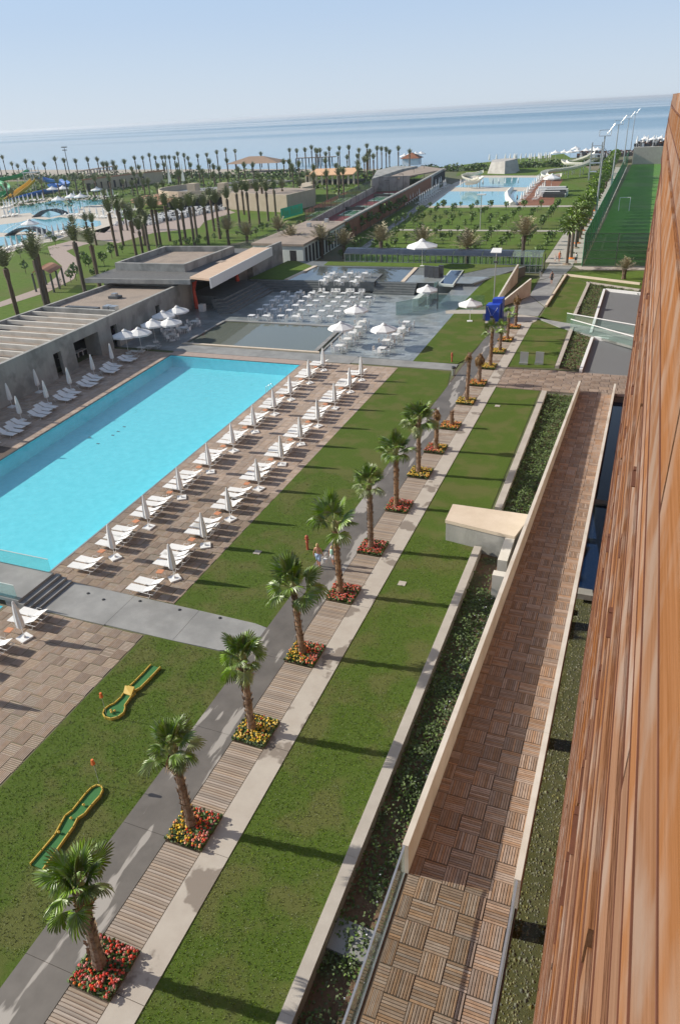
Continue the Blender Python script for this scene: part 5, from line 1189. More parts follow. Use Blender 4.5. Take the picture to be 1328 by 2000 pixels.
q = MB(); q.prism([(-14.6,131),(-8.4,131),(-8.5,330),(-16,330)], -.03, .018); q.build('slab', M['concrete'], pz)
sheet('path', [(-9.74,128.43),(1.64,129.29),(1.69,126.36),(-8.23,125.16)], .01, 'concrete2')
sheet('lawn', [(-10.08,123.68),(1.7,125.54),(1.84,116.44),(-10.02,120.84)], .004, 'grass_far')
sheet('lawn', [(-13.49,106),(-16.22,111.33),(-16.08,118.86),(-13.9,116.82)], .006, 'grass_far')

# ------------------------------------------------------------ orchard gardens, far pools
sheet('lawn', [(-50.5,127),(-14.8,127),(-14.8,164.6),(-54.5,165.2)], .0, 'grass_far')
sheet('lawn', [(-55.4,167.6),(-15.2,167),(-16.2,207.6),(-58,207.6)], .0, 'grass_far')
sheet('path', [(-55,165.4),(-14.8,164.8),(-14.8,166.8),(-55.5,167.4)], .01, 'concrete')
sheet('path', [(-52.31,142.41),(-50.81,142.52),(-57.9,209.57),(-60.02,209.68)], .012, 'asphalt')
sheet('path', [(-60.02,209.68),(-57.6,209.56),(-62.37,268.25),(-67.66,276.36)], .012, 'concrete')
sheet('lawn', [(-55.06,136.91),(-52.52,142.99),(-59.96,207.39),(-62.85,212.16),(-58.41,154.97)], .0, 'grass_far')
sheet('lawn', [(-34,299),(-16.5,299),(-16.5,209),(-32,209)], .004, 'grass_far')
sheet('lawn', [(-70.59,303.16),(-70.61,312.14),(-15.45,290.89),(-43.06,427.4),(-82.96,366.1)], .002, 'grass_far')
sheet('pool_deck', [(-56.98,208.38),(-65.11,275.92),(-64.13,306.1),(-36.46,299.71),(-32.41,247.74),(-28.73,207.02)], .006, 'sandpave')
sheet('pool_deck', [(-32,208.26),(-34.36,245.05),(-35.75,291.36),(-27.78,283.87),(-26.13,246.93),(-22.39,208.85)], .012, 'brickwall')
sheet('path', [(-55.48,206.07),(-15.08,206.36),(-15.35,209.55),(-56.1,209.48)], .02, 'concrete')
sheet('pool_water', [(-55.82,210.61),(-59.85,248.19),(-34.99,245.12),(-32.82,211.63)], .03, 'lagoon')
sheet('pool_water', [(-61.43,261.23),(-61.17,296.82),(-37.05,291.64),(-34.71,257.29)], .03, 'lagoon')
q = MB(); pts = [(-40.25,250.27),(-39.27,237.08),(-36.68,223.71),(-33.19,210.53)]
q.tube([(p[0],p[1],.1) for p in pts], .9, 6); q.build('pool_divider', M['slide_white'], None, label='curved white wall dividing the nearer far pool', cat='wall')
def shrub_tree(seed, h, cr, dens=170, m='leaf_young'):
    st = random.getstate(); random.seed(seed); q = MB()
    q.tube([(0,0,0),(U(-.05,.05),0,h*.5),(0,0,h*.75)], [.05,.04,.02], 4); a = q.mesh('trunk', M['trunk2']); q = MB()
    for k in range(dens):
        d = Vector((U(-1,1),U(-1,1),U(-1,1))); 
        if d.length > 1: continue
        c = Vector((0,0,h*.7)) + d*cr; s = U(.12,.24)*cr*1.5; q.tint = R(); a1 = Vector((U(-1,1),U(-1,1),U(-1,1))).normalized()*s; a2 = Vector((U(-1,1),U(-1,1),U(-1,1))).normalized()*s
        q.quad(tuple(c-a1), tuple(c-a2), tuple(c+a1), tuple(c+a2))
    random.setstate(st); return a, q.mesh('crown', M[m])
SH = [shrub_tree(s, 2.0, .62) for s in range(5)] + [shrub_tree(9, 1.4, .35, 40)]
cnt = 0
for i in range(10):
    for j in range(18):
        x, y = -52.0+4.0*i+U(-.3,.3), 130+4.4*j+U(-.4,.4)
        x -= (y-130)*.035*(1-i/10)
        if 163.5 < y < 168.5 or R() < .12: continue
        t = thing('orchard_tree', 'small young tree, %s from left in the %s row beyond the arcade' % (ordn(i), ordn(j if j < 8 else j-1)), 'tree', (x, y, 0), U(0,6), 'young trees planted in rows on the lawn')
        a, c = random.choice(SH); put('trunk', a, t); put('crown', c, t); t.scale = (U(.8,1.35),)*3 ; cnt += 1
for k in range(12):
    p = interp((-56.9,133.94), (-62.96,210.99), (k+.5)/12); t = thing('shrub_tree', 'bushy dark green tree against the rust red wall, %s from the near end' % ordn(k), 'tree', (p[0]+U(-.5,.5), p[1], 0), U(0,6), 'trees in front of the rust red wall'); a, c = random.choice(SH); put('trunk', a, t); put('crown', c, t); t.scale = (U(1.3,1.9),)*3
for k, p in enumerate([(-110.47,459.56),(132.15,-145.07)][0:0] + [(-90.41,106.78),(-96.38,113),(-100.97,117.51),(-93.04,105.09),(-92.78,103.39),(-92.26,100.11),(-83.11,101.46),(-127.13,139.37),(-102.46,131.51),(-134.61,146.23),(-108.23,109.07),(-122.91,123.52),(-100.78,125.74),(-96.77,117.99)]): 
    t = thing('garden_shrub', 'small garden shrub on the lawn behind the concrete building, %s of its scatter' % ordn(k), 'shrub', (p[0], p[1], 0), U(0,6), 'shrubs on the garden lawn'); a, c = random.choice(SH); put('trunk', a, t); put('crown', c, t); t.scale = (U(.9,1.5),)*3
for k in range(34):
    p = interp((-94.38,129.27), (-76.97,168.74), R()); p = (p[0]+U(-3,3), p[1]+U(-2,14)); t = thing('banana_plant', 'low leafy banana plant under the tall palms, %s of its scatter' % ordn(k), 'plant', (p[0], p[1], 0), U(0,6), 'leafy plants under the garden palms'); a, c = random.choice(SH); put('trunk', a, t); put('crown', c, t); t.scale = (U(.6,1.0),)*3
# furniture of the far pools
M['roofglass'] = M.get('roofglass')
def small_closed(p, lab, g, s=1.0): place(CPF, USED, (p[0], p[1], 0), 0, lab, g, s)
def make_far_parasol():
    t = thing('closed_parasol', 'x', 'parasol'); q = MB(); q.lathe([(.06,0),(.06,.7),(.30,.9),(.24,1.6),(.08,2.6),(.01,2.7)], 6); put('canopy', q.mesh('canopy', M['canvas']), t); return proto(t)
def make_far_lounger():
    t = thing('sun_lounger', 'x', 'sun lounger'); q = MB(); q.box(0,1.3,-.3,.3,.28,.36); q.prism([(1.3,-.3),(1.9,-.3),(1.9,.3),(1.3,.3)], [.28,.6,.6,.28], [.36,.72,.72,.36]); q.box(.2,.26,-.28,.28,0,.28); q.box(1.5,1.56,-.28,.28,0,.36); put('body', q.mesh('body', M['fabric']), t); return proto(t)
CPF, LGF = make_far_parasol(), make_far_lounger()
rows = [('wall side row by the far pools', [(-64.59,214.37),(-64.98,220.51),(-65.38,224.68),(-65.83,228.33),(-66.12,231.73),(-66.37,235.21),(-67.43,241.04),(-68.58,247.15),(-68.16,262.77),(-68.49,268.44),(-68.72,272.03)]),
 ('pool side row of the far pools', [(-60.56,215.62),(-60.68,218.36),(-60.85,221.47),(-61.43,225.99),(-61.69,229.31),(-61.92,232.71),(-62.24,236.2),(-62.77,240.54),(-62.91,243.48),(-63.26,247.27),(-64.18,258.04),(-64.34,260.95)]),
 ('right bank of the far pool', [(-32.06,217.4),(-32.5,225.11),(-32.81,233.31),(-33.31,242.09),(-33.78,249.89),(-34.27,258.16),(-34.87,268.76),(-34.94,273.2),(-34.95,280.09)]),
 ('second line right of the far pool', [(-28.84,222.72),(-29.08,228.81),(-29.4,235.79),(-29.63,242.26),(-29.9,249.37)]),
 ('strip between the two far pools', [(-58.85,260.06),(-55.99,259.65),(-51.62,261.45),(-48.36,262),(-46.51,262.78),(-44.33,262.44),(-42.26,262.82),(-40.26,263.21)])]
for nm, pts in rows:
    for k, p in enumerate(pts):
        small_closed(p, 'closed white parasol, %s from near end, %s' % (ordn(k), nm), 'closed parasols, '+nm, 1.0)
        if nm[0] != 's' or 'second' in nm:
            for j in (0,1): place(LGF, USED, (p[0]-1.0, p[1]-1.2+2.4*j, 0), U(-.1,.1), 'white lounger %s the %s parasol, %s' % (('before','behind')[j], ordn(k), nm), 'loungers, '+nm)
place(OP, USED, (*(-27.32,244.18), 0), 0, 'open white parasol over the brown hut beside the far pool', None, 1.7)
q = MB(); p = (-25.84,234.31); q.box(p[0]-1.6,p[0]+2.2,p[1]-1,p[1]+1,0,1.6); q.box(p[0]-1.8,p[0]+2.4,p[1]-1.2,p[1]+1.2,1.601,1.75); q.build('drinks_hut', M['brickwall'], None, label='small brown hut under the open parasol by the far pool', cat='hut')
q = MB()
for k in range(6): q.box(-27.5+U(-2,2)-k*.2,-22+U(-2,2),228+k*1.6,229.2+k*1.6,0,.6+.5*k*(k<4)+.3); 
q.build('stacked_loungers', M['fabric'], None, label='heap of stacked grey loungers on the lawn near the light masts', cat='loungers')
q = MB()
for k in range(5): q.box(-27.6+k*.1,-21.6,227.6+k*1.6,227.9+k*1.6,.1,1.1+.3*k)  # dark slabs put in as the shade between the stacked loungers
q.build('stack_shadow_frames', M['darksteel'], None, label='dark frames standing for shadow gaps between the stacked loungers on the lawn', cat='frames')
# pale rock
q = MB(); rk = [(-60.51,314.3),(-52.86,310.14),(-49.09,313.76),(-49.59,325.78),(-57.32,335.56),(-63.14,332.05)]; cx, cy = sum(p[0] for p in rk)/6, sum(p[1] for p in rk)/6
q.v += [(p[0],p[1],0) for p in rk] + [(cx+(p[0]-cx)*.8, cy+(p[1]-cy)*.8, h) for p, h in zip(rk,(3.8,4.4,4.8,4.6,4.2,4.0))]; q.f += [(k,(k+1)%6,6+(k+1)%6,6+k) for k in range(6)] + [tuple(range(6,12))]; q.mi += [0]*7; q.t += [0.0]*7
M['rock'] = mat('pale artificial rock', (.36,.34,.31), (.5,.48,.44), .6, .9, .9, 1.5)
q.build('artificial_rock', M['rock'], None, label='big pale artificial rock behind the far pools', cat='rock')
# dark hedge on the shore
sp = []
for k in range(5200):
    x = U(-92,-16); y = U(333,352) if x > -60 else U(326,346); sp.append((x, y+(x+92)*.1, U(0,1)**1.5*2.2*(.6+.4*sin(x*.6)), 0))
leafmass('shore_scrub', sp, [M['leaf'], M['leaf_grey']], .25, 1.1, kind='stuff')
sp = []
for k in range(9000):
    x = U(-480,-95); y0 = 330+max(0,(-150-x))*.13; sp.append((x, y0+U(-14,8), U(0,1)**1.6*2.6*(.6+.4*sin(x*.23)), 0))
leafmass('shore_scrub', sp, [M['leaf'], M['leaf_grey']], .25, 1.3, kind='stuff')
sp = []
for k in range(9000):
    x = U(-300,-95); y = U(215,330); 
    if (x+140)**2+(y-225)**2 < 2100: continue
    sp.append((x, y, U(0,.9)*(.5+.5*sin(x*.15+y*.1)), 0))
leafmass('garden_scrub', sp, [M['leaf'], M['grass_far']], .4, 1.1, kind='stuff')
for k, p in enumerate([(-71.43,374.69),(-68.01,374.15),(-63.85,373.99),(-61.55,373.17),(-59.71,373.17),(-59.06,372.28),(-58.61,373.44),(-56.28,371.29),(-54.16,371.84),(-52.55,372.58),(-51.88,373.66),(-50.13,371.7),(-48.67,373.82),(-47.97,372.89),(-47.11,371.92),(-45.84,374.1),(-45.36,375.26),(-44.26,376.19),(-43.67,377.32)]): place(CPF, USED, (p[0], p[1], .2), 0, 'closed white parasol on the beach, %s from the left beyond the pale rock' % ordn(k), 'closed parasols on the beach', 1.35)
for k, p in enumerate([(-41.13,373.1),(-37.47,374.89),(-34.65,373.82),(-32.25,379.28),(-28.57,381.08),(-25.85,389.99),(-23.73,385.73),(-34.95,400.85)]): place(OP, USED, (p[0], p[1], .2), 0, 'open white parasol on the beach behind the slide tower, %s of its cluster' % ordn(k), 'open parasols on the beach', 1.5)
def tube_slide(nm, pts, r, m, label, legs=True):
    t = thing(nm, label, 'water slide', (pts[0][0], pts[0][1], 0)); P_ = [Vector(p) for p in pts]; out = []
    for k in range(len(P_)-1):
        p0, p1, p2_, p3 = P_[max(k-1,0)], P_[k], P_[k+1], P_[min(k+2,len(P_)-1)]
        for s in range(5):
            u = s/5; out.append(.5*((2*p1)+(-p0+p2_)*u+(2*p0-5*p1+4*p2_-p3)*u*u+(-p0+3*p1-3*p2_+p3)*u**3))
    out.append(P_[-1]); q = MB(); n = 7
    i = 0; dirs = []
    for k, p in enumerate(out):
        d = (out[min(k+1,len(out)-1)]-out[max(k-1,0)]); d.z = 0; d.normalize(); sd = Vector((-d.y,d.x,0))
        for j in range(n): a = pi + pi*j/(n-1); q.v.append(tuple(p+sd*cos(a)*r+Vector((0,0,r*sin(a)+.2*r))))
        for j in range(n): a = 2*pi - pi*j/(n-1); q.v.append(tuple(p+sd*cos(a)*r*1.12+Vector((0,0,r*1.12*sin(a)+.2*r))))
    m2 = 2*n
    for k in range(len(out)-1):
        for j in range(m2): q.face((k*m2+j, k*m2+(j+1)%m2, (k+1)*m2+(j+1)%m2, (k+1)*m2+j))
    q.face(tuple(range(m2))); q.face(tuple((len(out)-1)*m2+j for j in range(m2))[::-1]); q.build('trough', M[m], t)
    if legs:
        for k in range(2, len(out)-1, 5):
            p = out[k]
            if p.z > 1.6: q = MB(); q.tube([(p.x,p.y,0),(p.x,p.y,p.z-r)], .14, 5); q.build('support', M['steel'], t)
tube_slide('water_slide', [(-19.93,300,7.36), (-21.63,301,6.19), (-24.89,303,5.14), (-28.18,304,4.48), (-30.04,302,5), (-28.46,300,4.08), (-23.43,298,3.93)], 1.0, 'slide_white', 'upper cream water slide leaving the stair tower')
tube_slide('water_slide', [(-19.72,296,5.13), (-21.89,294,4.17), (-25.28,290,3.38), (-29.19,286,3.12), (-33.06,282,3.02), (-34.14,280,2.39), (-32.44,278,1.71), (-28.11,277,2.19)], 1.1, 'slide_white', 'long cream water slide curving down to the far pool')
tube_slide('water_slide', [(-51.86,262,4.95), (-54.93,262,4.24), (-57.88,262,4.14), (-58.2,262,3.36), (-54.42,260,2.53), (-51.82,258,3.42), (-52.91,257,2.14), (-56.45,256,1.98)], .9, 'slide_white', 'small cream spiral slide at the left end of the far pools')
TW = thing('slide_tower', 'grey steel stair tower of the cream slides', 'tower', (*(-17.44,278.11), 0))
p = (-17.44,278.11)
for dx in (-1.6,1.6):
    for dy in (-1.6,1.6): q = MB(); q.tube([(p[0]+dx,p[1]+dy,0),(p[0]+dx,p[1]+dy,11.5)], .12, 5); q.build('leg', M['steel'], TW)
for k in range(4): q = MB(); q.box(p[0]-1.7,p[0]+1.7,p[1]-1.7,p[1]+1.7,2.6*(k+1),2.6*(k+1)+.12); q.build('landing', M['steel'], TW)
for k in range(4):
    q = MB(); s = 1 if k % 2 else -1; q.prism([(p[0]+1.8,p[1]-1.5),(p[0]+4.2,p[1]-1.5),(p[0]+4.2,p[1]-.3),(p[0]+1.8,p[1]-.3)], [2.6*k+(0,2.4)[s>0],2.6*k+(2.4,0)[s>0],2.6*k+(2.4,0)[s>0],2.6*k+(0,2.4)[s>0]], [2.6*k+(0,2.4)[s>0]+.2,2.6*k+(2.4,0)[s>0]+.2,2.6*k+(2.4,0)[s>0]+.2,2.6*k+(0,2.4)[s>0]+.2]); q.build('stair_flight', M['steel'], TW)

# ------------------------------------------------------------ football pitch, nets, masts
sheet('football_pitch', [(-8.1,128.4),(45,128.4),(45,343),(-7.2,343)], .006, 'turf')
net_fence('pitch_fence', [(-8.3,128.0),(-8.6,240),(-8.8,343)], 5.2, 'net', 'tall green netting along the left side of the football pitch', 'slide_green', 7.0)
net_fence('pitch_fence', [(-8.2,127.9),(12,127.9)], 5.2, 'net_light', 'thin wire fence across the near end of the football pitch', 'darksteel', 4.2, (.02,.25,.5,.75,1.0))
q = MB(); q.box(-7.4,45,343.2,344,-.03,6.2); w = q.build('end_wall', M['concrete'], None, label='grey ribbed concrete wall at the far end of the football pitch', cat='wall')
TRR = struct_empty('beach_terrace'); q = MB(); q.box(-30,45,352,385,-.03,5.6) if False else q.box(-7.4,45,344.1,372,-.03,6.0); q.build('terrace_slab', M['wallconc'], TRR)
q = MB()
for k in range(900):
    x, y = U(-30,14), U(350,372); z = 6.0 if x > -7.4 else 2.5; q.tint = R(); q.cur = random.choice((0,0,0,0,1,2)); s = U(.2,.6); q.box(x-s,x+s,y-s*.6,y+s*.6,z,z+U(.5,1.6), False)
q.build('crowd_of_tables', [M['cloth_dark'], M['fabric'], M['brickwall']], None, kind='stuff')
for k in range(6): place(OP, USED, (-4+2.9*k+U(-.6,.6), 349+U(0,8), 6.0), 0, 'open white parasol above the pitch end wall, %s from left' % ordn(k), 'open parasols above the pitch end wall', 1.2)
for k in range(10): place(CPF, USED, (-6.5+1.9*k+U(-.5,.5), 346+U(0,12), 6.0), 0, 'closed white parasol above the pitch end wall, %s from left' % ordn(k), 'closed parasols above the pitch end wall', 1.5)

for k, (x, y, h) in enumerate(((-9.5,172,17.4),(-9.5,230,17.7),(-9.5,307,17.4),(-9.5,382,17.3))):
    t = thing('light_mast', 'tall floodlight mast behind the green netting, %s from the near end' % ordn(k), 'light mast', (x, y, 0), 0, 'floodlight masts beside the pitch')
    q = MB(); q.tube([(x,y,0),(x,y,h)], [.26,.12], 8); q.build('mast', M['steel'], t)
    q = MB(); q.box(x-1.1,x+1.1,y-.6,y+.6,h-.1,h); 
    for a in (-1.1,1.1):
        for c in (-.6,.6): q.tube([(x+a,y+c,h),(x+a,y+c,h+1)], .03, 4)
    q.tube([(x-1.1,y-.6,h+1),(x+1.1,y-.6,h+1),(x+1.1,y+.6,h+1),(x-1.1,y+.6,h+1),(x-1.1,y-.6,h+1)], .03, 4); q.build('platform', M['steel'], t)
    for j in range(3):
        cx_, cz = x+.5+.55*j, h+.5+.75*j
        q = MB(); q.lathe([(.08,-.14),(.27,.10),(.28,.13)], 9); me = q.mesh('floodlight', M['white']); o = put('floodlight', me, t, (cx_-x, -.3, cz)); o.rotation_euler = (.2, 1.9, .2)
        q = MB(); q.tube([(x+.2,y,h),(cx_,y-.2,cz)], .03, 4); q.build('bracket', M['steel'], t)
GL = thing('football_goal', 'white football goal standing on the pitch', 'goal', (*(-4.61,197.98), 0)); p = (-4.61,197.98)
for dx in (-1.2,1.2): q = MB(); q.tube([(p[0]+dx,p[1],0),(p[0]+dx,p[1],3)], .07, 5); q.tube([(p[0]+dx,p[1],3),(p[0]+dx,p[1]+2.4,0),(p[0]+dx,p[1],0.05)], .05, 4); q.build('post', M['white'], GL)
q = MB(); q.tube([(p[0]-1.2,p[1],3),(p[0]+1.2,p[1],3)], .07, 5); q.build('crossbar', M['white'], GL)

# ------------------------------------------------------------ left gardens: lawns, paths, lagoon park
sheet('lawn', [(-166.01,161.66),(-81.81,75.08),(-82.53,101.55),(-89.67,129.72),(-77.36,160.7),(-77.46,172.98),(-108.72,244.47),(-130.92,192.68),(-114.61,140.29)], -.02, 'grass_far')
sheet('lawn', [(-81.81,75.08),(-144.52,139.56),(-140.45,142.07),(-130.45,140.56),(-106.74,116.85),(-93.26,99.96)], -.016, 'grass_far')
sheet('lawn', [(-330,235),(-70,160),(-70,215),(-90,335),(-330,330)], -.024, 'grass_far')
sheet('path', [(-117.91,127.02),(-128.26,137.88),(-128.63,146.59),(-120,143.44),(-120.48,141.26),(-118.97,133.23),(-109.04,124.92),(-100.76,114.96),(-94.54,106.22),(-91.66,96.2),(-91.79,85.35),(-94.66,88.3),(-95.75,99.59),(-99.75,107.8),(-106.28,116.9)], .0, 'pinkpave')
sheet('plaza', [(-122.46,148.48),(-133.48,158.41),(-137.75,181.9),(-129.38,217.13),(-111.35,197.91),(-111.07,179.97),(-105.46,168),(-113.54,159.22),(-113.03,143.91)], .0, 'pinkpave')
sheet('pool_deck', [(-131.1,125.77),(-233.56,231.12),(-221.18,247.27),(-201.49,254.34),(-172.64,219.6),(-140.42,181.9),(-127.98,158.63),(-138.51,162.58),(-133.1,146.32),(-134.32,138.84)], .0, 'sandpave')
def poolsheet(pts): sheet('lagoon_water', pts, .02, 'lagoon')
poolsheet([(-201.16,201.27),(-209.99,213.59),(-211.58,221.02),(-210.73,226.71),(-209.86,232.6),(-202.1,234.84),(-194.27,235.44),(-185.94,235.99),(-176.02,220.83),(-179.93,217.47),(-180.4,213.98),(-168.87,198.84),(-171.46,194.34),(-170.71,187.03),(-184.05,194.56),(-189.46,199.35),(-191.45,196.24)])
poolsheet([(-176.64,169.6),(-176.21,172.15),(-173.38,176.88),(-175.46,185.63),(-168.51,182.83),(-167.95,188.43),(-158.78,185.02),(-146.13,180.22),(-139.91,172.76),(-138.87,169.21),(-143.02,167.94),(-145.2,163.28),(-147.52,160.96),(-147.22,157.67),(-154.72,160.7),(-157.7,157.24),(-165.22,158.05)])
poolsheet([(-156.12,148.84),(-155,150.34),(-153.11,153.78),(-148.8,153.98),(-143.69,149.52),(-140.94,143.85),(-140.25,139.27),(-141.34,133.9)])
for (a, c, hh, lab) in (((-178,187.51), (-172.94,195.78), 1.7, 'far arched bridge over the lagoon'), ((-155.19,152.34), (-145.64,156.19), 1.7, 'near arched bridge over the lagoon')):
    t = thing('arched_bridge', lab, 'bridge', (*a, 0)); n = 8
    for k in range(n):
        s0, s1 = interp(a,c,k/n), interp(a,c,(k+1)/n); z0, z1 = hh*sin(pi*k/n), hh*sin(pi*(k+1)/n); q = MB()
        q.prism([s0, s1, (s1[0]+.8,s1[1]+2.4), (s0[0]+.8,s0[1]+2.4)], [z0-.25,z1-.25,z1-.25,z0-.25], [z0+.15,z1+.15,z1+.15,z0+.15]); q.build('deck_section', M['darkstone'], t)
    for off in ((0,0),(.8,2.4)):
        q = MB(); q.tube([(interp(a,c,k/n)[0]+off[0], interp(a,c,k/n)[1]+off[1], hh*sin(pi*k/n)+1.1) for k in range(n+1)], .06, 4); q.build('handrail', M['white'], t)
        for k in range(n+1): s0 = interp(a,c,k/n); q = MB(); q.tube([(s0[0]+off[0],s0[1]+off[1],hh*sin(pi*k/n)),(s0[0]+off[0],s0[1]+off[1],hh*sin(pi*k/n)+1.1)], .04, 4); q.build('baluster', M['white'], t)
tube_slide('water_slide', [(-243.12,262,5.66), (-243.74,258,3.66), (-242.52,252,2.25), (-240.92,247,1.19), (-239.23,242,0.17), (-238.45,238,-0.92), (-236.95,234,-1.6)], 1.5, 'slide_yellow', 'broad yellow slide dropping to the lagoon', False)
tube_slide('water_slide', [(-246.11,270,5.63), (-240.83,270,4.52), (-234.1,268,4.58), (-227.73,264,3.65), (-227.16,260,3.22), (-234.18,262,3.54), (-228.42,258,2.26), (-231.35,252,1.73), (-234.21,246,0.84), (-235.54,240,-0.03)], 1.5, 'slide_blue', 'blue curving slide right of the yellow one')
tube_slide('water_slide', [(-256.85,275,8.5), (-258.91,272,7.13), (-263.14,270,6.35), (-265.77,268,5.95), (-266.44,264,5.48), (-257.28,260,4.07), (-252.77,256,2.79)], 1.4, 'slide_green', 'green curving slide at the left edge of the photo')
tube_slide('water_slide', [(-253.34,258,1.8), (-254.04,255,1.31), (-251.84,250,0.21), (-250.99,246,-0.55)], 1.5, 'slide_green', 'lower green slide end at the left edge of the photo', False)
LT = thing('slide_platform', 'steel platform where the yellow and blue slides start', 'tower', (*(-256.83,276.71), 0)); p = (-252.52,271.93)
for dx in (-2.5,2.5):
    for dy in (-2,2): q = MB(); q.tube([(p[0]+dx,p[1]+dy,0),(p[0]+dx,p[1]+dy,9.5)], .2, 5); q.build('leg', M['steel'], LT)
q = MB(); q.box(p[0]-3,p[0]+3,p[1]-2.5,p[1]+2.5,7.5,7.8); q.build('landing', M['steel'], LT)
loungeL = []
def arc_row(pts, n, nm, off):
    for k in range(n):
        f = k/(n-1)*(len(pts)-1); i = min(int(f), len(pts)-2); p = interp(pts[i], pts[i+1], f-i)
        place(LGF, USED, (p[0]+U(-.3,.3), p[1]+off+U(-.3,.3), 0), U(-.3,.3)+pi/2, 'cream lounger, %s from the left on the %s' % (ordn(k), nm), 'loungers, '+nm)
        if k % 2 == 0: place(CPF, USED, (p[0]+1, p[1]+off+1.6, 0), 0, 'closed parasol, %s from the left on the %s' % (ordn(k//2), nm), 'closed parasols, '+nm, 1.1)
arc_row([(-211.42,208.35),(-213.07,213.73),(-217.92,223.29),(-218.99,230.43),(-214.44,232.93)], 22, 'upper left bank of the lagoon', 0)
arc_row([(-208.96,238.68),(-203.88,239.93),(-198.83,241.17),(-193.11,241.51),(-189.74,243.3)], 16, 'far bank of the lagoon', 0)
arc_row([(-168.43,190.75),(-164.43,190.7),(-157.49,186.95),(-151.66,185.54),(-147.06,184.98),(-143.35,185.5)], 20, 'peninsula bank of the lagoon', 0)
arc_row([(-189.38,185.69),(-189.04,188.61),(-187.59,190.98)], 10, 'small promontory left of the far arched bridge', 0)
arc_row([(-136.15,130.95),(-135.95,134.33),(-137.3,139.49),(-139.1,144.91),(-139.33,148.77),(-139.18,152.79),(-140.76,159.02)], 26, 'near bank of the lagoon', 0)
arc_row([(-161.34,194.16),(-155.1,191.15),(-150.18,189.68),(-150.09,193.96),(-149.87,196.88)], 14, 'terrace right of the lagoon', 6)
for k, p in enumerate([(-217.45,243.66),(-213.78,245.5),(-182.06,205.61),(-183.52,214.13),(-179.55,213.94),(-143.96,150.51),(-190.95,237.2)]): place(OP, USED, (p[0], p[1], 0), 0, 'open white parasol by the lagoon, %s of its scatter' % ordn(k), 'open parasols by the lagoon', 1.5)
# round restaurant
RB = thing('round_restaurant', 'curved sand coloured restaurant with roof terrace and red brown awnings', 'building', (*(-119.99,204.01), 0))
def drum(cx, cy, r, a0, a1, z0, z1, m, nm, n=14, th=.5):
    for k in range(n):
        t0, t1 = a0+(a1-a0)*k/n, a0+(a1-a0)*(k+1)/n; q = MB(); q.prism([(cx+r*cos(t0),cy+r*sin(t0)),(cx+r*cos(t1),cy+r*sin(t1)),(cx+(r-th)*cos(t1),cy+(r-th)*sin(t1)),(cx+(r-th)*cos(t0),cy+(r-th)*sin(t0))], z0, z1); q.build(nm, M[m], RB)
A1 = (-101.82,213.03); B1 = (-116.15,200.34); 
M['sandwall'] = mat('sand coloured render', (.44,.36,.26), (.50,.42,.31), .6, .85)
rcx, rcy = -133, 222
drum(rcx, rcy, 17, radians(150), radians(350), 3.2, 5.2, 'sandwall', 'parapet')
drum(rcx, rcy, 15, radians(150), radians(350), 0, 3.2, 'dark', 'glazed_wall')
q = MB(); q.lathe([(16.4,3.0),(16.4,3.6)], 28, (rcx,rcy)); q.build('roof_terrace', M['greyslab'], RB)
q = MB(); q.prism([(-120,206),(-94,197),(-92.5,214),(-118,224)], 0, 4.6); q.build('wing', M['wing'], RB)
q = MB(); q.prism([(-119,207.5),(-95,199),(-93.8,213),(-117.5,222.5)], 4.601, 4.65); q.build('wing_roof', M['roofgravel'], RB)
q = MB(); q.prism([(-128,222),(-108,216),(-106,228),(-126,236)], 5.6, 5.9); q.build('flat_canopy', M['roofdark'], RB)
for (x, y, w, h) in ((-137,214,3,6.6),(-127,216,2.5,6.4),(-119,216,3,7.0),(-112,214,2.5,6.6)): q = MB(); q.box(x,x+w,y,y+3,3.6,h); q.build('roof_hut', M['sandwall'], RB)
for k in range(6): q = MB(); a = (-119+4*k*1.0, 206-1.35*k); q.box(a[0]+1,a[0]+1.9,a[1]-.75,a[1]-.3,2.2,3.2); q.build('window', M['dark'], RB)
for k in range(4):
    a = radians(185+24*k); x, y = rcx+17*cos(a), rcy+17*sin(a); d = Vector((cos(a),sin(a),0)); s = Vector((-sin(a),cos(a),0)); q = MB()
    pts = [Vector((x,y,0))-s*3.2, Vector((x,y,0))+s*3.2, Vector((x,y,0))+s*3.2+d*9, Vector((x,y,0))-s*3.2+d*9]; q.prism([(p.x,p.y) for p in pts], [3.1,3.1,2.4,2.4], [3.25,3.25,2.55,2.55]); q.build('awning', M['awning'], RB)
q = MB(); q.prism([(-100.06,220.65),(-100.01,231.64),(-106.3,244.21),(-107.47,235.2)], 0, 4.2); q.build('garden_hut', M['sandwall'], None, label='small sand coloured block beside the mesh fence', cat='building')
sp = MB()
for k in range(1400):
    p = interp((-129.73,172.02), (-123.6,210.33), R()); x, y = p[0]+U(-6,6), p[1]+U(-2,10); sp.tint = R(); sp.cur = 0 if R() < .75 else 1; s = U(.15,.35); sp.box(x-s,x+s,y-s,y+s,0,U(.5,1.0), False)
sp.build('restaurant_seating', [M['fabric'], M['cloth_dark']], None, kind='stuff')
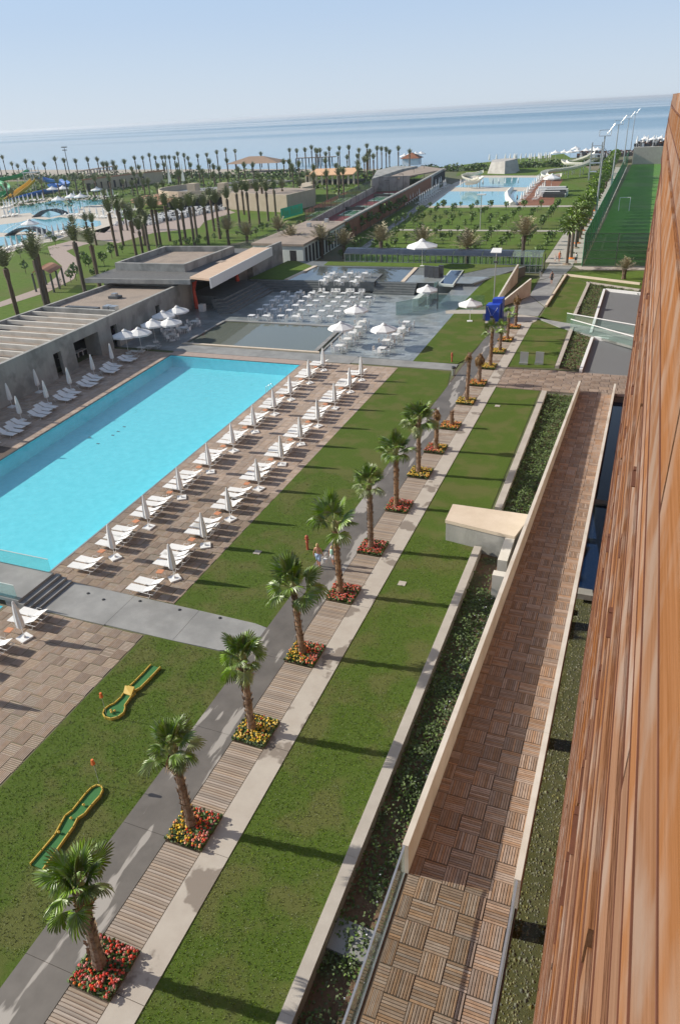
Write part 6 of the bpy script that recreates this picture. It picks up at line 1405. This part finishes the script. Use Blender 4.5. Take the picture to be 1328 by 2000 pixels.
# orange roofed pavilion
OPV = thing('orange_pavilion', 'open pavilion with orange canvas roofs and white columns', 'pavilion', (*(-123.21,298.78), 0))
pa = (-123.86,278.11), (-104.52,278.84)
for k in range(3):
    t0, t1 = k/3, (k+1)/3; a, c = interp(pa[0],pa[1],t0), interp(pa[0],pa[1],t1); q = MB(); q.prism([(a[0]+.15,a[1]),(c[0]-.15,c[1]),(c[0]-5.15,c[1]+22),(a[0]-4.85,a[1]+22)], [3.2,3.2,4.0,4.0], [3.5,3.5,4.3,4.3]); q.build('roof', M['orange_roof'], OPV)
for k in range(10):
    a = interp(pa[0],pa[1],k/9); q = MB(); q.box(a[0]-.3,a[0]+.3,a[1]+.3,a[1]+.9,0,3.2); q.build('column', M['cream'], OPV)
    if k < 7: q = MB(); q.box(pa[0][0]-.55*k*1.2-.3,pa[0][0]-.55*k*1.2+.3,pa[0][1]+3*k,pa[0][1]+3*k+.6,0,3.2); q.build('column', M['cream'], OPV)
for k in range(14): p = interp(pa[0],pa[1],(k+.5)/14); q = MB(); q.box(p[0]-.6,p[0]+.6,p[1]+4+U(0,8),p[1]+13,0,.9); q.build('table', M['cloth_dark'], None, label='dark table under the orange pavilion, %s from the left' % ordn(k), cat='table', group='tables under the orange pavilion')
# beach pavilion with hipped straw roof, low red roofed bar, jetties
SP = thing('straw_pavilion', 'beach pavilion with shallow hipped straw roof before the sea', 'pavilion', (*(-184.79,353.87), 0)); p = (-185.56,357.08)
q = MB(); q.v += [(p[0]-15,p[1]-6,4),(p[0]+15,p[1]-6,4),(p[0]+15,p[1]+8,4),(p[0]-15,p[1]+8,4),(p[0]-4,p[1],7),(p[0]+4,p[1],7)]; q.f += [(0,1,5,4),(1,2,5),(2,3,4,5),(3,0,4)]; q.mi += [0]*4; q.t += [0.0]*4; q.build('roof', M['trunk'], SP)
for k in range(7): q = MB(); q.box(p[0]-14+4.6*k,p[0]-13.6+4.6*k,p[1]-5.6,p[1]-5.2,0,4); q.build('column', M['darkstone'], SP)
LB = thing('low_bar', 'long low stone bar with flat red brown roof behind the lagoon', 'building', (*(-208.62,270.49), 0)); p = (-217.85,263.72), (-211.36,296.69)
q = MB(); q.prism([p[0], p[1], (p[1][0]+3,p[1][1]+10), (p[0][0]+3,p[0][1]+10)], 0, 4.6); q.build('wall', M['sandwall'], LB); q = MB(); q.prism([(p[0][0]-.6,p[0][1]-.6), (p[1][0]+.6,p[1][1]-.6), (p[1][0]+3.6,p[1][1]+10.6), (p[0][0]+2.4,p[0][1]+10.6)], 4.601, 5.1); q.build('roof', M['awning'], LB)
for k in range(10): a = interp(p[0],p[1],(k+.3)/10); q = MB(); q.box(a[0],a[0]+2.0,a[1]-.25,a[1]-.12,.6,3.4) if k not in (2,6) else q.box(a[0],a[0]+1.4,a[1]-.25,a[1]-.12,.0,3.4); q.build('window', M['dark'], LB)
for lab, a, c in (('long wooden jetty on posts running into the sea on the left', (-305.29,368.29), (-309.4,408.59)), ('wooden jetty with parasols left of the grey roofs', (-195.63,426.59), (-171.74,429.78))):
    t = thing('jetty', lab, 'jetty', (*a, 0)); d = Vector((c[0]-a[0],c[1]-a[1],0)); L = d.length; d.normalize(); n = 12
    for k in range(n):
        s0, s1 = interp(a,c,k/n), interp(a,c,(k+1)/n-.004); q = MB(); q.prism([s0, s1, (s1[0]-d.y*4,s1[1]+d.x*4), (s0[0]-d.y*4,s0[1]+d.x*4)], 1.6, 2.0); q.build('deck_section', M['board'], t)
        q = MB(); q.tube([(s0[0],s0[1],-1.5),(s0[0],s0[1],1.6)], .35, 5); q.build('pile', M['darkstone'], t)
for k, p in enumerate([(-115.01,390.07),(-113.61,396.54),(-111.66,399.38),(-115.78,383.57)]): place(OP, USED, (p[0], p[1], 0), 0, 'open white parasol by the little red roofed beach hut, %s of four' % ordn(k), 'open parasols by the red roofed hut', 1.6)
p = (-109.49,374.9); q = MB(); q.box(p[0]-4,p[0]+4,p[1]-3,p[1]+3,0,3); h_ = thing('beach_hut', 'little beach hut with pointed red roof right of the palms', 'hut', (*p, 0)); q.build('wall', M['white'], h_); q = MB(); q.v += [(p[0]-5,p[1]-4,3),(p[0]+5,p[1]-4,3),(p[0]+5,p[1]+4,3),(p[0]-5,p[1]+4,3),(p[0],p[1],5.6)]; q.f += [(0,1,4),(1,2,4),(2,3,4),(3,0,4)]; q.mi += [0]*4; q.t += [0.0]*4; q.build('roof', M['brickwall'], h_)
for k, p in enumerate([(-268.95,344.35),(-235.56,345.67)]): pass
for (p, h, lab) in (((-302.11,354.7), 14.5, 'tall floodlight mast standing among the palms on the left'), ((-337.45,340.65), 14, 'floodlight mast at the left edge of the photo')):
    t = thing('light_mast', lab, 'light mast', (*p, 0)); q = MB(); q.tube([(*p,0),(*p,h)], [.3,.15], 6); q.build('mast', M['darksteel'], t); q = MB(); q.box(p[0]-1.8,p[0]+1.8,p[1]-.3,p[1]+.3,h,h+.5); q.box(p[0]-1.4,p[0]+1.4,p[1]-.3,p[1]+.3,h-1.4,h-1.0); q.build('lamp_head', M['darksteel'], t)
for k, (x, y) in enumerate([(-198.38,296.74),(-193.72,300.51)]):
    q = MB(); q.prism([(x-1.1,y),(x+1.1,y),(x,y+.2)], 0, [5,5,9] if False else 5.2); 
    t = thing('white_sail', 'tall pointed white sail behind the restaurant, %s one' % ('left','right')[k], 'sail', (x, y, 0)); q = MB(); q.v += [(x-1,y,0),(x+1,y,0),(x+.1,y,7.5),(x-1,y+.15,0),(x+1,y+.15,0),(x+.1,y+.15,7.5)]; q.f += [(0,1,2),(5,4,3),(0,3,4,1),(1,4,5,2),(2,5,3,0)]; q.mi += [0]*5; q.t += [0.0]*5; q.build('sail_cloth', M['white'], t); q = MB(); q.tube([(x+.1,y+.2,0),(x+.1,y+.2,8)], .06, 4); q.build('pole', M['white'], t)
# wooden pergola on the left lawn
WP = thing('wooden_pergola', 'dark wooden pergola with curved slatted roof over the path on the left lawn', 'pergola', (*(-92.69,98.02), 0))
w0, w1, w2, w3 = (-93.88,95.86), (-90.21,96.04), (-92.09,100.96), (-96.35,101.18)
for p in (w0, w1, w2, w3, interp(w1,w2,.5), interp(w0,w3,.5)): q = MB(); q.box(p[0]-.12,p[0]+.12,p[1]-.12,p[1]+.12,0,3.0); q.build('post', M['darksteel'], WP)
for k in range(16):
    s0, s1 = interp(w0,w3,k/15), interp(w1,w2,k/15); q = MB(); L_ = 6
    for j in range(L_):
        a, c = interp(s0,s1,j/L_), interp(s0,s1,(j+1)/L_); za, zc = 3.05+.7*sin(pi*j/L_), 3.05+.7*sin(pi*(j+1)/L_)
        q.prism([a, c, (c[0]+.05,c[1]+.26), (a[0]+.05,a[1]+.26)], [za,zc,zc,za], [za+.06,zc+.06,zc+.06,za+.06])
    q.build('roof_slat', M['awning'], WP)
# ------------------------------------------------------------ small things in the near and middle ground
def hydrant(p, lab):
    t = thing('hydrant', lab, 'hydrant', (*p, 0)); q = MB(); q.lathe([(.09,0),(.075,.05),(.075,.5),(.11,.52),(.11,.58),(.08,.6),(.08,.85),(.12,.88),(.10,1.0),(.03,1.05)], 9, p); q.build('barrel', M['hydrant'], t)
    for s in (-1,1): q = MB(); q.tube([(p[0]+.07*s,p[1],.75),(p[0]+.17*s,p[1],.75)], .045, 6); q.build('outlet', M['hydrant'], t)
hydrant((-16.82,34.35), 'red fire hydrant on the near lawn beside the damp path'); hydrant((-17.01,73.68), 'red fire hydrant on the lawn beside the slate terrace')
def bin_(p, lab):
    t = thing('litter_bin', lab, 'litter bin', (*p, 0)); q = MB(); q.lathe([(.17,.02),(.2,.75)], 10, p); q.build('body', M['steel'], t); q = MB(); q.lathe([(.22,.751),(.24,.80),(.2,.92)], 10, p); q.build('lid', M['black'], t)
bin_((-15.83,69.42), 'steel litter bin at the corner of the damp path and the cross path'); bin_((-15.89,89.96), 'steel litter bin beside the blue machine'); bin_((-13.69,118.78), 'steel litter bin by the end of the glass arcade')
BM = thing('covered_machine', 'machine wrapped in a bright blue cover on the concrete plot', 'machine', (*(-16.17,92.46), 0)); p = (-15.96,91.72)
sheet('path', [(-17.18,89.96),(-16.99,93.63),(-14.94,94),(-14.4,90.24)], .02, 'concrete')
q = MB(); q.prism([(p[0]-.9,p[1]-.7),(p[0]+.8,p[1]-.8),(p[0]+.85,p[1]+.9),(p[0]-.85,p[1]+.8)], .03, [2.0,2.1,2.1,2.0]); q.build('cover', M['bluecover'], BM)
q = MB(); q.prism([(p[0]-.3,p[1]+.3),(p[0]+.95,p[1]+.3),(p[0]+1.0,p[1]+1.7),(p[0]-.25,p[1]+1.7)], .03, [2.55,2.6,2.6,2.5]); q.build('upper_cover', M['bluecover'], BM)
q = MB(); q.tube([(p[0]-1.25,p[1]-.4,.45),(p[0]-1.0,p[1]-.4,.45)], .42, 10); q.build('wheel', M['signgrey'], BM)
q = MB(); q.tube([(p[0]-.7,p[1]-.86,1.9),(p[0]-.1,p[1]-.9,.6),(p[0]+.6,p[1]-.92,1.8)], .025, 4); q.build('rope', M['white'], BM)
LP = thing('lamp_post', 'slim grey lamp post with square white reflector beside the blue machine', 'lamp post', (*(-17.21,98.33), 0)); p = (-17.11,97.77)
q = MB(); q.tube([(*p,0),(*p,7.2)], [.09,.05], 8); q.build('pole', M['steel'], LP); q = MB(); q.prism([(p[0]-.7,p[1]-.5),(p[0]+.7,p[1]-.5),(p[0]+.6,p[1]+.5),(p[0]-.6,p[1]+.5)], [7.2,7.2,7.6,7.6], [7.27,7.27,7.67,7.67]); q.build('reflector', M['white'], LP); q = MB(); q.box(p[0]-.28,p[0]+.28,p[1]-.15,p[1]+.1,5.9,6.1); q.build('lamp_head', M['darksteel'], LP)
LP2 = thing('lamp_post', 'slim lamp post with flat white head standing in the young orchard', 'lamp post', (*(-33.26,167.61), 0)); p = (-33.26,167.61)
q = MB(); q.tube([(*p,0),(*p,7.0)], [.12,.08], 6); q.build('pole', M['steel'], LP2); q = MB(); q.box(p[0]-.9,p[0]+.9,p[1]-.6,p[1]+.6,7.0,7.2); q.build('reflector', M['white'], LP2)
for k, p in enumerate([(-9.56,74.64),(-8.02,74.99)]):
    q = MB(); q.prism([(p[0]-.42,p[1]-.02),(p[0]+.42,p[1]-.02),(p[0]+.42,p[1]+.04),(p[0]-.42,p[1]+.04)], .02, 1.3); t = thing('sign_panel', 'blank grey standing panel on the small lawn, %s one of two' % ('left','right')[k], 'sign', (*p, 0)); q.build('panel', M['signgrey'], t); q = MB(); q.box(p[0]-.44,p[0]+.44,p[1]-.3,p[1]-.03,.0,.2); q.build('base', M['steel'], t)
for k, p in enumerate([(-19.74,33.08),(-10.05,32.54),(-9.96,61.94),(-17.63,38.03)]): q = MB(); q.box(p[0]-.22,p[0]+.22,p[1]-.22,p[1]+.22,0,.03); q.build('manhole_cover', M['concrete2'], None, label=['small square concrete cover in the lawn left of the walking pair','small square concrete cover in the lawn beside the concrete walk','small white cover in the lawn near the tiled crossing','small square cover in the lawn behind the ragged palm'][k], cat='cover')
# pool ladder
PL = thing('pool_ladder', 'curved steel pool ladder on the long side of the pool', 'pool ladder', (*(-32.15,59.66), 0)); p = (-32.13,59.97)
for dy in (-.25,.25): q = MB(); q.tube([(p[0]+.5,p[1]+dy,.02),(p[0]+.45,p[1]+dy,.6),(p[0]+.15,p[1]+dy,.95),(p[0]-.2,p[1]+dy,.75),(p[0]-.3,p[1]+dy,0),(p[0]-.3,p[1]+dy,-.8)], .025, 6); q.build('rail', M['steel'], PL)
# purple flowering pot by the wall
q = MB()
for k in range(260): 
    x, y, z = *(-59.55,73.94), 0; x += U(-1.2,1.2); y += U(-.9,.9); z = U(.1,1.3); s = U(.08,.16); q.tint = R(); q.box(x-s,x+s,y-s,y+s,z,z+s, False)
q.build('flowering_shrub', M['purple'], None, label='dark purple flowering shrub against the concrete wall behind the open parasols', cat='shrub')
# minigolf lanes
def golf(outline, gates, label, flagp, extra):
    cx, cy = sum(p[0] for p in outline)/len(outline), sum(p[1] for p in outline)/len(outline)
    t = thing('minigolf_lane', label, 'minigolf lane', (cx, cy, 0)); q = MB(); q.prism(outline, .02, .07); q.build('felt', M['golfgreen'], t)
    n = len(outline)
    for (i0, i1) in gates:
        q = MB(); pts = [(outline[k%n][0], outline[k%n][1]) for k in range(i0, i1+1)]
        for a, c in zip(pts[:-1], pts[1:]):
            d = Vector((c[0]-a[0], c[1]-a[1], 0)); 
            if d.length < 1e-4: continue
            d.normalize(); nx, ny = -d.y*.02, d.x*.02; ex = d*.02; q.prism([(a[0]-nx-ex.x,a[1]-ny-ex.y),(c[0]-nx+ex.x,c[1]-ny+ex.y),(c[0]+nx+ex.x,c[1]+ny+ex.y),(a[0]+nx-ex.x,a[1]+ny-ex.y)], .0, .15)
        q.build('kerb', M['golfyellow'], t)
    f = flagp; q = MB(); q.tube([(f[0],f[1],.1),(f[0],f[1],1.45)], .012, 4); g = thing('golf_flag', 'small orange flag on a thin pole at the hole of the %s' % label.split(',')[0], 'flag', (*f, .1)); q.build('pole', M['white'], g); q = MB(); q.tube([(f[0],f[1],1.25),(f[0],f[1],1.5)], [.10,.06], 5); q.build('pennant', M['orangeflag'], g)
    for e in extra: q = MB(); q.lathe([(.03,.10),(.06,.13),(.06,.17),(.02,.21)], 7, e); q.build('obstacle', M['golfyellow'], t)
    return t
o1 = [(-20.02,21.81),(-20.03,21.24),(-20.07,20.53),(-20.11,20.18),(-20.2,20.04),(-20.16,19.94),(-20.09,19.64),(-20.05,19.39),(-20.1,18.95),(-20.24,18.74),(-20.31,18.48),(-20.21,18.22),(-19.95,18.06),(-19.63,18.07),(-19.39,18.27),(-19.3,18.57),(-19.43,18.88),(-19.54,18.96),(-19.62,19.61),(-19.56,19.84),(-19.67,20.01),(-19.55,20.22),(-19.49,20.96),(-19.45,21.81)]
g1 = golf(o1, ((0,5),(6,19),(20,23)), 'keyhole shaped minigolf lane, with yellow bump across its middle', [(-19.96,18.18)][0], [(-19.94,18.49),(-19.75,18.52),(-19.84,18.39)])
q = MB(); q.prism([o1[5], o1[6], o1[18], o1[20]], .10, [.34,.14,.14,.34]); q.build('bump', M['golfyellow'], g1)
o2 = [(-17.92,10.97),(-17.9,11.55),(-17.89,12.26),(-18.01,12.75),(-18.09,13.1),(-17.99,13.4),(-18,13.83),(-18.01,14.28),(-17.97,14.57),(-17.85,14.75),(-17.64,14.77),(-17.46,14.65),(-17.37,14.36),(-17.41,13.86),(-17.41,13.43),(-17.54,13.17),(-17.44,12.79),(-17.42,12.51),(-17.36,11.74),(-17.3,10.96)]
golf(o2, ((0,19),), 'long narrow minigolf lane, half hidden by the nearest palm', [(-17.81,14.87)][0], [(-17.7,13.75),(-17.8,12.39),(-17.76,13.07)])

# ------------------------------------------------------------ people
def person(p, h, label, rz, shirt, bottom, skirt, hair, step=.18, arm=.2, seed=1):
    t = thing('person', label, 'person', (*p, .03), rz); s = h/1.7
    V = [(0,0,.95),(0,.01,1.15),(0,.0,1.38),(0,.0,1.48),(0,.02,1.58),(0,.02,1.66)]
    Rr = [.125,.115,.13,.055,.085,.07]; E = [(0,1),(1,2),(2,3),(3,4),(4,5)]
    def add(v, r, par): V.append(v); Rr.append(r); E.append((par, len(V)-1)); return len(V)-1
    for sx, st in ((-1,step),(1,-step)):
        a = add((.09*sx,0,.88), .10, 0); k = add((.10*sx,st*.6+.03,.48), .062, a); f = add((.10*sx,st,.08), .042, k); add((.11*sx,st+.13,.035), .035, f)
        sh = add((.17*sx,0,1.38), .055, 2); el = add((.24*sx,-st*arm*1.2-.03,1.12), .042, sh); w = add((.26*sx,-st*arm*3+.05,.88), .032, el); pm = add((.26*sx,-st*arm*3+.08,.80), .035, w)
        for j in range(3): add((.245*sx+.015*j*sx,-st*arm*3+.09+.012*j,.73), .011, pm)
    me = bpy.data.meshes.new('body'); me.from_pydata([(x*s,y*s,z*s) for x,y,z in V], E, []); me.materials.append(M['skin']); o = put('body', me, t)
    sk = o.modifiers.new('skin', 'SKIN'); 
    for i, sv in enumerate(me.skin_vertices[0].data): sv.radius = (Rr[i]*s, Rr[i]*s); sv.use_root = (i == 0)
    sub = o.modifiers.new('sub', 'SUBSURF'); sub.levels = 1; sub.render_levels = 1
    if shirt: q = MB(); q.lathe([(.15*s,.98*s),(.145*s,1.1*s),(.165*s,1.3*s),(.15*s,1.42*s),(.07*s,1.46*s)], 10); put('top', q.mesh('top', M[shirt], smooth=True), t)
    if bottom:
        if skirt: q = MB(); q.lathe([(.22*s,.62*s),(.17*s,.85*s),(.14*s,1.03*s)], 10)
        else:
            q = MB()
            for sx, st in ((-1,step),(1,-step)): q.tube([(.09*sx*s,0,.95*s),(.10*sx*s,st*.5*s+.02,.52*s)], [.125*s,.095*s], 8)
            q.lathe([(.13*s,.84*s),(.155*s,.95*s),(.14*s,1.05*s)], 10)
        put('skirt' if skirt else 'shorts', q.mesh('bottoms', M[bottom], smooth=True), t)
    q = MB(); q.lathe([(.075*s,1.50*s),(.10*s,1.58*s),(.095*s,1.66*s),(.05*s,1.74*s),(.01*s,1.76*s)], 9, (0,-.015*s)); put('hair', q.mesh('hair', M[hair], smooth=True), t)
    return t
person((-15.32,32.63), 1.68, 'bare backed woman in pale blue shorts walking away on the damp path', .1, None, 'cloth_blue', False, 'hair', .16)
person((-14.64,33.19), 1.3, 'blond child in mint top walking beside the woman on the damp path', -.1, 'cloth_green', 'cloth_white', False, 'hair', .12)
wp_ = (-14.96,32.8); q = MB(); q.lathe([(.10,.35),(.14,.6)], 9, wp_); t = thing('bucket', 'small white bucket carried between the woman and the child', 'bucket', (*wp_, .35)); q.build('pail', M['white'], t); q = MB(); q.tube([(wp_[0]-.14,wp_[1],.6),(wp_[0],wp_[1],.78),(wp_[0]+.14,wp_[1],.6)], .01, 4); q.build('handle', M['black'], t)
person((-11.5,114.18), 1.75, 'man in dark clothes walking on the grey walk beside the ramp walls', 3.1, 'cloth_dark', 'cloth_dark', False, 'hair_dark')
person((-12.34,131.78), 1.7, 'woman in orange swimwear and hat walking on the garden path', 3.0, 'cloth_orange', 'cloth_orange', False, 'hair')
person((-13.01,131.7), 1.1, 'small child in pale clothes beside the woman in orange', 3.0, 'cloth_white', 'cloth_white', False, 'hair')
person((-9.5,130.24), 1.75, 'man in white shirt and dark shorts walking beside the palm avenue', .1, 'cloth_white', 'cloth_dark', False, 'hair_dark')
person((-33.39,218.6), 1.7, 'person in dark swimwear standing at the edge of the far pool', 1.0, None, 'cloth_dark', False, 'hair_dark')

# ------------------------------------------------------------ hotel facade of cedar planks
FA = thing('hotel_facade', 'tall hotel facade clad in reddish cedar planks, filling the right edge', 'building', (.3, 60, 6))
def fx(y): return .27 if y < 22 else .27 + .0125*(y-22)
q = MB(); q.prism([(.34,-14),(.34,22),(2.05,150),(14,150),(14,-14)], -.7, 24.0); q.build('core', M['facade_gap'], FA)
edges = [24.02,23.75,23.45,23.1,22.55,21.95,21.62,21.3,20.93,20.6,20.3,19.95]
while edges[-1] > 6: edges.append(edges[-1]-(.33,.45,.3,.52)[len(edges)%4])
far = MB()
for r in range(len(edges)-1):
    zt, zb = edges[r], edges[r+1]; y = -6 + (r*2.9) % 9.0; out = (0.0,.026,.010,.040,.016,.004)[r % 6]; tt = R(); L = 11.0
    segs = [(-6.0, y)] if y > -5.9 else []
    while y < 60: segs.append((y, y+L)); y += L
    for (ya_, yb_) in segs:
        q = MB(); q.tint = (tt+U(0,.14)) % 1; o_ = out+U(0,.006); a, c = (fx(ya_), ya_+.09), (fx(yb_), yb_)
        q.prism([(a[0]-o_,a[1]),(c[0]-o_,c[1]),(c[0]+.065,c[1]),(a[0]+.065,a[1])], zb+.014, zt); q.build('plank', M['facade'], FA)
    while y < 150:
        y2 = min(y+18, 150); far.tint = (tt+U(0,.14)) % 1
        far.prism([(fx(y)-out,y+.03),(fx(y2)-out,y2),(fx(y2)+.065,y2),(fx(y)+.065,y+.03)], zb+.014, zt); y = y2
far.build('planks', M['facade'], FA, kind='stuff')
sm = MB()
for r in range(len(edges)-1):
    zb = edges[r+1]; o_ = (0.0,.026,.010,.040,.016,.004)[r % 6]+.009
    for y0_, y1_ in ((-6,22),(22,150)): sm.prism([(fx(y0_)-o_,y0_),(fx(y1_)-o_,y1_),(fx(y1_)+.04,y1_),(fx(y0_)+.04,y0_)], zb+.001, zb+.013)
SLOTS = [(5.9+U(-.1,.1), 21.28-.745*k) for k in range(9)] + [(12.3+U(-.15,.15), 21.3-.745*k) for k in range(9)] + [(19+U(-.2,.2), 20.9-.745*k) for k in range(8)]
for (yy, zz) in SLOTS:
    o_ = .052; q = MB(); L_ = .05*(24-zz)*.5+.06
    q.prism([(.27-o_,yy),(.27-o_+.001,yy+L_*.5),(.34,yy+L_*.5),(.34,yy)], zz-.03, zz+.012)
    q.prism([(.27-o_-.004,yy-L_*2.2),(.27-o_-.004,yy),(.34,yy),(.34,yy-L_*2.2)], zz-.012, zz-.002); q.build('slot', M['facade_gap'], FA)
sm.build('seams', M['facade_gap'], FA, kind='stuff')

# ------------------------------------------------------------ air
hz = MB(); hz.box(-41000, 41000, -500, 49000, -2, 27); hm = bpy.data.materials.new('thin sea haze'); hm.use_nodes = True
hn = hm.node_tree; hn.nodes.clear(); ho = hn.nodes.new('ShaderNodeOutputMaterial'); hv = hn.nodes.new('ShaderNodeVolumePrincipled')
hv.inputs['Color'].default_value = (.85,.92,1,1); hv.inputs['Density'].default_value = .00012; hv.inputs['Anisotropy'].default_value = .3; hn.links.new(hv.outputs[0], ho.inputs['Volume'])
HZ = hz.build('haze', hm, None, kind='stuff')
